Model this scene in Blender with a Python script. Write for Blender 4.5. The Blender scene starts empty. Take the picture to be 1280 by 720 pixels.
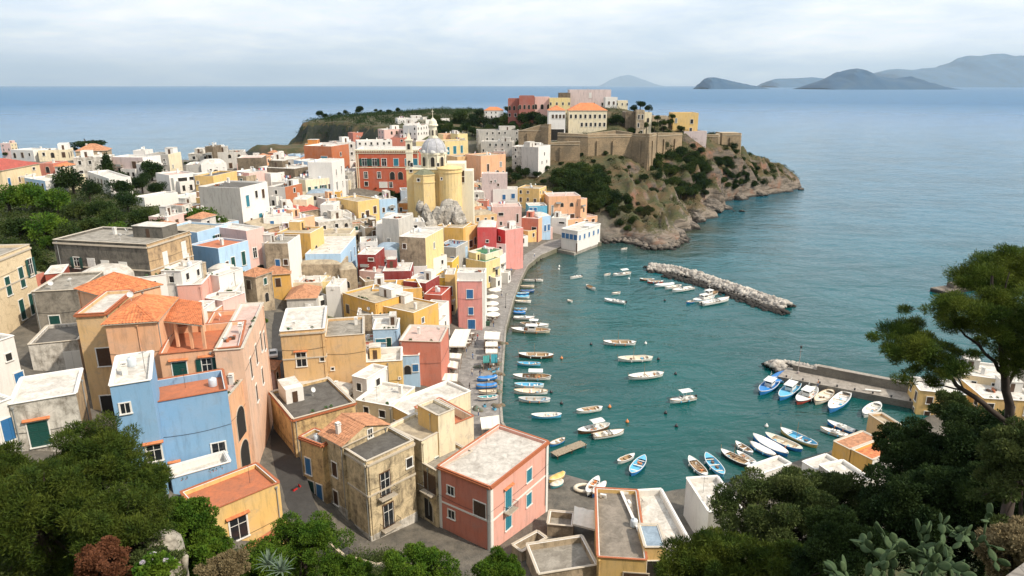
import bpy, math, random
import numpy as np
from mathutils import Vector, Matrix
R = math.radians
random.seed(7)
RNG = np.random.default_rng(11)
scene = bpy.context.scene
COL = scene.collection
# ------------------------------------------------------------------ camera
CAM_H = 64.0; F = 853.0; PITCH = math.atan(253.0 / F)
cam_d = bpy.data.cameras.new('camera'); cam = bpy.data.objects.new('camera', cam_d); COL.objects.link(cam)
cam.location = (0, 0, CAM_H); cam.rotation_euler = (math.pi / 2 - PITCH, 0, 0)
cam_d.sensor_width = 36.0; cam_d.lens = F / 1280.0 * 36.0; cam_d.clip_start = 0.3; cam_d.clip_end = 200000.0
scene.camera = cam
# ------------------------------------------------------------------ sky, sun, exposure
SUN_EL = R(44); SUN_AZ = R(116)          # azimuth clockwise from +Y (the view direction): from the right, a little behind
world = bpy.data.worlds.new('World'); scene.world = world; world.use_nodes = True
wn = world.node_tree; wn.nodes.clear()
def wnode(t, **k):
    n = wn.nodes.new(t)
    for a, b in k.items(): setattr(n, a, b)
    return n
w_out = wnode('ShaderNodeOutputWorld'); w_bg = wnode('ShaderNodeBackground'); w_bg.inputs['Strength'].default_value = 0.142
w_sky = wnode('ShaderNodeTexSky', sky_type='NISHITA', sun_disc=False, sun_elevation=SUN_EL, sun_rotation=SUN_AZ, altitude=50.0, air_density=1.0, dust_density=1.6, ozone_density=1.2)
w_tc = wnode('ShaderNodeTexCoord'); w_sep = wnode('ShaderNodeSeparateXYZ')
wn.links.new(w_tc.outputs['Generated'], w_sep.inputs[0])
# flat cloud deck: project direction on a plane overhead
w_add = wnode('ShaderNodeMath', operation='ADD'); w_add.inputs[1].default_value = 0.16
w_mx = wnode('ShaderNodeMath', operation='MAXIMUM'); w_mx.inputs[1].default_value = 0.0
wn.links.new(w_sep.outputs['Z'], w_mx.inputs[0]); wn.links.new(w_mx.outputs[0], w_add.inputs[0])
w_dx = wnode('ShaderNodeMath', operation='DIVIDE'); w_dy = wnode('ShaderNodeMath', operation='DIVIDE')
wn.links.new(w_sep.outputs['X'], w_dx.inputs[0]); wn.links.new(w_add.outputs[0], w_dx.inputs[1])
wn.links.new(w_sep.outputs['Y'], w_dy.inputs[0]); wn.links.new(w_add.outputs[0], w_dy.inputs[1])
w_cmb = wnode('ShaderNodeCombineXYZ'); wn.links.new(w_dx.outputs[0], w_cmb.inputs[0]); wn.links.new(w_dy.outputs[0], w_cmb.inputs[1])
w_n1 = wnode('ShaderNodeTexNoise'); w_n1.inputs['Scale'].default_value = 0.75; w_n1.inputs['Detail'].default_value = 9; w_n1.inputs['Roughness'].default_value = 0.58; w_n1.inputs['Distortion'].default_value = 0.35
wn.links.new(w_cmb.outputs[0], w_n1.inputs['Vector'])
w_r1 = wnode('ShaderNodeMapRange'); w_r1.inputs['From Min'].default_value = 0.30; w_r1.inputs['From Max'].default_value = 0.62
wn.links.new(w_n1.outputs['Fac'], w_r1.inputs['Value'])
w_n2 = wnode('ShaderNodeTexNoise'); w_n2.inputs['Scale'].default_value = 1.7; w_n2.inputs['Detail'].default_value = 8; w_n2.inputs['Roughness'].default_value = 0.6
wn.links.new(w_cmb.outputs[0], w_n2.inputs['Vector'])
w_cc = wnode('ShaderNodeMix', data_type='RGBA')
w_cc.inputs['A'].default_value = (7.8, 8.1, 8.6, 1); w_cc.inputs['B'].default_value = (10.0, 9.7, 9.2, 1)
w_r2 = wnode('ShaderNodeMapRange'); w_r2.inputs['From Min'].default_value = 0.36; w_r2.inputs['From Max'].default_value = 0.66
wn.links.new(w_n2.outputs['Fac'], w_r2.inputs['Value']); wn.links.new(w_r2.outputs[0], w_cc.inputs['Factor'])
w_skyc = wnode('ShaderNodeMix', data_type='RGBA'); w_skyc.inputs['Factor'].default_value = 0.62
w_skyc.inputs['B'].default_value = (5.9, 7.0, 8.4, 1)
wn.links.new(w_sky.outputs[0], w_skyc.inputs['A'])
w_mix = wnode('ShaderNodeMix', data_type='RGBA')
wn.links.new(w_r1.outputs[0], w_mix.inputs['Factor']); wn.links.new(w_skyc.outputs['Result'], w_mix.inputs['A']); wn.links.new(w_cc.outputs['Result'], w_mix.inputs['B'])
wn.links.new(w_mix.outputs['Result'], w_bg.inputs['Color']); wn.links.new(w_bg.outputs[0], w_out.inputs['Surface'])
sun_d = bpy.data.lights.new('sun', 'SUN'); sun_d.energy = 5.0; sun_d.angle = R(1.5); sun_d.color = (1.0, 0.90, 0.76)
sun = bpy.data.objects.new('sun', sun_d); COL.objects.link(sun)
sdir = Vector((math.sin(SUN_AZ) * math.cos(SUN_EL), math.cos(SUN_AZ) * math.cos(SUN_EL), math.sin(SUN_EL)))
sun.rotation_euler = sdir.to_track_quat('Z', 'Y').to_euler()
scene.view_settings.view_transform = 'Standard'; scene.view_settings.look = 'None'; scene.view_settings.exposure = 0.0; scene.view_settings.gamma = 1.0
scene.view_settings.use_curve_mapping = False
scene.cycles.use_denoising = True
scene.cycles.max_bounces = 5; scene.cycles.diffuse_bounces = 3; scene.cycles.glossy_bounces = 2; scene.cycles.transmission_bounces = 2
scene.cycles.volume_bounces = 0; scene.cycles.transparent_max_bounces = 6
scene.cycles.caustics_reflective = False; scene.cycles.caustics_refractive = False
# ------------------------------------------------------------------ survey helpers: where a sight line of the survey meets a level or the ground
_c, _s = math.cos(PITCH), math.sin(PITCH)
def ray(u, v):
    xc = (u - 640.0) / F; yc = (360.0 - v) / F
    return Vector((xc, _c + yc * _s, -_s + yc * _c))
def at_z(u, v, z):
    d = ray(u, v); t = (z - CAM_H) / d.z
    return Vector((d.x * t, d.y * t, z))
def at_y(u, v, y):
    d = ray(u, v); t = y / d.y
    return Vector((d.x * t, y, CAM_H + d.z * t))
# ------------------------------------------------------------------ materials
MATS = {}
def lin(c):
    return tuple(((x / 12.92) if x <= 0.04045 else ((x + 0.055) / 1.055) ** 2.4) for x in c)
class NT:
    def __init__(s, name):
        s.m = bpy.data.materials.new(name); s.m.use_nodes = True; s.t = s.m.node_tree
        s.b = s.t.nodes['Principled BSDF']; s.o = s.t.nodes['Material Output']
    def n(s, t, ins=None, **k):
        x = s.t.nodes.new(t)
        for a, b in k.items(): setattr(x, a, b)
        for a, b in (ins or {}).items():
            if hasattr(b, 'is_output') or isinstance(b, bpy.types.NodeSocket): s.t.links.new(b, x.inputs[a])
            else: x.inputs[a].default_value = b
        return x
    def l(s, a, b): s.t.links.new(a, b)
    def coord(s, kind='Object', scale=(1, 1, 1)):
        tc = s.n('ShaderNodeTexCoord'); mp = s.n('ShaderNodeMapping', {'Vector': tc.outputs[kind]}); mp.inputs['Scale'].default_value = scale
        return mp.outputs[0]
    def wpos(s, scale=(1, 1, 1)):
        g = s.n('ShaderNodeNewGeometry'); mp = s.n('ShaderNodeMapping', {'Vector': g.outputs['Position']}); mp.inputs['Scale'].default_value = scale
        return mp.outputs[0]
    def noise(s, vec, scale, detail=6, rough=0.55, dist=0.0):
        return s.n('ShaderNodeTexNoise', {'Vector': vec, 'Scale': scale, 'Detail': detail, 'Roughness': rough, 'Distortion': dist}).outputs['Fac']
    def rng(s, val, a, b, c=0.0, d=1.0):
        return s.n('ShaderNodeMapRange', {'Value': val, 'From Min': a, 'From Max': b, 'To Min': c, 'To Max': d}).outputs[0]
    def mix(s, f, a, b, mode='MIX'):
        x = s.n('ShaderNodeMix', data_type='RGBA', blend_type=mode)
        for k, q in (('Factor', f), ('A', a), ('B', b)):
            if isinstance(q, bpy.types.NodeSocket): s.t.links.new(q, x.inputs[k])
            else: x.inputs[k].default_value = q if k == 'Factor' else ((*q, 1) if len(q) == 3 else q)
        return x.outputs['Result']
    def math(s, op, a, b=0.0):
        x = s.n('ShaderNodeMath', operation=op)
        for i, q in enumerate((a, b)):
            if isinstance(q, bpy.types.NodeSocket): s.t.links.new(q, x.inputs[i])
            else: x.inputs[i].default_value = q
        return x.outputs[0]
    def bump(s, h, strength=0.3, dist=0.05):
        x = s.n('ShaderNodeBump', {'Height': h, 'Strength': strength, 'Distance': dist}); s.l(x.outputs[0], s.b.inputs['Normal'])
def plain(name, col, rough=0.6, metal=0.0, var=0.12, scale=3.0):
    if name in MATS: return MATS[name]
    q = NT(name); v = q.coord()
    n = q.noise(v, scale, 5)
    q.l(q.mix(q.rng(n, 0.3, 0.7), tuple(c * (1 - var) for c in col), tuple(min(1, c * (1 + var)) for c in col)), q.b.inputs['Base Color'])
    q.b.inputs['Roughness'].default_value = rough; q.b.inputs['Metallic'].default_value = metal
    MATS[name] = q.m; return q.m
def plaster(key, col, age=0.35):
    name = 'plaster_' + key
    if name in MATS: return MATS[name]
    q = NT(name); v = q.wpos(); vs = q.wpos((1.0, 1.0, 0.16))
    big = q.rng(q.noise(v, 0.35, 5, 0.6), 0.35, 0.7); streak = q.rng(q.noise(vs, 1.5, 8, 0.7), 0.50, 0.68); fine = q.noise(v, 5.0, 6, 0.7)
    blot = q.rng(q.noise(v, 0.7, 9, 0.75, 0.5), 0.55, 0.64)
    g = sum(col) / 3
    faded = tuple(min(0.9, c * 0.84 + g * 0.10 + 0.04) for c in col); dirt = tuple(c * 0.42 + g * 0.06 for c in col)
    c = q.mix(big, col, faded)
    c = q.mix(q.math('MULTIPLY', streak, age * 0.9), c, dirt)
    c = q.mix(q.math('MULTIPLY', blot, age), c, tuple(x * 0.50 + 0.13 for x in col))
    c = q.mix(q.rng(fine, 0.3, 0.7, 0.0, 0.22), c, tuple(x * 0.7 for x in col))
    q.l(c, q.b.inputs['Base Color']); q.b.inputs['Roughness'].default_value = 0.9; q.b.inputs['Specular IOR Level'].default_value = 0.2
    q.bump(fine, 0.35, 0.04)
    MATS[name] = q.m; return q.m
def aged(key, col, dark, amount=0.5):
    name = 'aged_' + key
    if name in MATS: return MATS[name]
    q = NT(name); v = q.wpos(); vs = q.wpos((1.0, 1.0, 0.22))
    a = q.noise(v, 0.55, 9, 0.7, 0.5); b = q.noise(vs, 1.1, 8, 0.7); f = q.noise(v, 4.0, 8, 0.7)
    m = q.rng(q.math('ADD', q.math('MULTIPLY', a, 0.6), q.math('MULTIPLY', b, 0.4)), 0.60 - amount * 0.25, 0.72 - amount * 0.2)
    c = q.mix(m, col, dark)
    c = q.mix(q.rng(f, 0.35, 0.7, 0, 0.45), c, tuple(x * 0.6 for x in col))
    crack = q.n('ShaderNodeTexVoronoi', {'Vector': v, 'Scale': 0.7}, feature='DISTANCE_TO_EDGE').outputs['Distance']
    c = q.mix(q.rng(crack, 0.0, 0.02, 0.4, 0.0), c, tuple(x * 0.4 for x in dark))
    q.l(c, q.b.inputs['Base Color']); q.b.inputs['Roughness'].default_value = 0.95; q.bump(f, 0.6, 0.06)
    MATS[name] = q.m; return q.m
def tiled(key, col, scale=1.0):
    name = 'tile_' + key
    if name in MATS: return MATS[name]
    q = NT(name); v = q.wpos()
    vor = q.n('ShaderNodeTexVoronoi', {'Vector': v, 'Scale': 2.4 * scale}).outputs['Color']
    sp = q.n('ShaderNodeSeparateColor', {'Color': vor})
    c = q.mix(q.rng(sp.outputs[0], 0, 1), tuple(x * 0.72 for x in col), tuple(min(.9, x * 1.22) for x in col))
    lich = q.rng(q.noise(v, 0.8, 8, 0.7), 0.54, 0.72)
    c = q.mix(q.math('MULTIPLY', lich, 0.3), c, (0.16, 0.12, 0.085))
    q.l(c, q.b.inputs['Base Color']); q.b.inputs['Roughness'].default_value = 0.9; q.bump(q.noise(v, 7, 5), 0.5, 0.04)
    MATS[name] = q.m; return q.m
def masonry(key, col, dark, sc=1.0):
    name = 'masonry_' + key
    if name in MATS: return MATS[name]
    q = NT(name); v = q.wpos((sc, sc, sc * 1.6))
    vo = q.n('ShaderNodeTexVoronoi', {'Vector': v, 'Scale': 1.4}); ed = q.n('ShaderNodeTexVoronoi', {'Vector': v, 'Scale': 1.4}, feature='DISTANCE_TO_EDGE').outputs['Distance']
    sp = q.n('ShaderNodeSeparateColor', {'Color': vo.outputs['Color']})
    w = q.wpos(); big = q.noise(w, 0.12, 8, 0.65)
    c = q.mix(q.rng(sp.outputs[0], 0, 1, 0, 0.6), col, tuple(x * 0.7 for x in col))
    c = q.mix(q.rng(big, 0.4, 0.65, 0, 0.75), c, dark)
    c = q.mix(q.rng(ed, 0, 0.06, 0.6, 0), c, tuple(x * 0.5 for x in dark))
    q.l(c, q.b.inputs['Base Color']); q.b.inputs['Roughness'].default_value = 0.95; q.bump(ed, 0.5, 0.08)
    MATS[name] = q.m; return q.m
def roofmat(key, col, dark):
    name = 'roofing_' + key
    if name in MATS: return MATS[name]
    q = NT(name); v = q.wpos()
    a = q.noise(v, 0.7, 9, 0.68, 0.6); b = q.noise(v, 3.5, 8, 0.7)
    c = q.mix(q.rng(a, 0.38, 0.66), col, dark); c = q.mix(q.rng(b, 0.5, 0.75, 0, 0.55), c, tuple(x * 0.55 for x in dark))
    q.l(c, q.b.inputs['Base Color']); q.b.inputs['Roughness'].default_value = 0.92; q.bump(b, 0.3, 0.03)
    MATS[name] = q.m; return q.m
def glassmat():
    if 'pane' in MATS: return MATS['pane']
    q = NT('window_glass'); q.b.inputs['Base Color'].default_value = (0.018, 0.022, 0.026, 1); q.b.inputs['Roughness'].default_value = 0.08
    MATS['pane'] = q.m; return q.m
def paint(key, col, rough=0.45, wear=0.3):
    name = 'paint_' + key
    if name in MATS: return MATS[name]
    q = NT(name); v = q.coord()
    n = q.noise(v, 2.5, 8, 0.7)
    c = q.mix(q.rng(n, 0.52, 0.72, 0, wear), col, tuple(min(0.8, x * 0.5 + 0.1) for x in col))
    q.l(c, q.b.inputs['Base Color']); q.b.inputs['Roughness'].default_value = rough
    MATS[name] = q.m; return q.m
# ------------------------------------------------------------------ mesh building
class MB:
    def __init__(s): s.v = []; s.f = []; s.mi = []
    def poly(s, pts, mi=0):
        k = len(s.v); s.v.extend([tuple(p) for p in pts]); s.f.append(tuple(range(k, k + len(pts)))); s.mi.append(mi)
    def box(s, c, size, rz=0.0, mi=0, rx=0.0, ry=0.0, taper=1.0):
        M = Matrix.Rotation(rz, 3, 'Z') @ Matrix.Rotation(ry, 3, 'Y') @ Matrix.Rotation(rx, 3, 'X'); c = Vector(c); k = len(s.v)
        for dz in (-.5, .5):
            t = taper if dz > 0 else 1.0
            for dx, dy in ((-.5, -.5), (.5, -.5), (.5, .5), (-.5, .5)):
                s.v.append(tuple(c + M @ Vector((dx * size[0] * t, dy * size[1] * t, dz * size[2]))))
        for f in ((0, 3, 2, 1), (4, 5, 6, 7), (0, 1, 5, 4), (1, 2, 6, 5), (2, 3, 7, 6), (3, 0, 4, 7)):
            s.f.append(tuple(k + i for i in f)); s.mi.append(mi)
    def tube(s, p, q, r0, r1=None, n=6, mi=0, caps=True):
        p = Vector(p); q = Vector(q); r1 = r0 if r1 is None else r1; d = (q - p)
        if d.length < 1e-6: return
        a = d.normalized().orthogonal().normalized(); b = d.normalized().cross(a); k = len(s.v)
        for P, r in ((p, r0), (q, r1)):
            for i in range(n):
                t = 2 * math.pi * i / n; s.v.append(tuple(P + (a * math.cos(t) + b * math.sin(t)) * r))
        for i in range(n):
            j = (i + 1) % n; s.f.append((k + i, k + j, k + n + j, k + n + i)); s.mi.append(mi)
        if caps:
            s.f.append(tuple(k + i for i in reversed(range(n)))); s.mi.append(mi)
            s.f.append(tuple(k + n + i for i in range(n))); s.mi.append(mi)
    def lathe(s, c, prof, n=16, mi=0, sx=1.0, sy=1.0, a0=0.0, a1=2 * math.pi):
        c = Vector(c); k = len(s.v); full = abs(a1 - a0 - 2 * math.pi) < 1e-6; cols = n if full else n + 1
        for r, z in prof:
            for i in range(cols):
                t = a0 + (a1 - a0) * i / n; s.v.append((c.x + r * math.cos(t) * sx, c.y + r * math.sin(t) * sy, c.z + z))
        for j in range(len(prof) - 1):
            for i in range(n):
                i2 = (i + 1) % cols
                s.f.append((k + j * cols + i, k + j * cols + i2, k + (j + 1) * cols + i2, k + (j + 1) * cols + i)); s.mi.append(mi)
    def prism(s, pts, z0, z1, mi=0, top=True, bottom=False, mtop=None):
        n = len(pts); k = len(s.v)
        for z in (z0, z1):
            for p in pts: s.v.append((p[0], p[1], z if not callable(z) else z(p)))
        for i in range(n):
            j = (i + 1) % n; s.f.append((k + i, k + j, k + n + j, k + n + i)); s.mi.append(mi)
        if top: s.f.append(tuple(k + n + i for i in range(n))); s.mi.append(mi if mtop is None else mtop)
        if bottom: s.f.append(tuple(k + i for i in reversed(range(n)))); s.mi.append(mi)
    def grid(s, fn, nu, nv, mi=0):
        k = len(s.v)
        for j in range(nv + 1):
            for i in range(nu + 1): s.v.append(tuple(fn(i / nu, j / nv)))
        for j in range(nv):
            for i in range(nu):
                a = k + j * (nu + 1) + i; s.f.append((a, a + 1, a + nu + 2, a + nu + 1)); s.mi.append(mi)
    def mesh(s, name, mats, smooth=False):
        me = bpy.data.meshes.new(name); me.from_pydata(s.v, [], s.f)
        if not isinstance(mats, (list, tuple)): mats = [mats]
        for m in mats: me.materials.append(m)
        if len(mats) > 1: me.polygons.foreach_set('material_index', s.mi)
        if smooth: me.polygons.foreach_set('use_smooth', [True] * len(s.f))
        me.update(); return me
    def build(s, name, mats, parent=None, loc=(0, 0, 0), smooth=False):
        return link(name, s.mesh(name, mats, smooth), parent, loc)
def link(name, me, parent=None, loc=(0, 0, 0), rz=0.0):
    o = bpy.data.objects.new(name, me); COL.objects.link(o); o.location = loc
    if rz: o.rotation_euler = (0, 0, rz)
    if parent: o.parent = parent
    return o
def empty(name, loc, rz=0.0):
    o = bpy.data.objects.new(name, None); COL.objects.link(o); o.location = loc; o.rotation_euler = (0, 0, rz); o.empty_display_size = 0.5
    return o
def tag(o, label=None, cat=None, group=None, kind=None):
    if label: o['label'] = label
    if cat: o['category'] = cat
    if group: o['group'] = group
    if kind: o['kind'] = kind
    return o
def np_mesh(name, V, Fq, mats, smooth=False, nper=4):
    me = bpy.data.meshes.new(name); nv = len(V); nf = len(Fq)
    me.vertices.add(nv); me.vertices.foreach_set('co', np.ascontiguousarray(V, dtype=np.float32).ravel())
    me.loops.add(nf * nper); me.loops.foreach_set('vertex_index', np.ascontiguousarray(Fq, dtype=np.int32).ravel())
    me.polygons.add(nf); me.polygons.foreach_set('loop_start', np.arange(0, nf * nper, nper, dtype=np.int32)); me.polygons.foreach_set('loop_total', np.full(nf, nper, dtype=np.int32))
    if smooth: me.polygons.foreach_set('use_smooth', np.ones(nf, dtype=bool))
    for m in (mats if isinstance(mats, (list, tuple)) else [mats]): me.materials.append(m)
    me.update(calc_edges=True); me.validate(); return me
# numpy value noise
_NT = np.random.default_rng(5).random((256, 256))
def vnoise(x, y):
    xi = np.floor(x).astype(int); yi = np.floor(y).astype(int); fx = x - xi; fy = y - yi
    fx = fx * fx * (3 - 2 * fx); fy = fy * fy * (3 - 2 * fy)
    g = lambda a, b: _NT[a & 255, b & 255]
    return (g(xi, yi) * (1 - fx) + g(xi + 1, yi) * fx) * (1 - fy) + (g(xi, yi + 1) * (1 - fx) + g(xi + 1, yi + 1) * fx) * fy
def fbm(x, y, o=5, ridged=False):
    a = 0.5; s = 0; t = 0
    for i in range(o):
        n = vnoise(x + 37.1 * i, y + 11.7 * i)
        if ridged: n = 1 - abs(2 * n - 1)
        s = s + a * n; t += a; a *= 0.5; x = x * 2.03; y = y * 2.03
    return s / t
# ------------------------------------------------------------------ ground survey
GP = [ # (u, v, z) sight points
 (600,405,1.3),(590,440,1.3),(612,480,1.3),(600,520,1.3),(560,470,1.6),(650,318,1.8),(632,355,1.3),(690,300,1.6),(735,296,1.3),(622,400,1.3),
 (570,420,2),(540,440,3),(590,372,2.5),(575,345,5),(560,380,3),(500,470,4),(520,400,6),(540,350,8),(470,440,6),(480,400,9),(520,320,11),(480,360,11),(440,390,10),
 (430,350,13),(400,400,10.5),(345,480,10),(342,540,10),(370,640,9.5),(430,690,5),(480,680,4.5),(613,688,3.5),(560,665,3.8),(520,640,4),(680,640,1.5),(700,605,1.0),(740,640,1.6),(700,690,3),(770,700,3),(850,690,3),
 (345,430,11.5),(340,380,14),(310,360,18),(330,330,19),(400,320,17),(460,310,15),(500,285,15.5),(545,275,15.5),(590,285,11),(620,290,7),(650,285,5),(610,250,14),(650,250,14),(690,262,9),(720,270,6),
 (420,270,20),(360,270,23),(300,300,24),(260,350,23),(220,350,25),(160,350,27),(300,250,27),(360,240,26),(440,240,23),(476,237,22),(520,240,20),(240,290,27),(100,300,30),(30,300,30),(200,260,30.5),(120,250,32),(20,260,32),
 (100,345,27),(30,380,25),(60,430,23),(20,440,22),(20,520,24),(60,560,25),(100,470,21),(130,520,20),(180,600,20),(230,600,18),(200,430,19),(260,420,17),(300,470,13),(310,560,12.5),(300,690,13.5),(250,700,16),
 (0,200,34),(60,200,34),(130,200,34.5),(200,205,34),(270,200,33),(330,205,31),(390,190,28),(430,195,26),(380,215,28),(530,190,26),(580,205,22),(620,205,22),(640,200,24),(660,195,25),(600,180,30),
 (690,235,19),(700,215,23),(730,230,19),(760,262,10),(780,250,12.5),(790,270,8),(780,210,23),(800,206,22.5),(830,205,22),(740,195,28),(700,195,28),(820,250,10),(850,245,8),(850,215,18),(850,195,26),(880,225,15),
 (895,250,5),(920,215,16),(920,195,24),(935,200,20),(960,210,14),(985,217,8.5),(950,232,6),(990,230,3),(860,180,32),(900,182,29),
]
WP = [ # world points
 (-330,300,34),(-330,150,34),(-330,60,40),(-200,60,33),(-330,380,20),(-200,380,20),(-120,380,22),(-100,430,24),(-65,450,35),(-30,450,35),(0,470,31),(0,560,25),(-100,520,20),(-60,540,24),
 (40,400,42),(60,385,41),(20,390,38),(80,395,40),(100,400,39),(45,450,50),(70,450,50),(90,440,44),(20,440,45),(0,420,36),(115,412,36),(130,425,32),(110,450,30),(60,490,40),(60,540,20),(130,470,18),(160,480,12),
 (-60,30,45),(-30,38,30),(0,38,25),(-15,50,15),(15,50,14),(30,40,29),(28,55,8),(12,60,6),(0,62,7),(45,62,5),(60,75,3),(40,28,42),(0,12,53),(-30,14,54),(30,8,57),(60,30,46),(60,45,36),(70,60,22),(90,80,6),(95,60,25),(110,100,3),
 (0,-20,62.3),(0,2,61.5),(60,0,60),(-60,0,60),(-60,50,29),(-75,75,26),(120,60,30),(150,110,8),(200,140,6),(170,40,50),(250,100,30),(-130,40,45),(-230,0,55),(250,0,60),
]
pts = [(*at_z(u, v, z)[:2], z) for u, v, z in GP] + WP
PA = np.array(pts, dtype=float)
_D = np.sqrt(((PA[:, None, :2] - PA[None, :, :2]) ** 2).sum(-1)) - np.eye(len(PA)) * 1.5
_A = np.hstack([_D, np.ones((len(PA), 1))]); _A = np.vstack([_A, np.append(np.ones(len(PA)), 0)])
_W = np.linalg.solve(_A, np.append(PA[:, 2], 0))
# coast outline, harbour side first
CQ = [(727,304),(700,309),(672,322),(655,338),(645,356),(637,378),(631,410),(628,450),(625,500),(628,528),(650,550),(684,570),(688,592),(722,603),(750,613),(800,608),(860,603),(900,596),(960,578),(1000,566),(1060,548),(1112,548),(1130,528),(1160,508),(1178,497),(1210,470),(1240,440),(1300,415),(1420,395)]
coast = [tuple(at_z(u, v, 0)[:2]) for u, v in CQ] + [(420,-60),(-520,-60),(-520,430),(-300,420),(-190,425),(-120,460),(-95,560)]
CP = [(997,237),(975,241.5),(950,245),(928,248),(905,252),(900,258),(912,262),(889,260),(880,266),(903,272),(875,276),(858,271),(868,281),(866,289),(846,290),(856,302),(834,311),(812,311),(796,304),(779,299),(760,302),(750,299)]
coast += [(-60,640),(40,620),(100,560),(150,520),(185,470),(190,446)] + [tuple(at_z(u, v, 0)[:2]) for u, v in CP]
CO = np.array(coast)
def sdist(X, Y, poly):
    d = np.full(X.shape, 1e9); ins = np.zeros(X.shape, bool); n = len(poly)
    for i in range(n):
        a = poly[i]; b = poly[(i + 1) % n]; e = b - a; L = (e ** 2).sum() + 1e-9
        t = np.clip(((X - a[0]) * e[0] + (Y - a[1]) * e[1]) / L, 0, 1)
        d = np.minimum(d, np.hypot(X - a[0] - t * e[0], Y - a[1] - t * e[1]))
        c = ((a[1] > Y) != (b[1] > Y)) & (X < (b[0] - a[0]) * (Y - a[1]) / (b[1] - a[1] + 1e-12) + a[0]); ins ^= c
    return np.where(ins, d, -d)
def base_h(X, Y):
    D = np.sqrt((X[..., None] - PA[:, 0]) ** 2 + (Y[..., None] - PA[:, 1]) ** 2)
    return D @ _W[:-1] + _W[-1]
def wildness(X, Y):          # 1 on the promontory cliffs, 0 in the village
    w = np.clip((X - (0.10 * Y + 8)) / 14, 0, 1) * np.clip((Y - 262) / 12, 0, 1) * np.clip((418 - Y + (X - 40) * 0.4) / 25, 0, 1)
    return np.maximum(w, np.clip((X - 108) / 12, 0, 1) * np.clip((Y - 300) / 20, 0, 1))
def ground(X, Y, rough=True):
    X = np.asarray(X, float); Y = np.asarray(Y, float)
    h = base_h(X, Y); s = sdist(X, Y, CO)
    if rough:
        w = wildness(X, Y)
        r = fbm(X / 22, Y / 22, 6, True); r2 = fbm(X / 6.5 + 9, Y / 6.5, 4, True)
        h = h + w * ((r - 0.62) * 17 + (r2 - 0.5) * 5.0) * np.clip(s / 9, 0.12, 1) * np.clip((33 - h) / 9, 0.06, 1) + (1 - w) * (fbm(X / 14, Y / 14, 4) - 0.5) * 1.0 * np.clip((h - 4) / 4, 0, 1)
        h = h + w * (fbm(X / 7 + 4, Y / 48, 4, True) - 0.6) * 9 * np.clip(s / 8, 0, 1) * np.clip((30 - h) / 8, 0, 1)
        # rocky toe of the promontory
        h = np.maximum(h, w * (1.2 + 6.5 * fbm(X / 9 + 3, Y / 5, 4, True) * np.clip((s + 1) / 4, 0, 1) - 2.0))
    k = np.clip((s + 1.5) / 4.0, 0, 1); k = k * k * (3 - 2 * k)
    return -4 + (np.maximum(h, 0.4) + 4) * k
def gz(x, y): return float(ground(np.array([x]), np.array([y]), False)[0])
# coarse lookup used by the marches
_gx = np.arange(-340, 260, 2.0); _gy = np.arange(0, 620, 2.0)
_GXX, _GYY = np.meshgrid(_gx, _gy); _GH = np.concatenate([ground(_GXX[i:i + 20], _GYY[i:i + 20], False) for i in range(0, len(_gy), 20)])
def gh(x, y):
    i = min(max((x + 340) / 2.0, 0), len(_gx) - 2.001); j = min(max(y / 2.0, 0), len(_gy) - 2.001); a = int(i); b = int(j); fx = i - a; fy = j - b
    return (_GH[b, a] * (1 - fx) + _GH[b, a + 1] * fx) * (1 - fy) + (_GH[b + 1, a] * (1 - fx) + _GH[b + 1, a + 1] * fx) * fy
def march(u, v, h, y0=48.0):      # first point on the sight line standing h above the ground
    d = ray(u, v); t = y0 / d.y; clear = False
    while t * d.y < 600:
        below = CAM_H + d.z * t <= gh(d.x * t, d.y * t) + h
        if below and (clear or y0 < t * d.y and not clear and t * d.y > 100): break
        if not below: clear = True
        t += 0.4
    return Vector((d.x * t, d.y * t, CAM_H + d.z * t))
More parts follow.
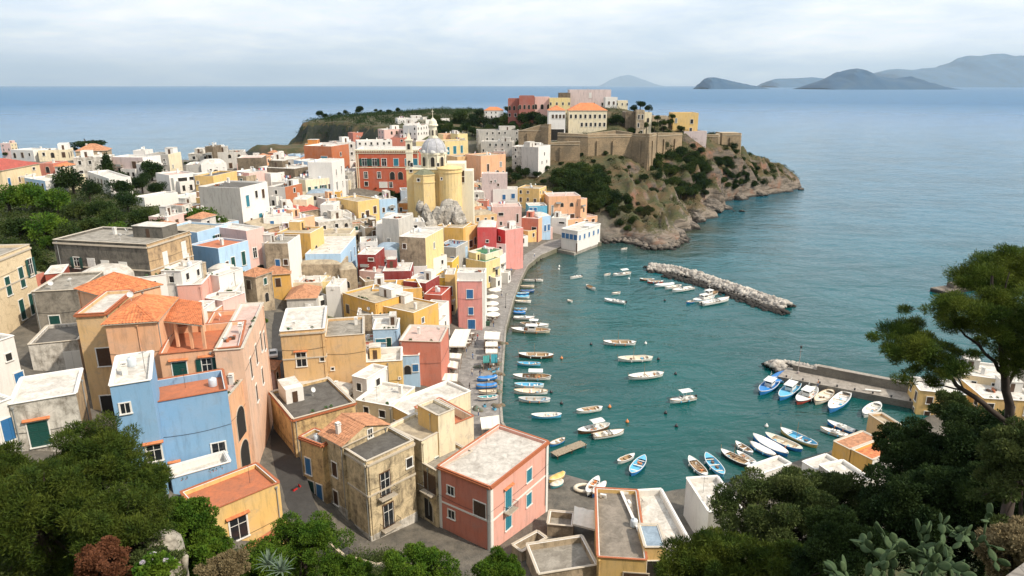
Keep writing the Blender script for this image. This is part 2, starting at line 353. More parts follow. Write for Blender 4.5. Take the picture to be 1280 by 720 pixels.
# ---- ground material
def ground_mat():
    q = NT('village_ground'); g = q.n('ShaderNodeNewGeometry'); sep = q.n('ShaderNodeSeparateXYZ', {'Vector': g.outputs['Normal']})
    v = q.wpos(); at = q.n('ShaderNodeAttribute', attribute_name='wild'); ag = q.n('ShaderNodeAttribute', attribute_name='green')
    n1 = q.noise(v, 0.09, 8, 0.65); n2 = q.noise(v, 0.6, 8, 0.7); n3 = q.noise(v, 3.0, 6, 0.7)
    vz = q.wpos((0.25, 0.25, 1.6)); str_ = q.noise(vz, 0.35, 8, 0.7, 1.2)
    rock = q.mix(q.rng(str_, 0.35, 0.65), (0.035, 0.030, 0.023), (0.165, 0.128, 0.095))
    rock = q.mix(q.rng(n1, 0.52, 0.66), rock, (0.19, 0.09, 0.052))
    rock = q.mix(q.rng(n2, 0.55, 0.7), rock, (0.085, 0.075, 0.066))
    pz = q.n('ShaderNodeSeparateXYZ', {'Vector': g.outputs['Position']}).outputs['Z']
    rock = q.mix(q.math('MULTIPLY', q.rng(pz, 3, 13, 1, 0), q.rng(str_, .42, .6)), rock, (0.22, 0.18, 0.14))
    grass = q.mix(q.rng(n2, 0.35, 0.65), (0.024, 0.040, 0.010), (0.090, 0.072, 0.028))
    grass = q.mix(q.rng(n1, 0.45, 0.6), grass, (0.115, 0.072, 0.032))
    grass = q.mix(q.rng(n3, 0.4, 0.7, 0, 0.6), grass, (0.03, 0.042, 0.014))
    py = q.n('ShaderNodeSeparateXYZ', {'Vector': g.outputs['Position']}).outputs['Y']
    rock = q.mix(q.math('MULTIPLY', q.rng(py, 540, 580), q.rng(n2, .5, .66, .96, .6)), rock, (0.018, 0.026, 0.016))
    steep = q.math('ADD', sep.outputs['Z'], q.rng(n2, 0.3, 0.7, -0.13, 0.13))
    pz = q.n('ShaderNodeSeparateXYZ', {'Vector': g.outputs['Position']}).outputs['Z']
    low = q.rng(q.math('ADD', pz, q.rng(n2, 0.3, 0.7, -1.8, 1.8)), 3.5, 5.0)
    isg = q.math('MULTIPLY', q.rng(steep, 0.60, 0.70), low)
    wild = q.mix(isg, rock, grass)
    wet = q.rng(q.math('ADD', pz, q.rng(n2, 0.3, 0.7, -0.7, 0.7)), 0.7, 1.3)
    wild = q.mix(wet, (0.028, 0.026, 0.022), wild)
    pave = q.mix(q.rng(n2, 0.35, 0.65), (0.17, 0.15, 0.12), (0.085, 0.078, 0.065))
    garden = q.mix(q.rng(n2, 0.4, 0.6), (0.035, 0.055, 0.016), (0.085, 0.085, 0.03))
    town = q.mix(ag.outputs['Fac'], pave, garden)
    q.l(q.mix(at.outputs['Fac'], town, wild), q.b.inputs['Base Color']); q.b.inputs['Roughness'].default_value = 0.95
    q.bump(q.math('ADD', q.math('MULTIPLY', n2, 0.7), q.math('MULTIPLY', n3, 0.3)), 0.9, 0.5)
    return q.m
GM = ground_mat()
GREEN = [(-250,120,-90,205),(-330,100,-95,215),(-330,-20,-28,60),(-75,20,120,60),(22,20,140,84),(-60,56,-30,64),(-330,-20,300,40),(-45,142,-32,172),(-10,430,40,520),(-60,430,20,470)]
def terrain(name, x0, x1, y0, y1, st, hf, wf):
    xs = np.arange(x0, x1 + .01, st); ys = np.arange(y0, y1 + .01, st); X, Y = np.meshgrid(xs, ys)
    H = np.concatenate([hf(X[i:i + 25], Y[i:i + 25]) for i in range(0, len(ys), 25)])
    V = np.stack([X, Y, H], -1).reshape(-1, 3); nx = len(xs); ny = len(ys)
    a = (np.arange(ny - 1)[:, None] * nx + np.arange(nx - 1)[None, :]).ravel(); Q = np.stack([a, a + 1, a + nx + 1, a + nx], -1)
    keep = (V[Q][:, :, 2] > -3.9).any(1); Q = Q[keep]
    used = np.unique(Q); mp = np.full(len(V), -1); mp[used] = np.arange(len(used)); V2 = V[used]; Q = mp[Q]
    me = np_mesh(name, V2, Q, GM, True)
    w = me.attributes.new('wild', 'FLOAT', 'POINT'); w.data.foreach_set('value', wf(V2[:, 0], V2[:, 1]).astype(np.float32))
    g = me.attributes.new('green', 'FLOAT', 'POINT'); gv = np.zeros(len(V2), np.float32)
    for bx in GREEN: gv = np.maximum(gv, ((V2[:, 0] > bx[0]) & (V2[:, 1] > bx[1]) & (V2[:, 0] < bx[2]) & (V2[:, 1] < bx[3])).astype(np.float32))
    g.data.foreach_set('value', gv)
    return tag(link(name, me), kind='structure')
def wild_cover(x, y):
    return np.maximum(wildness(x, y), np.clip((y - 300) / 12, 0, 1) * np.clip((x + 30 + (y - 300) * .0) / 14, 0, 1) * np.clip((y - 262 - (60 - x) * .6) / 10, 0, 1))
terrain('ground', -340, 250, -40, 600, 1.4, ground, wild_cover)
# ---- far headland with dark cliffs, over the village roofs
HC = np.array([tuple(at_z(362, 192, 0)[:2]), tuple(at_z(384, 194, 0)[:2]), (-165, 640), (-110, 560), (20, 560), (90, 640), (60, 800), (-60, 850), (-150, 830), (-205, 770)])
HL = np.array([tuple(at_z(296, 193, 0)[:2]), (-215, 615), (-165, 610), (-170, 690), (-205, 690), (-235, 680)])
def head_h(X, Y):
    s = sdist(X, Y, HC); s2 = sdist(X, Y, HL)
    r = fbm(X / 30, Y / 30, 6, True)
    top = 34 + 3 * np.clip((X + 150) / 60, -1, 1) - 13 * np.clip((X + 40) / 90, 0, 1) + (fbm(X / 50, Y / 50, 4) - 0.5) * 5 - 6 * np.clip((700 - Y) / 120, 0, 1)
    h = -4 + (top + 4) * np.clip((s + 2 + (r - 0.5) * 22) / 17, 0, 1) ** 0.8
    h2 = -4 + (11 + 5 * r) * np.clip((s2 + 2) / 14, 0, 1)
    return np.maximum(h, h2)
terrain('headland', -280, 130, 560, 880, 2.6, head_h, lambda x, y: np.ones(len(x)))
# ---- sea
def sea_mat():
    q = NT('sea_water'); v = q.wpos(); g = q.n('ShaderNodeNewGeometry')
    dist = q.n('ShaderNodeVectorMath', {0: g.outputs['Position']}, operation='LENGTH').outputs['Value']
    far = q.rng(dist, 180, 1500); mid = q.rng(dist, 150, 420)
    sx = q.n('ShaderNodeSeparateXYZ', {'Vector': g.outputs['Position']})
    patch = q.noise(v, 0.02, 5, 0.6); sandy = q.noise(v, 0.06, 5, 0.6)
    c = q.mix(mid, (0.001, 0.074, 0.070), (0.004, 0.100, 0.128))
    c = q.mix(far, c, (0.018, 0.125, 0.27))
    c = q.mix(q.rng(patch, 0.42, 0.62, 0, 0.45), c, (0.001, 0.034, 0.034))
    # shallow bottom along the quay
    at = q.n('ShaderNodeAttribute', attribute_name='shallow')
    c = q.mix(q.math('MULTIPLY', at.outputs['Fac'], q.rng(sandy, 0.3, 0.6, 0.45, 1)), c, (0.040, 0.044, 0.022))
    q.l(c, q.b.inputs['Base Color'])
    q.b.inputs['Roughness'].default_value = 0.12; q.b.inputs['IOR'].default_value = 1.333
    q.l(q.rng(dist, 150, 3000, 0.045, 0.40), q.b.inputs['Roughness'])
    vw = q.wpos((0.6, 1.0, 1.0))
    a = q.noise(vw, 0.55, 3, 0.6, 0.3); b = q.noise(vw, 0.12, 4, 0.6, 0.8); d = q.noise(vw, 0.022, 4, 0.6, 0.5); e = q.noise(vw, 1.9, 3, 0.6)
    h = q.math('ADD', q.math('MULTIPLY', a, 0.42), q.math('ADD', q.math('MULTIPLY', b, 2.1), q.math('ADD', q.math('MULTIPLY', d, 5.0), q.math('MULTIPLY', e, 0.12))))
    bp = q.n('ShaderNodeBump', {'Height': h, 'Strength': 0.5, 'Distance': 0.7}); q.l(bp.outputs[0], q.b.inputs['Normal'])
    return q.m
# one sheet: fine cells near the harbour, long ones out to the horizon
xs = np.concatenate([[-90000, -20000, -4000, -1000, -400], np.arange(-200, 301, 6.0), [500, 1000, 4000, 20000, 90000]])
ys = np.concatenate([[-3000, -500], np.arange(60, 701, 6.0), [1000, 2000, 5000, 15000, 40000, 110000]])
X, Y = np.meshgrid(xs, ys); V = np.stack([X, Y, np.zeros_like(X)], -1).reshape(-1, 3); nx = len(xs); ny = len(ys)
a = (np.arange(ny - 1)[:, None] * nx + np.arange(nx - 1)[None, :]).ravel(); Q = np.stack([a, a + 1, a + nx + 1, a + nx], -1)
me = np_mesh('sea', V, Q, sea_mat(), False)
sd = sdist(V[:, 0], V[:, 1], CO); sh = np.clip(1 + sd / 24.0, 0, 1) * np.where((V[:, 1] > 170) & (V[:, 1] < 330), 1.0, 0.22)
at = me.attributes.new('shallow', 'FLOAT', 'POINT'); at.data.foreach_set('value', sh.astype(np.float32))
tag(link('sea', me), kind='structure')
# ---- islands on the horizon: closed low hills of real size, kilometres away
def island(name, prof, ydist, depth, col, label):
    # prof: list of (u, v) of the skyline
    base = [(u, at_y(u, v, ydist)) for u, v in prof]
    us = np.linspace(prof[0][0], prof[-1][0], 90); vs = np.interp(us, [p[0] for p in prof], [p[1] for p in prof])
    Vv = []; n = 24
    for i, (u, v) in enumerate(zip(us, vs)):
        P = at_y(u, v, ydist); top = max(P.z, 1.0)
        for j in range(n + 1):
            t = j / n * 2 - 1
            k = max(0.0, 1 - abs(t) ** 1.7)
            rg = float(fbm(np.array([P.x / (depth * .28)]), np.array([t * 2.2 + 5]), 5, True)[0])
            Vv.append((P.x, ydist + t * depth, top * k * (0.72 + 0.34 * rg) - 3 * (1 - k) if abs(t) > 0.08 else top - 3 * (1 - k)))
    Fq = [(i * (n + 1) + j, (i + 1) * (n + 1) + j, (i + 1) * (n + 1) + j + 1, i * (n + 1) + j + 1) for i in range(len(us) - 1) for j in range(n)]
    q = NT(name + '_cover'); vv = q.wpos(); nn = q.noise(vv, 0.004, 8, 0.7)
    q.l(q.mix(q.rng(nn, 0.42, 0.62), col, (0.035, 0.08, 0.13)), q.b.inputs['Base Color']); q.b.inputs['Roughness'].default_value = 1.0  # blue of the distant air is put into the hill colour
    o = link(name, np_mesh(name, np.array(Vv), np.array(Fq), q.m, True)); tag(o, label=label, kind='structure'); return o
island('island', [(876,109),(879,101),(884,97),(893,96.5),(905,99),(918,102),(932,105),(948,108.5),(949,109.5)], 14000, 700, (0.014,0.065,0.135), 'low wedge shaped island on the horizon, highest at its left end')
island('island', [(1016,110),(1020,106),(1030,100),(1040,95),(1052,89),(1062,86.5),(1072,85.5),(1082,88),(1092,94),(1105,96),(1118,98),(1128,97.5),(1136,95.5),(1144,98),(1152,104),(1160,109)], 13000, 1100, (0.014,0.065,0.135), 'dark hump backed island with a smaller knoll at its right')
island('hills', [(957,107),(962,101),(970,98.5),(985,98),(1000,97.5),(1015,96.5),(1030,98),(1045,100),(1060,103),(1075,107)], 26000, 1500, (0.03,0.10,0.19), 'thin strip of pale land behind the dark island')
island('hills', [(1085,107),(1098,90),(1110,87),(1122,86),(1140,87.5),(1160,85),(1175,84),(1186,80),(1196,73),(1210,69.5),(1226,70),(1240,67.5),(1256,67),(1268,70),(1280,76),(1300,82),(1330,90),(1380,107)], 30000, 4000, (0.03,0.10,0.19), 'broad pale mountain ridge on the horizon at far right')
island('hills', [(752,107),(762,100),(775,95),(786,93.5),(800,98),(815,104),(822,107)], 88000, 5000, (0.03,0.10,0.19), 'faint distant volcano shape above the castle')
# ---- air
hb = MB(); hb.box((0, 45000, 1300 - 5), (170000, 100000, 2600), 0)
hz = NT('haze_air'); hz.t.nodes.remove(hz.b)
vol = hz.t.nodes.new('ShaderNodeVolumePrincipled'); vol.inputs['Color'].default_value = (0.66, 0.84, 1.0, 1); vol.inputs['Density'].default_value = 1.9e-5; vol.inputs['Anisotropy'].default_value = 0.2
hz.l(vol.outputs[0], hz.o.inputs['Volume'])
HAZE = hb.build('haze', hz.m); tag(HAZE, kind='stuff')
# ------------------------------------------------------------------ houses
PAL = {'W': (.74,.71,.66), 'WG': (.55,.52,.47), 'C': (.74,.58,.35), 'Y': (.74,.49,.18), 'PL': (.74,.48,.33), 'YY': (.78,.48,.06), 'O': (.70,.40,.09), 'OL': (.64,.42,.20), 'OR': (.72,.28,.06), 'TR': (.46,.15,.06),
 'P': (.72,.30,.26), 'LP': (.72,.47,.41), 'PE': (.74,.41,.23), 'SA': (.58,.20,.135), 'PK': (.74,.38,.30), 'R': (.26,.035,.03), 'RC': (.62,.09,.09), 'RP': (.40,.085,.05), 'B': (.22,.40,.60), 'LB': (.40,.58,.76), 'TB': (.12,.42,.60),
 'G': (.30,.27,.22), 'GL': (.42,.40,.36), 'BR': (.20,.155,.105), 'T': (.48,.38,.26), 'CH': (.76,.60,.28), 'CC': (.75,.65,.45), 'DG': (.13,.12,.11), 'MV': (.62,.50,.47), 'GB': (.38,.44,.50)}
def wallmat(k):
    if k in ('G', 'BR', 'T', 'DG'): return aged(k, PAL[k], tuple(x * 0.38 for x in PAL[k]), 0.6)
    if k == 'XG': return aged('XG', (.16,.145,.12), (.045,.042,.036), 0.5)
    if k == 'XT': return aged('XT', (.52,.36,.20), (.17,.12,.08), 0.5)
    if k == 'XC': return aged('XC', (.66,.53,.33), (.115,.09,.06), 0.6)
    if k == 'XL': return aged('XL', (.70,.56,.36), (.36,.26,.16), 0.3)
    if k == 'XY': return aged('XY', (.66,.46,.22), (.20,.13,.07), 0.55)
    if k == 'XW': return aged('XW', (.66,.62,.55), (.20,.175,.14), 0.62)
    return plaster(k, PAL[k], 0.75 if k in ('WG', 'GL', 'MV', 'CC') else 0.62 if k in ('OL', 'O', 'Y', 'C', 'CH', 'T', 'PE', 'PL') else 0.45)
def rmat(k):
    return {'q': lambda: roofmat('pale_cracked', (.60,.56,.50), (.33,.30,.26)), 'e': lambda: roofmat('earthy', (.27,.23,.185), (.14,.12,.095)), 'w': lambda: roofmat('white', (.66,.63,.57), (.38,.34,.29)), 'c': lambda: roofmat('concrete', (.34,.31,.26), (.17,.15,.12)), 'd': lambda: roofmat('tar', (.13,.12,.105), (.07,.062,.052)),
            't': lambda: roofmat('terracotta_floor', (.50,.16,.07), (.34,.13,.07)), 's': lambda: roofmat('sand', (.46,.38,.26), (.26,.21,.15)), 'g': lambda: roofmat('green_felt', (.06,.22,.10), (.05,.13,.07)),
            'b': lambda: roofmat('blue_felt', (.30,.38,.45), (.18,.23,.28)), 'p': lambda: roofmat('pink_felt', (.60,.42,.36), (.42,.30,.25)), 'T': lambda: tiled('orange', (.56,.19,.075)), 'K': lambda: tiled('old', (.42,.20,.105)), 'Q': lambda: tiled('red', (.38,.075,.05))}[k]()
M_GREEN = paint('green_shutter', (.012,.075,.062)); M_BLUE = paint('blue_shutter', (.035,.16,.36)); M_TEAL = paint('teal_shutter', (.03,.20,.27)); M_BROWN = paint('brown_shutter', (.075,.04,.022)); M_GREY = paint('grey_shutter', (.30,.31,.30)); M_WHITE = paint('white_trim', (.74,.72,.67), 0.6, 0.2)
M_STONE = plaster('trim_stone', (.52,.45,.35), 0.4); M_IRON = paint('iron', (.03,.03,.032), 0.5, 0.1); M_GLASS = glassmat(); M_DARK = plain('painted_inside_shade', (.018,.016,.014), 0.9)
M_TERRA = plain('terracotta_pot', (.38,.12,.05), 0.8); M_DISH = paint('dish', (.60,.60,.58), 0.4, 0.2); M_PLASTIC = paint('tank_plastic', (.55,.60,.64), 0.4); M_TILE = tiled('orange', (.56,.19,.075))
M_LEAFP = plain('pot_leaves', (.035,.085,.02), 0.7, 0, 0.5, 8)
SH = {'g': M_GREEN, 'o': M_GREEN, 'b': M_BLUE, 'e': M_TEAL, 'n': M_BROWN, 'r': M_GREY, 'k': M_WHITE}
WC = {}
def win_parts(kind, w, h):
    # wall plane is y=0, outside is -y, origin at the bottom middle of the opening
    key = (kind, round(w, 1), round(h, 1))
    if key in WC: return WC[key]
    w, h = key[1], key[2]; out = []
    k = kind[0]
    fm = M_WHITE if 'B' not in kind else paint('brown_frame', (.10,.05,.025))
    f = MB(); t = 0.13
    if k == 'A':          # arched dark opening with raised surround
        n = 10; r = w / 2; hh = h - r
        for i in range(n):
            a0 = math.pi * i / n; a1 = math.pi * (i + 1) / n
            p = [(r * math.cos(a), hh + r * math.sin(a)) for a in (a0, a1)]; q = [((r + t) * math.cos(a), hh + (r + t) * math.sin(a)) for a in (a0, a1)]
            for y0, pts in ((-0.07, [p[0], q[0], q[1], p[1]]),): f.poly([(x, y0, z) for x, z in pts])
            f.poly([(q[0][0], -0.07, q[0][1]), (q[0][0], 0, q[0][1]), (q[1][0], 0, q[1][1]), (q[1][0], -0.07, q[1][1])])
        for sx in (-1, 1): f.box((sx * (r + t / 2), -0.035, hh / 2), (t, 0.07, hh))
        out.append(('window', f.mesh('window', [M_STONE])))
        g = MB(); g.poly([(-r, -0.02, 0), (r, -0.02, 0)] + [(r * math.cos(math.pi * i / n), -0.02, hh + r * math.sin(math.pi * i / n)) for i in range(n + 1)])
        out.append(('pane', g.mesh('pane', [M_DARK])))  # no glass here: dark sheet stands for the shade inside the arch
    else:
        top = 0.13
        if k in 'D': fm = M_STONE
        f.box((0, -0.05, h + top / 2), (w + 2 * t, 0.10, top)); 
        for sx in (-1, 1): f.box((sx * (w / 2 + t / 2), -0.04, h / 2), (t, 0.08, h))
        if k not in 'D': f.box((0, -0.10, -0.06), (w + 2 * t + .1, 0.20, 0.12))
        if 'H' in kind: f.box((0, -0.22, h + 0.34), (w + 0.7, 0.42, 0.10), 0, 1, 0.35)
        out.append(('window', f.mesh('window', [fm, M_TILE])))
        g = MB(); g.box((0, -0.012, h / 2), (w, 0.02, h)); out.append(('pane', g.mesh('pane', [M_DARK if k in 'dD' else M_GLASS])))  # open kinds get a flat sheet coloured as the shade inside
        if k in 'wo':
            b = MB(); b.box((0, -0.045, h / 2), (0.07, 0.04, h)); 
            if h > 1.5: b.box((0, -0.045, h * 0.68), (w, 0.04, 0.06))
            for sx in (-1, 1): b.box((sx * (w / 2 - .03), -0.045, h / 2), (0.06, 0.04, h))
            out.append(('sash', b.mesh('sash', [M_WHITE])))
        if k in 'gbenrk':
            for sx in (-1, 1):
                s = MB(); s.box((sx * w / 4, -0.05, h / 2), (w / 2 - 0.03, 0.05, h - 0.04))
                for j in range(int(h / 0.22)): s.box((sx * w / 4, -0.085, 0.16 + j * 0.22), (w / 2 - 0.14, 0.02, 0.10), 0, 0, 0.5)
                out.append(('shutter', s.mesh('shutter', [SH[k]])))
        if k == 'o' or 'O' in kind:
            mt = SH.get(k, M_GREEN)
            for sx in (-1, 1):
                s = MB(); s.box((sx * (w / 2 + w / 4 + t * .3), -0.13, h / 2), (w / 2 - 0.03, 0.05, h)); 
                for j in range(int(h / 0.22)): s.box((sx * (w / 2 + w / 4 + t * .3), -0.165, 0.16 + j * 0.22), (w / 2 - 0.14, 0.02, 0.10), 0, 0, 0.5)
                out.append(('shutter', s.mesh('shutter', [mt])))
        if k == 'D':
            s = MB(); s.box((0, -0.05, h / 2 - .02), (w - 0.05, 0.05, h - .05)); s.box((0, -0.085, h * 0.3), (w * .6, 0.03, h * .3)); s.box((0, -0.085, h * 0.72), (w * .6, 0.03, h * .3))
            out.append(('door_leaf', s.mesh('door_leaf', [M_BROWN if 'G' not in kind else M_GREEN])))
    WC[key] = out; return out
WFAR = {}
def put_window(root, kind, w, h, pos, ang, far, iron=False):
    nm = 'door' if kind[0] == 'D' else 'window'
    parts = win_parts(kind, w, h)
    if far:
        key = (kind, round(w, 1), round(h, 1))
        if key not in WFAR:
            vs = []; fs = []; mi = []; mats = []
            for n_, me in parts:
                k0 = len(vs); vs += [tuple(v.co) for v in me.vertices]; m0 = len(mats); mats += list(me.materials)
                for p in me.polygons: fs.append(tuple(k0 + i for i in p.vertices)); mi.append(m0 + p.material_index)
            me = bpy.data.meshes.new('window'); me.from_pydata(vs, [], fs)
            for m in mats: me.materials.append(m)
            me.polygons.foreach_set('material_index', mi); me.update(); WFAR[key] = me
        return link(nm, WFAR[key], root, pos, ang)
    o = link(nm, parts[0][1], root, pos, ang)
    for n_, me in parts[1:]: link(n_, me, o)
    return o
def balcony(root, w, pos, ang, solid=None):
    o = empty('balcony', (0, 0, 0)); COL.objects.unlink(o); bpy.data.objects.remove(o)
    b = MB(); b.box((0, -0.5, -0.08), (w, 1.0, 0.14)); b.box((-w / 2 + .2, -.35, -.28), (.12, .7, .26)); b.box((w / 2 - .2, -.35, -.28), (.12, .7, .26))
    o = link('balcony', b.mesh('balcony', [M_STONE]), root, pos, ang)
    r = MB()
    for p, q in (((-w / 2, -.97, .95), (w / 2, -.97, .95)), ((-w / 2, 0, .95), (-w / 2, -.97, .95)), ((w / 2, 0, .95), (w / 2, -.97, .95))): r.tube(p, q, .03, n=4)
    n = int(w / .16)
    for i in range(n + 1): r.tube((-w / 2 + w * i / n, -.97, 0), (-w / 2 + w * i / n, -.97, .95), .014, n=3, caps=False)
    for s in (-1, 1):
        for i in range(6): r.tube((s * w / 2, -.16 * i, 0), (s * w / 2, -.16 * i, .95), .014, n=3, caps=False)
    r.build('railing', M_IRON, o)
    return o
# roof furniture meshes, shared
def _m(fn, name, mats, smooth=False):
    b = MB(); fn(b); return b.mesh(name, mats, smooth)
def _dish(b):
    b.tube((0, 0, 0), (0, 0, 1.0), .03, n=5)
    prof = [(0.02, 0), (.2, .03), (.36, .10), (.44, .17)]; k = len(b.v)
    b.lathe((0, 0, 0), prof, 14)
    M = Matrix.Rotation(R(62), 3, 'X')
    for i in range(k, len(b.v)): b.v[i] = tuple(M @ Vector(b.v[i]) + Vector((0, -.05, 1.1)))
    b.tube((0, -.1, .95), (0, -.55, 1.2), .015, n=4); b.box((0, -.55, 1.2), (.08, .1, .08))
def _ant(b):
    b.tube((0, 0, 0), (0, 0, 2.6), .025, n=4); b.tube((-.5, 0, 2.4), (.5, 0, 2.5), .018, n=4)
    for i in range(6): b.tube((-.45 + i * .17, -.28 + .02 * i, 2.42), (-.45 + i * .17, .28 - .02 * i, 2.42), .012, n=3)
def _chim(b):
    b.box((0, 0, .55), (.55, .55, 1.3)); b.box((0, 0, 1.23), (.7, .7, .1)); b.box((0, 0, 1.5), (.62, .62, .07))
    for x in (-.22, .22):
        for y in (-.22, .22): b.box((x, y, 1.38), (.1, .1, .2))
def _tank(b):
    b.lathe((0, 0, 0), [(.0, .0), (.48, .0), (.5, .08), (.5, .9), (.42, 1.05), (.15, 1.12), (.15, 1.2), (0, 1.2)], 14)
def _pot(b):
    b.lathe((0, 0, 0), [(0, 0), (.15, 0), (.21, .32), (.17, .32)], 9, 0)
    rr = random.Random(4)
    for i in range(46):
        a = rr.uniform(0, 6.28); e = rr.uniform(-.3, 1.4); r_ = rr.uniform(.12, .36); c = Vector((math.cos(a) * math.cos(e) * r_, math.sin(a) * math.cos(e) * r_, .5 + math.sin(e) * r_))
        d = Vector((rr.uniform(-1, 1), rr.uniform(-1, 1), rr.uniform(-1, 1))).normalized() * .1; f = d.orthogonal().normalized() * .07
        b.poly([c - d, c + f, c + d, c - f], 1)
def _ac(b):
    b.box((0, 0, .32), (.85, .34, .6)); b.lathe((0, -.18, .32), [(.0, 0), (.2, 0)], 10, 1)
FURN = {'satellite_dish': (_m(_dish, 'satellite_dish', [M_DISH]), 1), 'antenna': (_m(_ant, 'antenna', [M_IRON]), 1), 'chimney': (_m(_chim, 'chimney', [plaster('W', PAL['W'], .3)]), 1),
        'water_tank': (_m(_tank, 'water_tank', [M_PLASTIC], True), 1), 'potted_plant': (_m(_pot, 'potted_plant', [M_TERRA, M_LEAFP]), 1), 'air_conditioner': (_m(_ac, 'air_conditioner', [M_WHITE, M_DARK]), 1)}
def _lau(b):
    for x in (-2.2, 2.2): b.tube((x, 0, 0), (x, 0, 1.9), .03, n=4)
    b.tube((-2.2, 0, 1.85), (2.2, 0, 1.85), .012, n=3); x = -1.9; rr = random.Random(2)
    for i in range(6): w = rr.uniform(.35, .7); h = rr.uniform(.5, 1.1); b.grid(lambda u, v, x=x, w=w, h=h: (x + u * w, .05 * math.sin(u * 9 + v * 4), 1.84 - v * h), 4, 3, 1 + i % 3); x += w + .06
FURN['laundry_line'] = (_m(_lau, 'laundry_line', [M_IRON, plain('sheet_white', (.72, .72, .72), .9), plain('sheet_blue', (.12, .22, .42), .9), plain('sheet_red', (.45, .10, .09), .9)]), 1)
def _clut(b):
    rr = random.Random(6)
    for i in range(9): b.box((rr.uniform(-1.2, 1.2), rr.uniform(-.7, .7), .2), (rr.uniform(.2, .8), rr.uniform(.2, .6), rr.uniform(.2, .6)), rr.uniform(0, 3), i % 3)
FURN['stored_boards'] = (_m(_clut, 'stored_boards', [M_BROWN, M_TERRA, M_GREY]), 1)
def corr_slope(b, p0, p1, p2, p3, pitch=0.40, amp=0.11, mi=0, rows=None):
    # p0-p1 eave, p3-p2 ridge; barrel tiles run from ridge to eave
    p0, p1, p2, p3 = map(Vector, (p0, p1, p2, p3)); nrm = (p1 - p0).cross(p3 - p0).normalized()
    if nrm.z < 0: nrm = -nrm
    W = (p1 - p0).length; n = max(4, int(W / pitch)); L = ((p3 + p2) / 2 - (p0 + p1) / 2).length; rows = rows or max(2, int(L / 0.45))
    e = (p1 - p0).normalized(); o = p0.dot(e)
    k = len(b.v); m = n * 4
    for j in range(rows):
        for q in (0, 1):
            v = (j + q) / rows
            A = p0.lerp(p3, v); B = p1.lerp(p2, v)
            for i in range(m + 1):
                P = A.lerp(B, i / m); ph = (P.dot(e) - o) / pitch * 2 * math.pi
                b.v.append(tuple(P + nrm * (amp * (abs(math.sin(ph / 2)) - .3) + (0.035 if q == 0 else 0))))
    for j in range(rows * 2 - 1):
        for i in range(m):
            a = k + j * (m + 1) + i; b.f.append((a, a + 1, a + m + 2, a + m + 1)); b.mi.append(mi)
def corners(A, B, d, flip=False):
    e = (B - A); e.z = 0; e.normalize(); n = Vector((-e.y, e.x, 0)); mid = (A + B) / 2
    if n.dot(Vector((mid.x, mid.y, 0))) < 0: n = -n
    if flip: n = -n
    return [A, B, B + n * d, A + n * d], e, n
HOUSES = []; HS = []
def house(uA, vA, uB, vB, d, h, col, roof, label, wins='auto', name='house', furn=None, seed=None, flip=False, par=0.45, hb=None, group='houses of the harbour village', lit=None, zr=None, annex=True, far=None, drop=1.0):
    rs = random.Random(seed if seed is not None else int(uA * 7 + vA * 131))
    if zr is None:
        um, vm = (uA + uB) / 2, (vA + vB) / 2
        zr = march(um, vm, h).z
    A = at_z(uA, vA, zr); B = at_z(uB, vB, zr)
    if isinstance(d, tuple):
        T = at_z(d[0], d[1], zr); e_ = (B - A).normalized(); w_ = T - A; d = max(2.0, (w_ - e_ * w_.dot(e_)).length)
    return house_w(A, B, d, h, zr, col, roof, label, wins, name, furn, rs, flip, par, group, annex, far, drop)
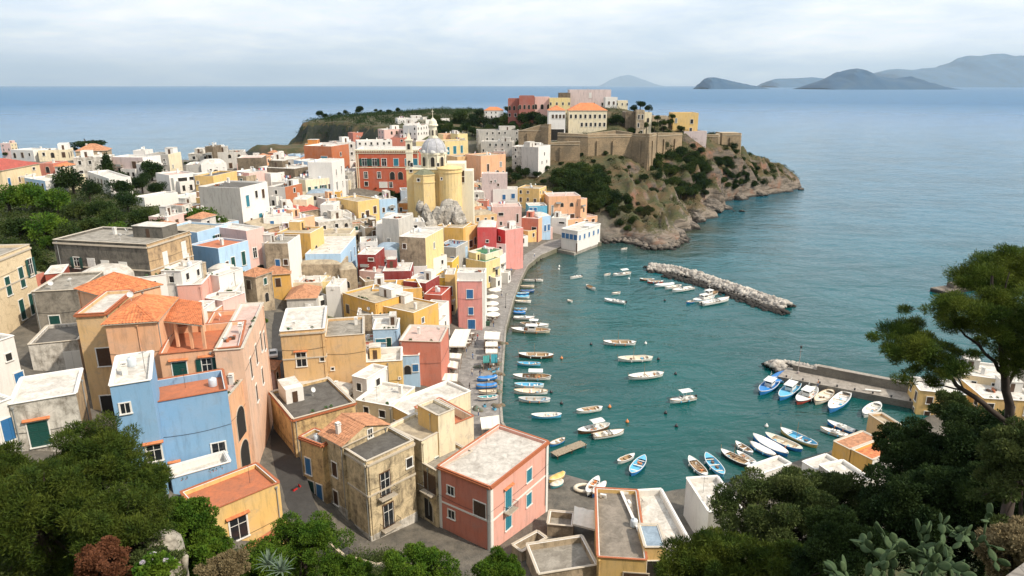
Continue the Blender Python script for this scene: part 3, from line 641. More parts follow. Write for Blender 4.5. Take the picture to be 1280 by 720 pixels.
def house_w(A, B, d, h, zr, col, roof, label, wins='auto', name='house', furn=None, rs=None, flip=False, par=0.45, group=None, annex=True, far=None, drop=1.0):
    P, e, n = corners(A, B, d, flip)
    W = (B - A).length; c = sum((p for p in P), Vector()) / 4
    zb = min(gh(p.x, p.y) for p in P) - drop; zb = min(zb, zr - h)
    gf = (gh(A.x, A.y) + gh(B.x, B.y)) / 2
    dist = c.y
    if far is None: far = dist > 150
    root = empty(name, (c.x, c.y, zb)); tag(root, label, name.replace('_', ' ') if name != 'house' else 'house', group)
    HOUSES.append((root, [p.copy() for p in P], zr, h, label))
    H = zr - zb; cols = col.split('/'); loc = [Vector((p.x - c.x, p.y - c.y, 0)) for p in P]
    # make polygon counter clockwise
    area = sum(loc[i].x * loc[(i + 1) % 4].y - loc[(i + 1) % 4].x * loc[i].y for i in range(4)); order = [0, 1, 2, 3] if area > 0 else [0, 3, 2, 1]
    L = [loc[i] for i in order]
    wm = [wallmat(cols[0]), wallmat(cols[-1]) if len(cols) > 1 else wallmat(cols[0]), plaster('W', PAL['W'], .3)]
    kind = roof[0]; rk = roof[1] if len(roof) > 1 else 'c'
    wb = MB(); top = H
    flat = kind in 'FU'
    k = 0
    for i in range(4):
        a, b_ = L[i], L[(i + 1) % 4]
        side = 1 if (order[i], order[(i + 1) % 4]) in ((1, 2), (2, 1), (3, 0), (0, 3)) else 0
        wb.poly([(a.x, a.y, 0), (b_.x, b_.y, 0), (b_.x, b_.y, top), (a.x, a.y, top)], side)
    rb = MB()
    cen = sum(L, Vector()) / 4
    def inset(t):
        out = []
        for i in range(4):
            p = L[i]; e1 = (L[(i + 1) % 4] - p).normalized(); e0 = (L[i - 1] - p).normalized(); out.append(p + (e1 + e0) * t)
        return out
    if flat:
        t = 0.28; I = inset(t); pz = par
        for i in range(4):
            j = (i + 1) % 4
            wb.poly([(L[i].x, L[i].y, top), (L[j].x, L[j].y, top), (I[j].x, I[j].y, top), (I[i].x, I[i].y, top)], 2 if kind == 'F' else 0)
            wb.poly([(I[j].x, I[j].y, top), (I[i].x, I[i].y, top), (I[i].x, I[i].y, top - pz - .05), (I[j].x, I[j].y, top - pz - .05)][::-1], 2 if rk in 'wp' else 0)
        if not far:
            for i in range(4):   # coping set proud of the wall
                a, b_ = L[i], L[(i + 1) % 4]; m = (a + b_) / 2; dd = b_ - a; nn = Vector((dd.y, -dd.x, 0)).normalized()
                rb.box((m.x + nn.x * .0 , m.y + nn.y * .0, top + .045), (dd.length + .06 - (i % 2) * .34, .30, .07), math.atan2(dd.y, dd.x), 1)
        rb.poly([(p.x, p.y, top - pz) for p in I], 0)
        # gentle ponding: scattered patches come from the material
        rb.build('roof', [rmat(rk), {'t': M_TERRA, 'q': M_TERRA, 'e': M_TERRA, 'w': plaster('W', PAL['W'], .3), 'd': M_STONE}.get(rk, M_STONE)], root)
        zroof = top - pz
    elif kind == 'V':      # low whitewashed vault
        N = 10
        def fn(u, v):
            p = (L[0] * (1 - u) + L[1] * u) * (1 - v) + (L[3] * (1 - u) + L[2] * u) * v
            z = (1 - (2 * u - 1) ** 4) * (1 - (2 * v - 1) ** 4)
            return (p.x, p.y, top - .02 + z * min(W, d) * .16)
        rb.grid(fn, N, N); rb.build('roof', [rmat(rk)], root, smooth=True); zroof = top + .3
    elif kind in 'HGSY':    # hip, gable, shed with tiles
        ov = 0.35; E = inset(-ov); rise = {'S': min(W, d) * .16, 'Y': W * .2}.get(kind, min(W, d) * .28)
        e01 = (L[1] - L[0]).length; e12 = (L[2] - L[1]).length
        up = lambda p, z: Vector((p.x, p.y, z))
        if kind == 'S':
            hiA = 2 if order[2] in (2, 3) else 0
            zz = [top + (rise if order[i] in (2, 3) else 0) for i in range(4)]
            q = [up(E[i], zz[i]) for i in range(4)]
            i0 = [i for i in range(4) if order[i] == 0][0]; i1 = order.index(1); i2 = order.index(2); i3 = order.index(3)
            (corr_slope(rb, q[i0], q[i1], q[i2], q[i3]) if not far else rb.poly([q[i0], q[i1], q[i2], q[i3]]))
            for a_, b_ in ((i1, i2), (i0, i3), (i2, i3)):
                wb.poly([up(L[a_], top), up(L[b_], top), up(L[b_], zz[b_]), up(L[a_], zz[a_])], 0)
            b2 = [Vector((p.x, p.y, p.z - .12)) for p in q]; rb.poly(b2, 1)
            for i in range(4): j = (i + 1) % 4; rb.poly([q[i], q[j], b2[j], b2[i]], 1)
        else:
            if (e01 >= e12 and kind != 'Y') or (kind == 'Y' and abs(order.index(0) - order.index(1)) % 2 == 1 and {order[1], order[2]} == {0, 1}) : a, b_, c_, d_ = 0, 1, 2, 3
            else: a, b_, c_, d_ = 1, 2, 3, 0
            s = 0.5 * min(e01, e12) / max(e01, e12) if kind == 'H' else 0.0
            if kind == 'H' : s = min(s, .42)
            m0 = (E[a] + E[d_]) / 2; m1 = (E[b_] + E[c_]) / 2; r0 = up(m0.lerp(m1, s), top + rise); r1 = up(m1.lerp(m0, s), top + rise)
            q = [up(E[i], top) for i in (a, b_, c_, d_)]
            sl = [(q[0], q[1], r1, r0), (q[2], q[3], r0, r1)] + ([(q[1], q[2], r1, r1), (q[3], q[0], r0, r0)] if kind == 'H' else [])
            for s_ in sl:
                if far: rb.poly(s_ if s_[2] is not s_[3] else s_[:3])
                else: corr_slope(rb, *s_)
            b2 = [Vector((p.x, p.y, p.z - .12)) for p in q]; rb.poly(b2, 1)
            for i in range(4): j = (i + 1) % 4; rb.poly([q[i], q[j], b2[j], b2[i]], 1)
            if kind in 'GY':
                l0 = up((L[a] + L[d_]) / 2, top + rise - .12); l1 = up((L[b_] + L[c_]) / 2, top + rise - .12)
                wb.poly([up(L[a], top), up(L[d_], top), l0], 0); wb.poly([up(L[b_], top), up(L[c_], top), l1], 0)
            if not far:
                rb.tube(r0, r1, .12, n=6)
                if kind == 'H':
                    for k_, (x_, y_) in enumerate(((q[0], r0), (q[3], r0), (q[1], r1), (q[2], r1))): rb.tube(x_, y_, .11, n=6)
        rb.build('roof', [rmat(rk), M_STONE], root); zroof = top + rise * .4
    wb.build('wall', wm, root)
    if hb_string(cols[0]) and not far: pass
    # windows
    faces = {'a': (P[0], P[1]), 'r': (P[1], P[2]), 'l': (P[3], P[0])}
    fdat = {}
    for f, (p, q) in faces.items():
        dd = Vector((q.x - p.x, q.y - p.y, 0)); ln = dd.length; dd.normalize(); out = Vector((dd.y, -dd.x, 0)); mid = (p + q) / 2
        if out.dot(Vector((mid.x - c.x, mid.y - c.y, 0))) < 0: out = -out
        vis = out.dot(Vector((-mid.x, -mid.y, 0)).normalized()) > 0.08
        # angle so that local -y is 'out'
        ang = math.atan2(out.x, -out.y); ux = Vector((math.cos(ang), math.sin(ang), 0)); fdat[f] = (p, dd, ln, out, ang, vis)
    def place(f, s, zd, kind_, w, hh, bal=0):
        p, dd, ln, out, ang, vis = fdat[f]
        pos = Vector((p.x - c.x, p.y - c.y, 0)) + dd * (ln * s) + out * .005; pos.z = H - zd - hh
        put_window(root, kind_, w, hh, pos, ang, far)
        if bal: balcony(root, bal, Vector((pos.x, pos.y, pos.z - .05)), ang)
    if wins == 'auto' or (isinstance(wins, str) and wins.startswith('auto')):
        pal = wins[5:] if ':' in wins else rs.choice(['gd', 'dw', 'wd', 'bd', 'nd', 'rd', 'dg', 'wn'])
        for f in fdat:
            p, dd, ln, out, ang, vis = fdat[f]
            if not vis: continue
            gr = (gh(p.x, p.y) + gh((p + dd * ln).x, (p + dd * ln).y)) / 2
            vh = min(zr - gr + .5, h + 3); fl = max(1, int((vh - .3) / 3.3)); nw = max(1, int(ln / 3.3)) if ln > 2.4 else 0
            for i in range(nw):
                k1 = rs.random(); off = rs.uniform(-.3, .3) / max(ln, 1); kk = rs.choice(pal)
                for j in range(fl):
                    if rs.random() < .13: continue
                    zd = 1.0 + j * 3.3 + rs.uniform(-.1, .25); tall = rs.random() < .35
                    w = rs.choice([.9, 1.0, 1.1]); hh = 2.0 if tall else rs.choice([1.2, 1.4, 1.5])
                    if j == fl - 1 and rs.random() < .4: kd, w, hh = rs.choice(['A', 'D', 'd']), 1.2, 2.1
                    else: kd = kk if rs.random() < .7 else rs.choice(pal)
                    if kd == 'd' and hh > 1.6: hh = 1.3
                    if zd + hh > vh: continue
                    place(f, (i + .5) / nw + off, zd, kd, w, hh)
    elif wins:
        for t in wins: place(*t)
    elif wins is None and far and name == 'house' and W > 4 and h > 5:
        for i in range(2 + int(W / 5)):
            place('a', rs.uniform(.12, .88), rs.uniform(1.4, h - 2.4), rs.choice('dnwr'), rs.choice([.8, .9]), rs.choice([.9, 1.2, 1.4]))
        if fdat['r'][5] and d > 6: place('r', rs.uniform(.2, .8), rs.uniform(1.4, h - 2.4), rs.choice('dnw'), .9, 1.3)
    if not far and h > 5:
        for f in fdat:
            p, dd, ln, out, ang, vis = fdat[f]
            if not vis or ln < 4: continue
            sp_ = rs.choice([.04, .95, .62]); q = Vector((p.x - c.x, p.y - c.y, 0)) + dd * (ln * sp_) + out * .09; pb = MB(); pb.tube((q.x, q.y, H - .5), (q.x, q.y, max(.3, H - h)), .06, n=6)
            pb.box((q.x, q.y, H - .45), (.25, .25, .2)); pb.build('drainpipe', [wallmat(cols[0]) if rs.random() < .5 else M_GREY], root)
            if ln > 6:
                z0 = H - rs.uniform(3, 5); a_ = Vector((p.x - c.x, p.y - c.y, 0)) + out * .07; pb = MB(); k_ = 6
                for i in range(k_):
                    u0, u1 = i / k_, (i + 1) / k_; pb.tube(a_ + dd * (ln * u0) + Vector((0, 0, z0 - .3 * math.sin(math.pi * u0))), a_ + dd * (ln * u1) + Vector((0, 0, z0 - .3 * math.sin(math.pi * u1))), .025, n=3, caps=False)
                pb.build('cable', [M_IRON], root)
    if far and name == 'house' and annex and h > 5:
        if rs.random() < .55:      # low porch or terrace block in front of the wall
            p, dd, ln, out, ang, vis = fdat['a']; w_ = min(ln * rs.uniform(.35, .7), 6); s_ = rs.uniform(.3, .7); dp = rs.uniform(1.2, 2.4); ph = min(h * .55, rs.uniform(2.4, 3.6)); zg_ = max(0.0, H - h)
            q = Vector((p.x - c.x, p.y - c.y, 0)) + dd * (ln * s_) + out * (dp / 2 + .01); pb = MB(); pb.box((q.x, q.y, (zg_ + ph) / 2), (w_, dp, zg_ + ph), ang); 
            for sx in (-1, 1): qq = q + dd * (sx * (w_ / 2 - .1)); pb.box((qq.x, qq.y, zg_ + ph + .3), (.2, dp, .6), ang, 1)
            qq = q + out * (dp / 2 - .1); pb.box((qq.x, qq.y, zg_ + ph + .3), (w_ - .4, .2, .6), ang, 1)
            for k_ in range(max(1, int(w_ / 2))): qq = q + dd * ((k_ + .5) * w_ / max(1, int(w_ / 2)) - w_ / 2) + out * (dp / 2 + .015); pb.box((qq.x, qq.y, zg_ + ph * .5), (.9, .05, ph * .55), ang, 2)
            pb.build('porch', [wallmat(rs.choice([cols[0], 'W', 'CC', 'LP'])), wallmat('W'), M_DARK], root)
        if rs.random() < .35: 
            p, dd, ln, out, ang, vis = fdat['a']; s_ = rs.uniform(.25, .75); q = Vector((p.x - c.x, p.y - c.y, 0)) + dd * (ln * s_) + out * .5; pb = MB(); pb.box((q.x, q.y, H - 3.2), (2.2, 1.0, .12), ang); pb.box((q.x, q.y, H - 2.7), (2.2, .95, .04), ang) 
            qq = q + out * .5; pb.box((qq.x, qq.y, H - 2.8), (2.2, .04, .8), ang, 1); pb.build('balcony', [M_STONE, M_GREY], root)
    # roof furniture
    if furn is None:
        furn = []
        if kind in 'FU' and W * d > 22:
            if rs.random() < .55: furn.append('chimney')
            if rs.random() < .5: furn.append('antenna')
            if rs.random() < .45: furn.append('satellite_dish')
            if rs.random() < .25: furn.append('water_tank')
            if rs.random() < .22 and W > 6 and d > 6: furn.append('laundry_line')
            if rs.random() < .3 and W > 5: furn.append('stored_boards')
            if not far and rs.random() < .6: furn += ['potted_plant'] * 3
        elif rs.random() < .4: furn.append('chimney')
    for fn in furn:
        me = FURN[fn][0]; u = rs.uniform(.15, .85); v = rs.uniform(.15, .9)
        p = (loc[0] * (1 - u) + loc[1] * u) * (1 - v) + (loc[3] * (1 - u) + loc[2] * u) * v
        if fn == 'potted_plant': v = .06; p = (loc[0] * (1 - u) + loc[1] * u) * (1 - v) + (loc[3] * (1 - u) + loc[2] * u) * v
        link(fn, me, root, (p.x, p.y, zroof), rs.uniform(0, 6) if fn != 'chimney' else math.atan2(e.y, e.x))
    if annex and kind == 'F' and W > 5 and d > 5 and rs.random() < .62:
        u = rs.choice([.25, .75]); v = .72; p = (loc[0] * (1 - u) + loc[1] * u) * (1 - v) + (loc[3] * (1 - u) + loc[2] * u) * v
        b = MB(); aw, ad, ah = W * rs.uniform(.28, .4), d * .35, rs.uniform(1.9, 2.5); az = math.atan2(e.y, e.x)
        b.box((p.x, p.y, zroof + ah / 2), (aw, ad, ah), az, 0); lid = rs.random(); b.box((p.x, p.y, zroof + ah + .03), (aw + .2 * (lid < .35), ad + .2 * (lid < .35), .06 + .04 * (lid < .35)), az, 1, rx=.12 * (lid > .7))
        nn = -n; q = p + nn * (ad / 2 + .02); b.box((q.x, q.y, zroof + .95), (.8, .06, 1.8), az, 2)
        b.build('roof_room', [wallmat(rs.choice(['W', 'WG', cols[0]])), rmat('w'), M_BROWN], root)
    return root
def hb_string(x): return False
H = house
G1 = 'houses of the village on the hillside'; G2 = 'houses along the harbour quay'; G3 = 'houses on the flat ground above the gardens'; G4 = 'houses close below the viewpoint'; G5 = 'houses climbing to the citadel'
# ---- far left plateau
for a in [
 (0,179,12.5,179,8,5,'LP/C','Fw','small pale pink house at the far left edge with the sea right behind it','auto:dn'),
 (13,187,41,188,9,4.5,'W','Fw','plain white house second from the left on the skyline, with a long low window','auto:d'),
 (47,188,84,187,10,4.5,'CC','Fw','long low cream house on the skyline left of the umbrella pine','auto:d'),
 (94,189,133,188,9,4.5,'T','HK','low house with a worn pinkish tile roof under the umbrella pine',None),
 (49,204,66,204,8,5,'SA','Fc','small salmon brick coloured house with grey roof behind the garden trees','auto:d'),
 (68,208,80,208,6,4.5,'W','HT','little house with an orange hipped roof behind the dark bush on the left',None),
 (91,197,134,196,9,7,'XW','Fw','long weathered stone house with stained blank wall below the umbrella pine','auto:d'),
 (1,213,49,204,11,6.5,'C','SQ','long cream house with a red tiled lean-to roof at the far left above the trees',[('a',.14,2.6,'b',1.2,2.2),('a',.40,2.9,'n',.9,1.6),('a',.6,2.6,'n',.9,1.8),('a',.82,.9,'d',1.4,.8)]),
 (30,222,56,226,6,4,'LB/W','Fw','tiny pale blue shed like house at the edge of the garden','auto:d'),
 (58,218,77,220,7,4.5,'CC','Fw','small cream white house tucked among the garden trees','auto:d'),
 (109,214,136,223,6,5,'W','Fw','white garden wall house half hidden between dark trees','auto:d'),
 (137,196,178,197,9,7,'MV/W','Fw','row house with pale mauve walls and two tall dark doors right of the umbrella pine',[('a',.25,3.8,'d',1.2,1.3),('a',.72,1.4,'D',1.6,2.4),('a',.9,1.4,'D',1.4,2.4),('a',.85,5,'d',1,1)]),
 (158,203,178,206,7,5,'W','Vw','white domed little house in front of the pale mauve row','auto:d'),
 (166,188,181,188,6,6,'W','Fw','small bright white house with a satellite dish on the skyline',None),
 (181,193,210,193,10,7,'GL/CC','Fc','grey walled flat house with a cream end wall, last on the left plateau skyline',None),
 ]: H(*a, group=G3)
H(211,219,243,216,10,6,'W','Fp','white two storey house with a pink roof terrace and balcony above the orchard',[('a',.5,1.2,'d',3.0,1.6),('a',.1,1,'r',.8,4),('a',.85,1.2,'d',1.4,3.6)],group=G3)
H(243,219.5,266,220,14,8,'Y','Fd','ochre yellow block with a blank wall and a dark rounded roof edge',None,group=G3,annex=False)
H(266.5,220,291,217,12,8,'W','Fc','plain white block joined to the right of the ochre yellow one',[('a',.12,1.6,'d',.9,2),('a',.62,2,'d',.7,1.8)],group=G3)
H(180,247,222,240,5,3.2,'W','Fw','long low white outbuilding with terrace between the garden trees',None,group=G3)
H(222,246,262,240,4,2.6,'W/WG','Fw','low white garden wall building with dark garage doors below the ochre block',[('a',.7,.5,'D',2.6,1.8),('a',.3,.5,'d',1.2,1.2)],group=G3)
H(232,206,251,205.5,10,5,'GL','Fw','grey blue low house with white roof slab behind the ochre block','auto:d',group=G3)
H(251,205.5,283,204,9,6,'W','Vw','white vaulted house with one arched window left of the grey tower house',[('a',.55,2.2,'A',1.8,2.2),('a',.35,1.8,'d',.8,1)],group=G3)
H(256,183,266,183,8,9,'BR','Fd','narrow dark unplastered block standing against the sea, joined to a pale pink house',[('a',.5,2.5,'d',1.5,3)],group=G3)
H(266,183,281,182.5,8,7,'LP','Fw','small pale pink cube on the skyline beside the dark unplastered block','auto:d',group=G3)
H(235,192,262,192,9,5,'XW','Fw','jumbled low whitewashed stone house at the cliff edge above the sea','auto:d',group=G3)
H(267,190.5,305,189.5,10,7,'WG','Fc','wide pale grey flat house just below the skyline with an arched door','auto:dA',group=G3)
H(296,197.5,327,197,10,9,'BR','Fp','big dark brown windowless block with a peach coloured roof',None,group=G3)
H(290,214,311,216,8,6,'LP','Fw','pale pink low wall house beside the domed white cubes',None,group=G1)
H(311,214.5,338,217,7,6,'W','Fw','white house with a pergola roof in front of the olive brown wall',[('a',.55,.8,'d',3.5,1.8)],group=G1)
H(322,209,368,211,10,8,'BR','Fw','long olive brown windowless block with a thin white roof edge',None,group=G1)
H(334,199,367,199,9,6,'WG','Fw','low pale grey terrace house behind the long olive brown block','auto:d',group=G1)
H(342,196,360,195,7,6,'W','Fw','small white house with red parapet panels near the low cliff',[('a',.4,.6,'D',2.5,1.2)],group=G1)
H(299.5,235,334,227,13,14,'W/GL','Fd','tall white tower house with blue shutters and a bare grey side wall',[('a',.22,2.4,'e',1.5,3.2),('a',.55,1.8,'d',1.2,2),('a',.8,1.8,'n',1.3,2.6),('a',.28,9,'n',.9,2.4),('a',.62,8.4,'e',1.6,2.2),('a',.85,8.4,'e',1.2,2.2),('r',.5,2,'d',1,1.5)],group=G1,annex=False)
H(335,233,356,234,10,7,'W/TR','Fd','white house with terracotta coloured side wall right of the tall white tower house','auto:d',group=G1)
H(342,225,366,225,7,5,'SA/W','Fp','low salmon walled house with pink roof behind the white cubes','auto:d',group=G1)
H(379.5,182,414,183,14,13,'TR','Fw','burnt orange block with a flat pale roof below the dark headland',[('a',.25,7,'A',2.6,3),('a',.72,4.2,'e',3,4),('r',.5,3,'d',1.2,1.6)],group=G1)
H(414,180,421.5,178,12,13,'OR','Fp','narrow orange wing at the right end of the burnt orange block',[('a',.5,4,'d',1.2,2)],group=G1)
H(422,178.5,444,177.5,12,14,'WG','Fw','tall pale grey house with rows of dark windows between the orange and the red palazzo','auto:dd',group=G1)
H(441,166,464,165,10,6,'SA','Fc','flat pinkish brown house high behind the red palazzo',None,group=G5)
H(464,164,480,163.5,10,6,'W','Fw','white cube with one dark window right of the pinkish brown house',[('a',.5,1.6,'d',1.2,1.6)],group=G5)
H(446,176,490,175,9,8,'W','Fw','long white terrace house directly behind the red palazzo','auto:d',group=G5)
H(480,162,505,161,9,6,'LP','Fw','pale pink terraced house below the white blocks of the headland','auto:d',group=G5)
H(488,172,506,172,9,6,'SA','Fd','small pink house with dark roof behind the right end of the red palazzo','auto:d',group=G5)
H(497,148,531,147.5,12,7,'W','Fw','large bright white block, highest on the saddle before the headland',None,group=G5)
H(505,154,522,154,10,9,'W','Fw','white stepped block in front of the highest white one','auto:d',group=G5)
H(521,157,541,155,10,8,'W','Fw','white block stepping down to the right toward the trees','auto:d',group=G5)
H(532,149.5,562,148,10,5,'W/CC','Fw','long low white wing reaching into the trees on the saddle',None,group=G5)
H(605,138,629,138,10,4,'W','HT','small white house with an orange roof among trees left of the red citadel palace','auto:d',group=G5)
H(389,202.5,415,202.5,10,11,'W','Fw','bright white block with three small square windows and a lit right face',[('a',.22,2.6,'d',1.2,1.3),('a',.52,2.6,'d',1.2,1.3),('a',.8,2.6,'d',1.3,1.3),('r',.25,2.5,'w',1,2.4),('r',.6,2,'r',1.2,3),('r',.25,7,'r',1.4,3)],group=G1,annex=False)
H(414.5,203,430,198,9,15,'W','Fw','bright white narrow block turned to the right with stacked windows',[('a',.3,3,'w',1,2.2),('a',.72,2.4,'w',1,2.6),('a',.28,7.5,'r',1.6,3),('a',.75,8,'w',.9,2.4)],group=G1,annex=False)
H(367,200,389,202.5,8,8,'LB/W','Fw','low white block with one very large blue door',[('a',.22,2.2,'g',1.5,4.2),('a',.68,1.8,'b',2.6,4.6)],group=G1)
H(381.5,225,414,222,10,9,'CC','Fw','cream house with three tall dark green shutters',[('a',.13,2.6,'g',1.2,2.4),('a',.38,2.6,'g',1.2,3),('a',.66,2.4,'o',1.3,3),('a',.9,2.2,'n',.8,2.4)],group=G1,annex=False)
H(365,220.5,381.5,223,10,7,'GL','Fw','grey sided low house with a thin white roof left of the green shuttered cream one',None,group=G1)
H(383,242,415,241,7,5,'WG','Vb','low grey house with a row of small dark arches and a bluish vault roof',[('a',.15,1,'A',1,1.4),('a',.32,1,'A',1,1.4),('a',.5,1,'A',1,1.4),('a',.75,1,'A',1,1.4)],group=G1)
H(366,249.5,383,249.5,8,7,'CC','Vw','small rounded cream chapel like house with arched door',[('a',.75,2,'A',1.3,2.8),('a',.3,2,'n',.7,1.6)],group=G1)
H(350,255,366,254,7,6,'W','Vw','small white vaulted house left of the rounded cream one','auto:d',group=G1)
H(367,266,399,261,8,5,'T','SQ','low house under a faded dark red tile roof in the upper village',None,group=G1)
H(400,256,416.5,256,8,8,'W','Fw','white cube with two small square windows beside the red tile roof',[('a',.35,2.4,'d',.9,1.4),('a',.75,2,'d',.9,1.4)],group=G1)
H(407,249,423,247,6,6,'PE/W','Fw','small peach white house up behind the white cube with square windows',None,group=G1)
H(422.5,256,448,258,8,7,'BR/CC','Fw','dark brown fronted house with pale stripes left of the big yellow block','auto:d',group=G1)
H(447,252,473.5,248,12,11,'Y','Fs','big plain yellow block with four small brown windows',[('a',.2,4,'n',1,2.2),('a',.42,3.4,'n',1.4,2.2),('a',.78,2.4,'n',1.3,2.4),('a',.75,7.5,'d',1,2.4)],group=G1)
H(474,249.5,496,247.5,8,9,'LB','Fw','light blue house between the yellow block and the orange cottage',[('a',.22,3,'n',.9,1.6),('a',.7,2.4,'n',1,1.8),('a',.35,6,'n',1.2,1.8),('a',.6,6,'n',1,1.8)],group=G1)
H(498,254,523,254,8,6,'OR','Vw','rounded bright orange cottage at the foot of the church rock',[('a',.55,1.4,'D',1.2,2.4),('a',.12,1.6,'d',.8,1.6)],group=G1)
H(501,238,517,237.5,8,6,'GB','Fc','blue grey blank cube against the left wall of the church',None,group=G1)
H(509,264,527,264,8,5,'W','Vw','tiny white vaulted house below the orange cottage','auto:db',group=G1)
H(522,262,534,261,6,4,'W','Fw','very small white cube under the church rock','auto:d',group=G1)
H(571.5,196,601,194,12,12,'OL/OL','Fs','tan coloured block right of the church with a blank left wall',[('a',.4,6,'r',.8,2)],group=G5,annex=False)
H(601,195,632,192.5,12,14,'PE','Fs','peach block with arched openings standing on a pink retaining wall',[('a',.28,4,'n',1.3,3.4),('a',.8,3.4,'r',1.2,2.4),('a',.4,8,'A',1.4,3.4),('a',.66,7.4,'A',2.0,4),('a',.9,8,'d',1,1.8)],group=G5,annex=False)
H(602,217,634,217,6,15,'MV','Fp','tall pale pink retaining wall house with a few tiny openings under the peach block',None,group=G5,annex=False)
H(520,177,568,176.5,12,9,'CH','Fp','cream yellow wing directly behind the church dome',None,group=G5,annex=False)
H(554,168,572,167.5,10,12,'PE/CH','Fs','pinkish upper block with flat roof behind the cream wing',None,group=G5)
H(556,176.5,585,175.5,12,13,'CH','Fs','cream yellow block with three green shuttered windows right of the dome',[('a',.14,3.2,'e',1.3,4),('a',.42,2.8,'e',1.8,4.2),('a',.72,2.6,'e',1.3,4)],group=G5,annex=False)
H(572,167.5,584.5,167,9,14,'CH','Fs','slim cream tower with one small window at the right of the green shuttered block',[('a',.5,2.5,'d',1,1.6)],group=G5)
H(598,163,649,162.5,12,11,'GL','Fc','old grey convent block with a rough stained top storey','auto:dd',group=G5)
H(601,176.5,640,177,8,9,'WG','Fw','whitewashed front block with scattered small black windows below the old grey convent','auto:dd',group=G5)
H(640,183,674,184,10,12,'XW','Fw','ragged whitewashed house with many black holes for windows','auto:dd',group=G5)
H(673,184,688,181,9,13,'W/WG','Fw','clean white narrow house at the right end of the ragged row',[('a',.5,3,'d',1,1.6),('a',.3,7,'d',1,1.4),('a',.7,7,'d',1,1.4)],group=G5)
# ---- promontory foot
H(616,236.5,647,236.5,9,9,'W','Fw','white house with two small blue windows above a dark loggia',[('a',.45,2.4,'b',1.4,2.2),('a',.82,2,'b',1.6,2),('a',.66,5.6,'d',8,2.8)],group=G2,annex=False)
H(647,234.5,674,236,10,10,'Y','Fs','orange yellow house with a cupola like roof room above the blue house','auto:nd',group=G2)
H(677,243,692,243,10,8,'O','Fs','plain orange wall house squeezed between yellow and peach houses',None,group=G2)
H(686,245.5,726,244.5,11,13,'PE','Fp','large peach house with arched stairs and round topped windows',[('a',.12,4,'r',.8,5),('a',.42,3,'A',1.3,1.8),('a',.72,3,'A',1.6,1.8),('a',.92,3,'A',.9,1.6),('a',.75,8,'n',2,3.6),('a',.3,8.5,'A',3.4,3.6)],group=G2)
H(726,249,734,247.5,10,12,'PE','Fp','narrow lower wing at the right of the large peach house',[('a',.5,4,'A',.9,2)],group=G2)
H(615,258.5,652,258,10,13,'LP','Fp','tall pale pink house with a dark open doorway at street level',[('a',.3,2.4,'d',2,1.2),('a',.86,3,'n',.8,3.4),('a',.75,9.6,'d',5,3.2),('a',.3,6,'d',.9,1.4)],group=G2,annex=False)
H(661,257.5,684,257,9,10,'TB','Fw','bright turquoise blue house with a roof terrace',[('a',.12,.8,'b',1.4,1.4),('a',.35,.8,'b',1.4,1.4)],group=G2,annex=False)
H(652,272,673,273.5,8,9,'SA/PE','Fp','dusty salmon house under the turquoise one',[('a',.75,3.6,'d',2,1.8)],group=G2)
H(673,271,688.5,269.5,8,10,'LB/W','Vw','small pale blue house with white vault roof and blue shutters',[('a',.55,3.8,'b',1,2.6),('a',.85,3.6,'b',1,2.6)],group=G2)
H(673,285.5,691,284,6,5,'LP','Fs','low pink house with three dark doors on the quay',[('a',.25,1.6,'d',1,2.4),('a',.5,1.2,'d',.9,1.8),('a',.75,1.2,'d',.9,1.8)],group=G2)
H(689,272,708,273,8,7,'W','Fw','white low house with a small dark window row left of the peach terrace',[('a',.7,1.6,'d',2.4,.8)],group=G2)
H(709,275,747,269.5,9,5,'PE','Fp','low peach house with dark red shutters behind the boat shaped house',[('a',.3,1.4,'n',1.4,1.8),('a',.6,1.2,'n',2.8,1.4),('a',.85,1.2,'n',1.8,1.4)],group=G2)
H(645,297,660,294.5,6,4,'W','Fw','small white buttressed wall house along the curved quay path',[('a',.6,.8,'d',1,2)],group=G2)
H(660,289,673,286.5,6,5,'Y','Fs','small yellow house by the curved quay path','auto:d',group=G2)
H(636,290,646,287,7,8,'W/WG','Fw','white narrow house behind the coral red one on the quay path','auto:d',group=G2)
H(592,270,621,267,8,7,'OL','Vs','low sandy house with rounded roofs beneath the pink retaining wall','auto:d',group=G2)
H(583.5,256,602,254.5,8,7,'CC','Vs','cream house with a curved outline right of the church rock',[('a',.2,3,'d',.8,2)],group=G1)
# ---- centre, upper
H(387,320.5,425.5,317,12,8,'T/LB','Fs','sandy walled house with a light blue right face and a green awning on the roof',[('a',.12,1,'d',1,1),('a',.5,1,'n',1,1)],group=G1,annex=False)
H(425.5,317,444.5,295,9,10,'LB','Fw','light blue house with three tall blue shutters facing right',[('a',.25,2.6,'b',1,3),('a',.6,2.4,'b',1,3),('a',.85,2.4,'b',.9,2.6)],group=G1,annex=False)
H(397,293,438,292.5,9,6,'CC','Fs','pale house with an arched green window next to the mustard chapel',[('a',.2,1.6,'A',2,2)],group=G1)
H(398,278,440,273,9,7,'XW','Fw','weathered whitewashed house with peeling walls and arched windows','auto:Ad',group=G1)
H(365,275,393,269.5,10,9,'PE','Fp','blank peach wall house above the tiled brick house',None,group=G1)
H(387.5,291.5,404,283,9,12,'Y/O','Fs','mustard yellow chapel like house with an arched niche',[('a',.35,4,'A',1.5,4),('l',.5,5,'A',1.6,5)],group=G1)
H(329,291,363,290,10,6,'SA','FK','brick coloured storey with four dark windows above the stone house',[('a',.08,1.4,'d',.8,1.8),('a',.2,1.4,'d',.8,1.8),('a',.38,1.2,'d',1.8,2.4),('a',.55,1.2,'d',.9,2.2)],group=G1)
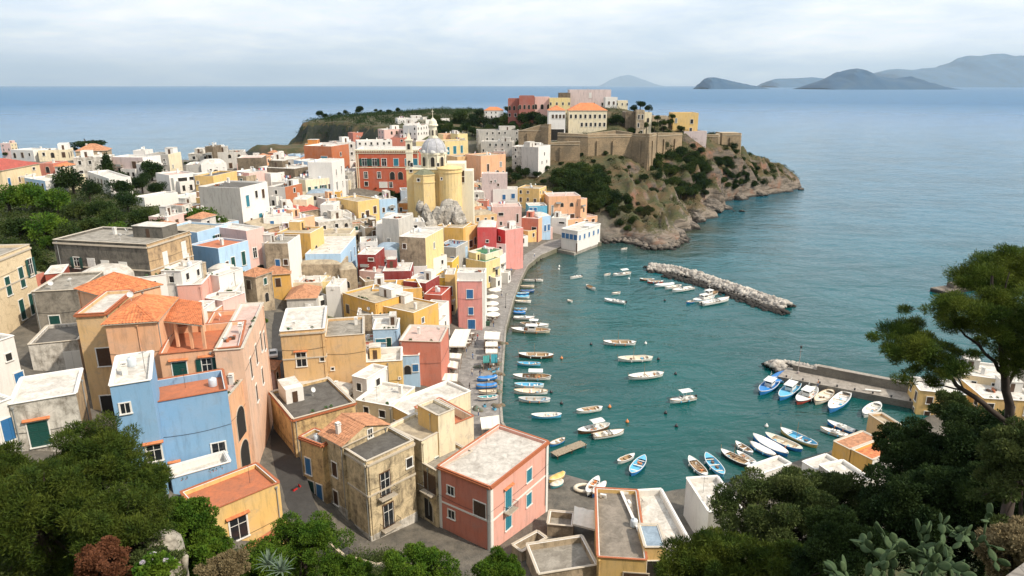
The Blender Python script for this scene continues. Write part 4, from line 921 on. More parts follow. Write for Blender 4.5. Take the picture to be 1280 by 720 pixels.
H(330,304,359.5,304,10,13,'T/W','Fc','old stone house with an arched doorway and a small blue window',[('a',.18,6,'A',1.9,3.6),('a',.5,4,'b',1.1,2.6),('a',.85,4,'n',1,1.4),('a',.6,10,'A',2,4)],group=G1,annex=False)
H(359.5,304,373,296,8,13,'WG','Fw','narrow whitish house front joined to the old stone house',[('a',.4,5,'g',.9,5),('a',.85,6,'n',.9,3)],group=G1)
H(307.5,288.5,329.5,283.5,11,14,'LP','Fw','pale pink house with a big arch, right of the light blue house',[('a',.35,4.5,'w',1.2,2.4),('a',.55,9,'A',4.2,3.8)],group=G1,annex=False)
H(246,290.5,284,280.5,12,9,'LB/B','Fs','upper part of the light blue house with two green shutters',[('a',.18,2.8,'g',1.3,3),('a',.62,1.8,'o',1.5,3.4)],group=G1,annex=False,furn=['antenna','satellite_dish','satellite_dish'])  # darker blue sides paint in the shade of the unlit faces
H(272.5,310.5,310,300.5,9,11,'LB/B','Ft','light blue house with a front terrace and green shutters on its lit face',[('a',.22,3.4,'n',.8,1.4),('a',.42,2.8,'g',1.1,3),('a',.78,2.2,'g',1.1,3.2),('a',.4,7.4,'g',1.2,2.4),('a',.85,7,'b',1.8,3),('a',.12,7,'A',1.8,1.6)],group=G1,annex=False)  # side blue is darkened for the face turned from the sun
H(329,272,366,270,9,8,'W','Fw','white jumbled house below the tall tower house','auto:db',group=G1)
H(342,262,365,260,7,6,'W','Fw','white house with a triangular white sail like wall',None,group=G1)
H(333,286,364,278,8,6,'T','Ss','sand coloured lean-to roof house under the white jumbled one',None,group=G1)
H(415,268,440,266,7,6,'WG','Fw','pale stone house in the middle of the upper village','auto:dA',group=G1)
H(440,276,470,270,8,6,'T','Fc','brown walled house with a flat grey roof left of the tall grey block','auto:d',group=G1)
H(456,285,477,283,8,7,'BR/W','Fc','dark brown terrace house with a white side beside the tall grey block','auto:n',group=G1)
H(477.5,272.5,498,274,9,15,'WG','Fw','tall windowless pale grey block with one small grey window',[('a',.35,6,'r',1.1,1.8)],group=G1,annex=False)
H(498,280,510,271,7,13,'W','Fw','white narrow block leaning on the tall grey one',[('a',.5,4,'r',.7,3)],group=G1)
H(498.6,295.5,531.5,297.5,14,16,'T/CH','Fw','large tan block with a flat whitish roof and a lit yellow right face',[('a',.2,2,'n',1,1.4),('r',.45,2.6,'r',1,1.8),('r',.45,12,'d',1,1.6)],group=G1,annex=False)
H(509,278,531,277,8,9,'WG','Fw','pale rooftop house right behind the large tan block','auto:d',group=G1)
H(532,284,556,283,9,8,'W','Fw','white terraces wedged between tan block and orange house','auto:dn',group=G1)
H(555,284,579,285,11,11,'O','Fs','orange house with small dark arches left of the coral red tower',[('a',.2,7,'A',1.2,2.2),('a',.42,7,'d',.9,1.6),('a',.85,6.4,'d',1.3,1.8)],group=G2,annex=False)
H(579,285,597,280,11,12,'Y/O','Fs','bright orange front turned to the harbour beside the coral red tower',[('a',.5,5,'n',2,2.4),('a',.8,4.4,'n',1,2.4),('a',.65,10,'d',1,2)],group=G2,annex=False)
H(596.5,284,620,284,11,14,'RC','Vw','coral red tower like house with a white pointed dome roof',None,group=G2,annex=False)
H(620,285,631.5,288,8,13,'RC/P','Fw','pinkish red wing with two small windows beside the coral red tower',[('a',.4,2.6,'d',1.1,1.6),('a',.7,8,'r',.8,2)],group=G2)
H(596,307,618,307,6,6,'P','Vw','small pink house with a white humped roof below the coral red tower',[('a',.5,2.6,'d',.8,1.4),('a',.8,2.2,'d',.8,1.4)],group=G2)
H(545,307.5,570,309.5,10,9,'GL','Fb','grey blue cube house with a blue grey roof and white framed windows',[('a',.4,6,'n',1.2,1),('a',.8,3,'b',1.4,2.6)],group=G2,annex=False)
H(570,309.5,584.5,308,9,9,'LB','Fb','pale blue front of the grey blue cube house with one framed window',[('a',.35,3,'b',1.5,3)],group=G2,annex=False)
H(585,314,607,318,9,9,'CC','Fg','cream house with a bright green roof terrace near the quay',[('a',.82,3.4,'n',1,2.6)],group=G2,annex=False)
H(607,327.5,625,321.5,8,9,'CH','Fg','cream yellow house with a plant covered terrace on the quay corner',[('a',.25,5,'d',.9,2),('a',.75,3.4,'A',1.1,3)],group=G2)
H(625,321,632,316,7,9,'W','Fw','narrow white house overgrown with green on the quay path',[('a',.5,3,'d',.8,2),('a',.5,6,'g',.9,2)],group=G2)
H(632,305,641,297,7,9,'W','Fw','slim white house with tiny windows facing the curved quay path','auto:dn',group=G2)
H(541,326.5,565,327.5,9,6,'YY','Fs','small bright yellow upper house below the tan block',None,group=G2,annex=False)
H(540,346,558,347.5,7,9,'YY','Fs','bright yellow front with a slit window below the upper yellow house',[('a',.3,2,'n',.8,1)],group=G2,annex=False)
H(556,343,568,343,7,11,'Y','Fw','yellow house over a dark archway beside the pink quay house',[('a',.5,3.4,'n',1.3,2.6),('a',.5,7.6,'A',2.2,5)],group=G2)
H(571,340.5,606,341,5,15.3,'W','Fw','white upper terraces behind the pink quay house',None,group=G2)
H(571.5,351.5,602.5,351.5,10,13.5,'P/W','Fw','tall flat pink house facing the quay square with a blue window above a blue door',[('a',.5,2.3,'b',1.7,2.4),('a',.53,7.2,'b',1.3,2),('a',.55,10.6,'b',1.9,2.6)],group=G2,annex=False,far=False,furn=[])
H(478,339,513,338.5,9,9,'R','Fw','deep red house with a roof terrace in the middle of the village',None,group=G1)
H(504,351,532,354,8,9,'R','Fw','deep red lower wing stepping down to the right',None,group=G1)
H(446.5,318,469,318.5,9,9,'R','Fw','dark red house with a white arched terrace wall',[('a',.75,.9,'n',1.4,.8)],group=G1)
H(468,312.5,496,312.5,8,9,'W/LB','Vb','white house under two pale blue vaulted roofs',[('a',.35,2,'D',1.6,2),('a',.8,2,'n',1.2,1.6)],group=G1)
H(495,319,533,326,9,8,'W','Fw','long white house with pale blue roof patches under the tan block','auto:bd',group=G1)
H(512,333.5,534,332.5,7,9,'W','Fb','white terrace house with a blue door in the deep red group',[('a',.3,2.4,'n',1.6,2),('a',.75,1.6,'b',1.6,3)],group=G1)
H(449,338,477,341,6,6,'LP','Fp','small pink house with a slanting white stair wall',[('a',.4,1.6,'d',.9,1)],group=G1)
H(478,305,497,306,8,7,'WG','Fw','grey white house above the pale blue vaulted roofs','auto:d',group=G1)
H(450,303,472,302,8,7,'W','Fw','white red edged house in the centre left of the tall grey block','auto:n',group=G1)
H(456,352,472,350,6,5,'T','Fs','sandy small house between the pink stair house and the ochre gable',None,group=G1)
H(371,330.5,425,330.5,9,7,'T','Vs','large sand coloured vault house in the middle distance',[('a',.45,3,'w',1.8,1.6)],group=G1)
H(366,353,401,353,6,5,'CC','Fw','low cream house with a bright white parapet',None,group=G1)
H(401,352,425,350,6,6,'CH','Fs','low yellow wall house right of the bright white parapet',None,group=G1)
H(358,373.5,395,372,9,5,'WG','HK','grey hip roofed house with two white sheds',[('a',.75,1.4,'k',1.6,1.6)],group=G1)
H(395,372,408,368,8,5,'W','Fc','white shed like annex of the grey hip roofed house','auto:r',group=G1)
H(407,358,425,358,7,8,'W','Fw','white house with a large green panel',[('a',.5,.3,'k',.3,.3)],group=G1)
H(425,338,446,336,7,8,'T','Vs','sandy house with a small arched niche over the ochre terraces',[('a',.35,3,'A',1.4,1.8)],group=G1)
H(428,366,469,379,10,8,'O','Fs','ochre terrace house with a small brown door and a row of flower pots',[('a',.14,2.6,'D',1.2,2.2)],group=G1,furn=['potted_plant']*6,far=False)
H(465,361.5,495,360.5,8,8,'O','Fc','ochre house with a blank front and grey roof in the village centre',None,group=G1)
H(470.5,381,517,391,9,10,'O','Fs','large ochre house with a curved top wall above the white terrace',None,group=G1)
H(490,362.5,527.5,359.5,9,9,'O/CC','Fs','ochre house with a brick parapet and an enclosed pale terrace',[('a',.2,1.4,'k',.8,1.8)],group=G1,par=1.6)
H(530,367.5,552,369,8,9,'RP','FQ','red fronted house with a sloping red roof near the quay square',None,group=G2)
H(526,384.5,548.5,386.5,7,8,'W','Fw','white house with a loggia of dark windows over the cafe awnings',[('a',.2,1.4,'d',1.4,2.2),('a',.55,1.4,'w',1,1.6),('a',.8,1.4,'w',1,1.6)],group=G2)
H(512,402,548,405,7,6,'W','Fw','white stepped terrace house in front of the red fronted one','auto:d',group=G2)
H(499,426,550.5,427.5,10,10,'SA','Fp','salmon red house with a pale terrace on top beside the quay square',None,group=G2,annex=False,far=False)
H(502,445,524,444,5,7,'LB/W','Fw','small pale blue house with white arches in front of the salmon one',[('a',.3,2.2,'A',1.4,2),('a',.75,2,'b',1.2,1.6)],group=G2,far=False)
H(465,394,497,392,9,8,'W/LB','Fw','white upper terrace house with little arches above the pale blue court',[('a',.2,1,'r',2,2),('a',.7,1,'n',2.6,1.6)],group=G1,far=False)
H(466,412,497,411,7,9,'LB','Fw','pale blue courtyard house with a turquoise strip and plant pots',[('a',.3,2.2,'e',2.2,.8),('a',.62,2,'g',1,2.4)],group=G1,far=False,furn=['potted_plant']*5)
H(456,453,502,450.5,7,10,'Y','Fw','plain yellow house with a terrace parapet below the pale blue courtyard',[('a',.92,3.4,'d',.3,.3)],group=G1,far=False,furn=['potted_plant']*4,par=1.0)
H(446,394,466,393,7,7,'T','Fc','brownish terrace house behind the ochre block roofs','auto:n',group=G1)
H(350,414.5,405,410.5,13,15,'OL','Fw','big ochre block with a bright whitish flat roof above the narrow street',[('a',.42,4.2,'wH',1.7,2.6),('a',.9,5.4,'d',.7,.7),('a',.92,10.2,'w',2.4,2.6)],group=G4,far=False,annex=False,furn=['chimney','potted_plant','potted_plant'])
H(405,421,455,417.5,10,15,'OL','Fc','ochre block with a grey flat roof, joined to the bigger one on its right',[('a',.35,12,'w',1.2,2),('a',.15,6,'d',.5,.5)],group=G4,far=False,annex=False,furn=['chimney'])
# ---- near houses
H(66,299.5,183,305.5,13,8,'XG/XT','Fc','large dark weathered stone block with white shutters, near the garden',[('a',.22,3.4,'o',1.3,2.2),('a',.38,3.5,'k',1.5,2.4),('a',.53,3.8,'k',1.6,2.4),('a',.72,3.9,'k',1.6,2.6),('r',.35,2.6,'k',1.2,3.2),('r',.8,1.8,'k',1.2,3.2)],group=G4,annex=True,furn=['satellite_dish','satellite_dish','antenna','chimney'],far=False)
H(-42,336,36.5,305.5,16,13,'XL','Fc','cream old palazzo at the left edge with tall green shutters',[('a',.76,3.2,'g',1.3,3.6),('a',.94,2.4,'o',1.3,3.2),('a',.66,8.6,'g',1.3,3.6),('a',.84,8.4,'g',1.4,3.8),('a',.52,3.8,'g',1.3,3.2)],group=G4,far=False,furn=['satellite_dish'])
H(90,347,147,348,9,4,'WG','Vw','low white vaulted house left of the orange tiled roofs',None,group=G4,far=False)
H(56,343,78,341,7,4.2,'RP','Fw','small low house with a dark red wall and white top',None,group=G4,far=False)
H(40,345,55,340,7,4,'SA','Vs','little coral coloured lean-to beside the old palazzo',None,group=G4,far=False)
H(146,351,207,343,9,5,'W','Fw','long white terrace house behind the orange tiled roofs','auto:d',group=G4,far=False)
H(39,365,97,362,12,8,'G','Fc','brown weathered stone house with one green door and pipes',[('a',.38,4.4,'g',1.6,3.2)],group=G4,far=False,furn=['satellite_dish','satellite_dish'],annex=False)
H(35,431,97,425,9,5,'XW','Fd','peeling white house with a dark felt roof and a pale double door',[('a',.83,1.8,'k',2.0,3)],group=G4,far=False,furn=[],annex=False)
H(11,506,95,492,8,6.5,'XW/XT','Fw','rough white cottage with a bright white roof and a green door',[('a',.34,2.5,'gH',1.9,3)],group=G4,far=False,furn=[],annex=False)
H(-30,436,17,420,9,9,'W','Fw','white house at the left edge with blue doors',[('a',.9,5,'b',1.2,2.4),('a',.75,2,'d',.8,1)],group=G4,far=False)
H(-24,512,14,498,6,6,'W','Fw','white low annex with a blue gate at the left edge',[('a',.75,2,'b',1.6,2.6)],group=G4,far=False,furn=[])
H(201,338.5,226,339,8,7,'W','Fw','narrow white house left of the salmon box house','auto:d',group=G4,far=False)
H(229,336.5,257,328,7,7,'T','Fc','small rough stone house just under the light blue house',None,group=G4,far=False)
H(221,357,251.5,355.5,9,6,'PK','Fw','salmon box house with a deep white parapet band',None,group=G4,far=False,par=.9)
H(257,343,273,345,7,6,'W','Fw','white cubic house with roof plants near the green bush',None,group=G4,far=False,furn=['potted_plant']*4)
H(273,365.5,294,364.5,8,6,'W','Fw','white cube with a single green window beside the round green tree',[('a',.5,2.2,'g',1,1.6)],group=G4,far=False)
H(252,372,278,376,6,5,'LP','Fw','low pale pink terrace house below the rooftop plants',None,group=G4,far=False)
H(233,388,252,388,6,5,'W','Fw','small white cube between the pergola and the peach walls',None,group=G4,far=False,annex=False)
H(252,389,268,389,6,5,'PE','Fw','small peach cube with a white corner beside the white one',None,group=G4,far=False,annex=False)
H(268,392,297,391,6,5,'LP','Fp','peach terrace house with little white steps',None,group=G4,far=False,annex=False)
H(256,409,297,406,9,9,'PE','Ft','peach upper terrace house with a small blue roofed shrine',None,group=G4,far=False,par=.8,annex=False)
# the big peach and blue group: set up by true plan so that the fronts step forward
H(94,393,131,391,11,15,'OL','Fq','ochre left wing of the peach mansion with a whitish terracotta edged roof',[('a',.78,5,'n',2.2,2.6),('a',.75,12,'d',3.2,3)],group=G4,far=False,annex=False)
H(137,372,200,356,9,16,'PE','HT','rear part of the peach mansion under an orange hip roof',None,group=G4,far=False)
H(131,405,195,401,10,16,'PE','HT','peach mansion under an orange hipped tile roof with a small dark window',[('a',.26,4.6,'n',1.6,2)],group=G4,far=False,furn=['satellite_dish'])
H(199,443,300,433,11,11,'PE','Ft','peach mansion wing with a long roof terrace and two pairs of open green shutters',[('a',.22,1.3,'gH',1.7,2.7),('a',.56,1.2,'oH',1.3,2.7),('a',.72,1.2,'k',1.2,2.6),('a',.86,1.2,'g',1.2,2.7)],group=G4,far=False,annex=False,furn=['potted_plant']*5,par=1.0,zr=30.4)
H(303,436,329,378,3.5,15,'PL','Fp','long pale peach row house with tall brown shutters lining the narrow street',[('a',.2,3,'n',1,3),('a',.45,3,'n',1,3),('a',.7,3,'n',1,3),('a',.3,8,'n',1,2.6),('a',.6,8,'n',1,2.6),('a',.85,4,'n',1,3)],group=G4,far=False,zr=30.4)
H(284,497,306,470,4,12,'PE','Fp','peach street house with two stacked open arches',[('a',.5,3,'A',3.0,4.4),('a',.5,8,'A',3.2,4.4)],group=G4,far=False,annex=False,zr=26)
H(190,503.5,284,487,7,12,'B','Ft','big blue house with a terracotta terrace and white framed windows',[('a',.12,8.4,'wH',1.4,2),('a',.78,6.8,'w',1.6,1.5),('a',.73,11.6,'w',1.3,1.7),('a',.47,10.6,'DH',1.3,2.6)],group=G4,far=False,annex=False,furn=['antenna','water_tank'],par=.9)
H(137,483,188,475,(140,446),13.5,'B','Fw','blue left wing of the big blue house with a tall white roofed terrace',[('a',.28,2.2,'w',1.0,1.2),('a',.8,7.8,'wH',1.5,2)],group=G4,far=False,annex=False,furn=['antenna','water_tank','chimney'],par=.5)
H(251,643.5,349,603,(232,612.5),6,'Y','Ft','yellow house with a wide terracotta roof terrace and a white double door',[('a',.42,2.2,'wH',2,2.8)],group=G4,far=False,annex=False,furn=['antenna'],par=.5)
H(214,598,288,577,3,4.5,'B/W','Fw','low blue and white terrace wall at the foot of the big blue house',None,group=G4,far=False,annex=False,furn=['potted_plant']*6,par=.9)
# street side and centre front
H(374,545.5,402,556,(368,526),12,'XY','Fe','long yellow stained house with a terracotta coped roof along the narrow street',[('a',.3,3,'b',1.1,2.6),('a',.72,6.6,'b',1.1,2.6),('a',.35,6.6,'g',1.1,2.6)],group=G4,far=False,annex=False,furn=['water_tank','antenna'],zr=16.8)
H(366,524,444,503,(360,484),12,'XY','Fd','dark flat roofed part of the yellow stained house',[('a',.25,3,'b',1.1,2.4),('a',.6,3.4,'n',1,1.4)],group=G4,far=False,annex=True,zr=17.2)
H(428,557,484,531,(399,543),11.6,'XC','YK','decayed house wall with worn brown gable tiles, black stains on cracked plaster',[('l',.55,3.4,'n',1.1,2.2),('l',.5,8,'n',1,2.2),('a',.6,-.6,'w',.8,1.3)],group=G4,far=False,furn=['chimney'],zr=17.6)
H(457.5,577,517,550,(428,557.5),12,'XC','Fd','decayed cream palazzo corner with black stained walls and two brown balcony doors',[('a',.35,2.8,'wB',1.5,3.4,2.6),('a',.38,7.8,'wB',1.6,3.4,2.8),('a',.88,2.4,'d',1,1.4)],group=G4,far=False,annex=False,furn=[],zr=17)
H(526.7,551.5,561,533,(486,532),13,'CC/XC','Fs','cream house with a flat sand roof and a narrow green balcony window',[('a',.55,3.8,'g',1.1,3.2,1.9)],group=G4,far=False,annex=False,furn=[],zr=16.5)
H(547.5,519.5,568,511,(518,507.5),16.5,'CC/Y','Fc','stair tower block with dark flat roof on the cream house',None,group=G4,far=False,annex=False,furn=[],zr=19.2)
H(560,533,592,520,9,11,'CC','Ft','cream wall with a sunken terracotta terrace left of the pink block',None,group=G4,far=False,annex=False,furn=['antenna'],par=1.4)
H(518,573,545,588,7,8,'XC','Fc','shaded stained link building between the decayed palazzo and the pink block',[('a',.7,1.2,'nB',2.2,2.6,2.4),('a',.28,2,'w',1.1,1.6),('a',.5,5.4,'A',2.6,3.4)],group=G4,zr=13.0,far=False,annex=False,furn=[])
H(485,505,514,520,13,9,'Y/CC','Fw','yellow ochre wall house with a smooth whitish roof behind the stair tower',[('a',.3,2.4,'n',1,1.4),('a',.75,2.6,'w',1,1.5)],group=G4,far=False,annex=False,furn=['air_conditioner'])
H(445,500,490,508,8,8,'CC','Fw','low cream house with irregular white roofs behind the brown gable tiles','auto:d',group=G4,far=False,annex=False)
H(440,470,458,474,6,10,'W','Fw','white balconied house squeezed below the yellow courtyard house','auto:nd',group=G4,far=False)
H(613,608.5,685.5,551.5,(544,584.5),10.5,'PK/SA','Fq','large coral pink block with teal shutters and a pale cracked roof near the beach',[('a',.28,2.4,'eH',1.5,3.2,2.2),('a',.64,2,'e',1.3,2),('a',.28,6.6,'e',1.4,2.2),('a',.64,6,'e',1.3,2),('l',.25,2.4,'w',1.2,1.3),('l',.25,6.2,'w',1.2,1.3),('l',.8,3,'n',2,2.2)],group=G4,far=False,annex=False,furn=['antenna'],par=.5,zr=13.5)  # salmon side colour carries the shade, paler pink the lit face
# bottom right row on the shore
H(747,696,808.5,700,(752,610),6,'Y','Fe','ochre yellow house with an earthy flat roof and a terracotta tiled rim by the water',[('a',.8,2,'D',3,1.6)],group=G4,far=False,annex=False,furn=['air_conditioner','air_conditioner','water_tank'],par=.6,zr=8.5)
H(810,690,868,686,(800,612.5),6,'W','Fw','white walled house with a big bare white roof by the water',None,group=G4,far=False,annex=False,furn=['antenna'],par=.9,zr=8.3)
H(806,684,833,684,(805,655),4.5,'Y','Fb','small ochre hut with a blue grey sheet roof leaning on the white house',[('a',.45,2,'d',1.6,2.6)],group=G4,far=False,annex=False,furn=[],par=.1,zr=9.2)
H(886,640,928,637,(870,596.5),5,'GL/W','Fw','grey walled house with a pinkish white roof, right of the big bare white roof',None,group=G4,far=False,annex=False,par=.7,zr=7)
H(934,583,950,593,(975,571),4,'W','Fw','low white roofed house half hidden by the round olive tree',None,group=G4,far=False,annex=False,furn=[],zr=4.6)
H(1024,581,1060,606,(1048,571),5,'GL','Fw','grey rendered house with a bright white roof right of the round olive tree',None,group=G4,far=False,annex=False,furn=[],zr=6)
H(1003,577,1020,587,(1030,566),4,'W','Fw','tiny white hut with a pale roof over the moored boats',None,group=G4,far=False,annex=False,furn=[],zr=5)
H(1042,551.5,1063,562,(1076,537.5),5.5,'O','FK','ochre yellow boathouse with a brown tiled roof at the water edge',None,group=G4,far=False,annex=False,furn=[],par=.05,zr=6)
H(1064.5,562,1091,575,(1098,548),5.6,'O/W','FT','yellow boathouse wing with a pink terrace floor and white rim',None,group=G4,far=False,annex=False,furn=[],par=.5,zr=6.1)
H(1110,533,1127,531,5,4.5,'OL','Fs','small ochre building by the pier root with pale roof',None,group=G4,far=False,furn=[],annex=False)
H(1205,468,1262,476,9,6,'C','Fw','cream boatyard building with a flat white roof behind the pine','auto:d',group=G4,far=False)
H(1150,488,1210,494,7,5,'Y','Fw','low yellow boatyard house by the pier seen through the pine','auto:n',group=G4,far=False)
H(1230,498,1300,502,9,5,'Y','Fw','long yellow house behind the trunk of the pine','auto:n',group=G4,far=False)
# courtyard walls under the pink block
H(673,718,747,706,(683,676),4.0,'T','Fc','low roof terrace with a stained floor at the bottom beside the ochre yellow house',None,group=G4,far=False,annex=False,furn=[],par=.9,zr=6.4)
H(684,655,716,658,(690,638),4,'T','Fc','small walled concrete terrace between the pink block and the pergola',None,group=G4,far=False,annex=False,furn=[],par=1.0,zr=4.4)
H(652,690,684,672,(650,676),2.5,'T','Fc','tiny roofless yard walls leaning on the pink block',None,group=G4,far=False,annex=False,furn=[],par=1.2,zr=5)

def trim(label, fn):
    for root, P, zr, h, l in HOUSES:
        if label in l:
            b = MB(); nm, mats = fn(b, [p - Vector((root.location.x, root.location.y, 0)) for p in P], zr - root.location.z, root.location.z); b.build(nm, mats, root); return
def band(b, p, q, z0, z1, t, mi=0, grow=.05):
    d = q - p; ang = math.atan2(d.y, d.x); m = (p + q) / 2; n = Vector((d.y, -d.x, 0)).normalized()
    if n.dot(Vector((m.x, m.y, 0))) < 0: n = -n
    m = m + n * (t / 2 - .01); b.box((m.x, m.y, (z0 + z1) / 2), (Vector((d.x, d.y, 0)).length + grow, t, z1 - z0), ang, mi)
def pinktrim(b, P, H_, z0):
    for i, j in ((0, 1), (3, 0), (1, 2)):
        band(b, P[i], P[j], H_ - 5.55, H_ - 5.3, .09)
        for c_, o_ in ((i, j), (j, i)):
            d = (P[o_] - P[c_]).normalized() * .55; band(b, P[c_], P[c_] + Vector((d.x, d.y, 0)), 0, H_ - .3, .07, 0, 0)
    return 'corner_strip', [M_WHITE]
trim('large coral pink block', pinktrim)
def skirt(b, P, H_, z0):
    for i, j in ((0, 1), (3, 0)): band(b, P[i], P[j], 0, H_ - 11.4, .08)
    return 'plinth', [wallmat('XW'), M_STONE]
trim('decayed cream palazzo corner', skirt)
def skirt2(b, P, H_, z0):
    band(b, P[3], P[0], 0, H_ - 10.0, .08); return 'plinth', [wallmat('XW'), M_STONE]
trim('decayed house wall', skirt2)
def eaves(b, P, H_, z0):
    for i, j in ((0, 1), (3, 0), (1, 2)): band(b, P[i], P[j], H_ - .35, H_ - .12, .28)
    return 'cornice', [M_TERRA]
for l_ in ('large coral pink block', 'long yellow stained', 'ochre left wing', 'dark flat roofed part'): trim(l_, eaves)
def corn(b, P, H_, z0):
    for i, j in ((0, 1), (3, 0), (1, 2)): band(b, P[i], P[j], H_ - .8, H_ - .5, .25); band(b, P[i], P[j], H_ - 5.4, H_ - 5.15, .14)
    return 'cornice', [M_STONE]
for l_ in ('decayed cream palazzo corner', 'cream old palazzo', 'big ochre block', 'large dark weathered stone block'): trim(l_, corn)

b = MB(); tp = [at_z(u, v, 13.6) for u, v in ((268, 704), (299, 688), (351, 655), (368, 668), (322, 712))]; c = sum(tp, Vector()) / 5
b.prism([(p.x - c.x, p.y - c.y) for p in tp], -6, 0, 0, mtop=1); o = b.build('terrace', [wallmat('Y'), rmat('t')], None, (c.x, c.y, 13.6)); tag(o, 'small terracotta paved yard in front of the white double door of the yellow house', 'terrace')
b = MB()
for i, j in ((2, 3), (3, 4)): p = tp[i] - c; q = tp[j] - c; d = q - p; m = (p + q) / 2; b.box((m.x, m.y, .45), (d.length, .25, .9), math.atan2(d.y, d.x))
b.build('parapet', [wallmat('Y')], o)

# ---- small houses wedged between the bigger ones, following the slope
def infill():
    rg = random.Random(21); FP = [(P, sum(P, Vector()) / 4) for _, P, _, _, _ in HOUSES]; labs = set(); n = 0; tries = 0
    def inside(x, y, P, m):
        s = None
        for i in range(4):
            a, b_ = P[i], P[(i + 1) % 4]; e = Vector((b_.x - a.x, b_.y - a.y)); L_ = e.length; cr = (e.x * (y - a.y) - e.y * (x - a.x)) / L_
            if s is None: s = 1 if area(P) > 0 else -1
            if cr * s < -m: return False
        return True
    def area(P): return sum(P[i].x * P[(i + 1) % 4].y - P[(i + 1) % 4].x * P[i].y for i in range(4))
    st_ = [Vector(at_z(u, v_, z)[:2]) for u, v_, z in ((392,672,8.5),(370,640,9.5),(350,570,10),(342,520,10),(346,470,10.5),(350,430,12),(352,395,13))]
    while n < 150 and tries < 9000:
        tries += 1; x = rg.uniform(-110, 12); y = rg.uniform(104, 335); g = gh(x, y)
        d_ = Vector((x, y * .959 + (CAM_H - g) * .284)); u = 640 + F * x / d_.y
        if u < 215 or u > 700 or (u < 300 and y > 215) : continue
        if y < 205 and x < -90: continue
        if y < 130 and u < 330: continue
        if float(sdist(np.array([x]), np.array([y]), CO)[0]) < (22 if y < 260 else 14): continue
        if x > -14 and y < 175: continue
        if u > 640 and y > 285 or (440 < u < 600 and 222 < y < 300): continue
        if min(((Vector((x, y)) - p).length for p in st_)) < 6: continue
        if any(bx[0] < x < bx[2] and bx[1] < y < bx[3] for bx in GREEN): continue
        w = rg.uniform(3.6, 6.5); dd = rg.uniform(3.5, 6); hm = min(HOUSES, key=lambda q: (q[1][0].x + q[1][2].x - 2 * x) ** 2 + (q[1][0].y + q[1][2].y - 2 * y) ** 2); near = (hm[1], None)
        if any(inside(x, y, P, 1.3) for P, c in FP if abs(c.x - x) < 25 and abs(c.y - y) < 25): continue
        P = near[0]; ang = math.atan2(P[1].y - P[0].y, P[1].x - P[0].x) + rg.uniform(-.2, .2); e = Vector((math.cos(ang), math.sin(ang), 0)); h = rg.choice([3.4, 4, 4.8, 5.6, 6.4]); A = Vector((x, y, 0)) - e * w / 2; B = Vector((x, y, 0)) + e * w / 2
        zr = g + h; A.z = B.z = zr; col, cn = rg.choice([('W','white'),('W','white'),('CC','cream'),('WG','pale grey'),('Y','yellow'),('PE','peach'),('LP','pale pink'),('T','sandy'),('XW','peeling white'),('O','ochre'),('SA','salmon'),('LB','light blue')]); roof, rn = rg.choice([('Fw','pale roofed'),('Fc','grey roofed'),('Vw','vault roofed'),('Fw','flat roofed'),('Fs','sandy roofed'),('HK','brown tiled'),('Ft','terracotta roofed')])
        nl = hm[4]
        for cut in (' with ', ' below ', ' beside ', ' under ', ' behind ', ' above ', ' right of ', ' left of ', ' in front', ' between ', ', '): nl = nl.split(cut)[0]
        lab = ' '.join(('small %s %s house wedged next to the %s' % (cn, rn, nl)).split()[:16])
        if lab in labs: continue
        if nl.startswith('small') or len(nl.split()) < 3: 
            continue
        labs.add(lab); house_w(A, B, dd, h, zr, col, roof, lab, 'auto', 'house', None, random.Random(tries), False, .4, 'small infill houses of the village', True, y > 150)
        P2 = HOUSES[-1][1]; HOUSES.pop(); FP.append((P2, sum(P2, Vector()) / 4)); n += 1
    print('infill', n, tries)
infill()
# ------------------------------------------------------------------ landmarks
# red palazzo
def palazzo():
    zr = 39.0; A = at_z(443.5, 187, zr); B = at_z(523, 187, zr)
    wins = []
    for i, s in enumerate((.14, .30, .45, .64, .82, .94)): wins.append(('a', s, 3.6, 'oO' if i in (0, 1) else 'e' if i != 2 else 'w', 2.0, 3.0))
    for i, s in enumerate((.15, .36)): wins.append(('a', s, 9.0, 'w', 1.5, 2.6))
    for i, s in enumerate((.57, .70, .9)): wins.append(('a', s, 9.0, 'A', 2.0, 3.2))
    wins += [('a', .15, 13.0, 'd', 1.5, 1.8), ('a', .42, 13.2, 'k', 3.2, 2.2), ('a', .54, 13.2, 'w', 1.4, 2.2)]
    r = house_w(A, B, 16, 17, zr, 'PALZ', 'Fw', 'large red palazzo with white string courses and a cornice beside the domed church', wins, 'palazzo', ['chimney', 'antenna'], random.Random(3), False, .6, 'houses climbing to the citadel', False, True)
    c = r.location; b = MB(); e = (B - A).normalized(); L = (B - A).length; ang = math.atan2(e.y, e.x); mid = (A + B) / 2; n = Vector((e.y, -e.x, 0))
    if n.y > 0: n = -n
    H_ = zr - c.z
    for z, t, o in ((H_ - .25, .5, .45), (H_ - 1.5, .3, .2), (H_ - 7.2, .28, .14)): 
        p = mid - Vector((c.x, c.y, 0)) + n * (o / 2 + .02); b.box((p.x, p.y, z), (L + .5, o, t), ang)
    for s in (0.01, .04, .99):
        p = A.lerp(B, s) - Vector((c.x, c.y, 0)) + n * .06; b.box((p.x, p.y, H_ - 9), (.4, .14, 15), ang)
    for i in range(36):
        p = A.lerp(B, (i + .5) / 36) - Vector((c.x, c.y, 0)) + n * .25; b.box((p.x, p.y, H_ - .85), (.32, .4, .5), ang)
    b.build('cornice', plaster('CC', PAL['CC'], .3), r)
PAL['PALZ'] = (.47, .105, .05)
palazzo()
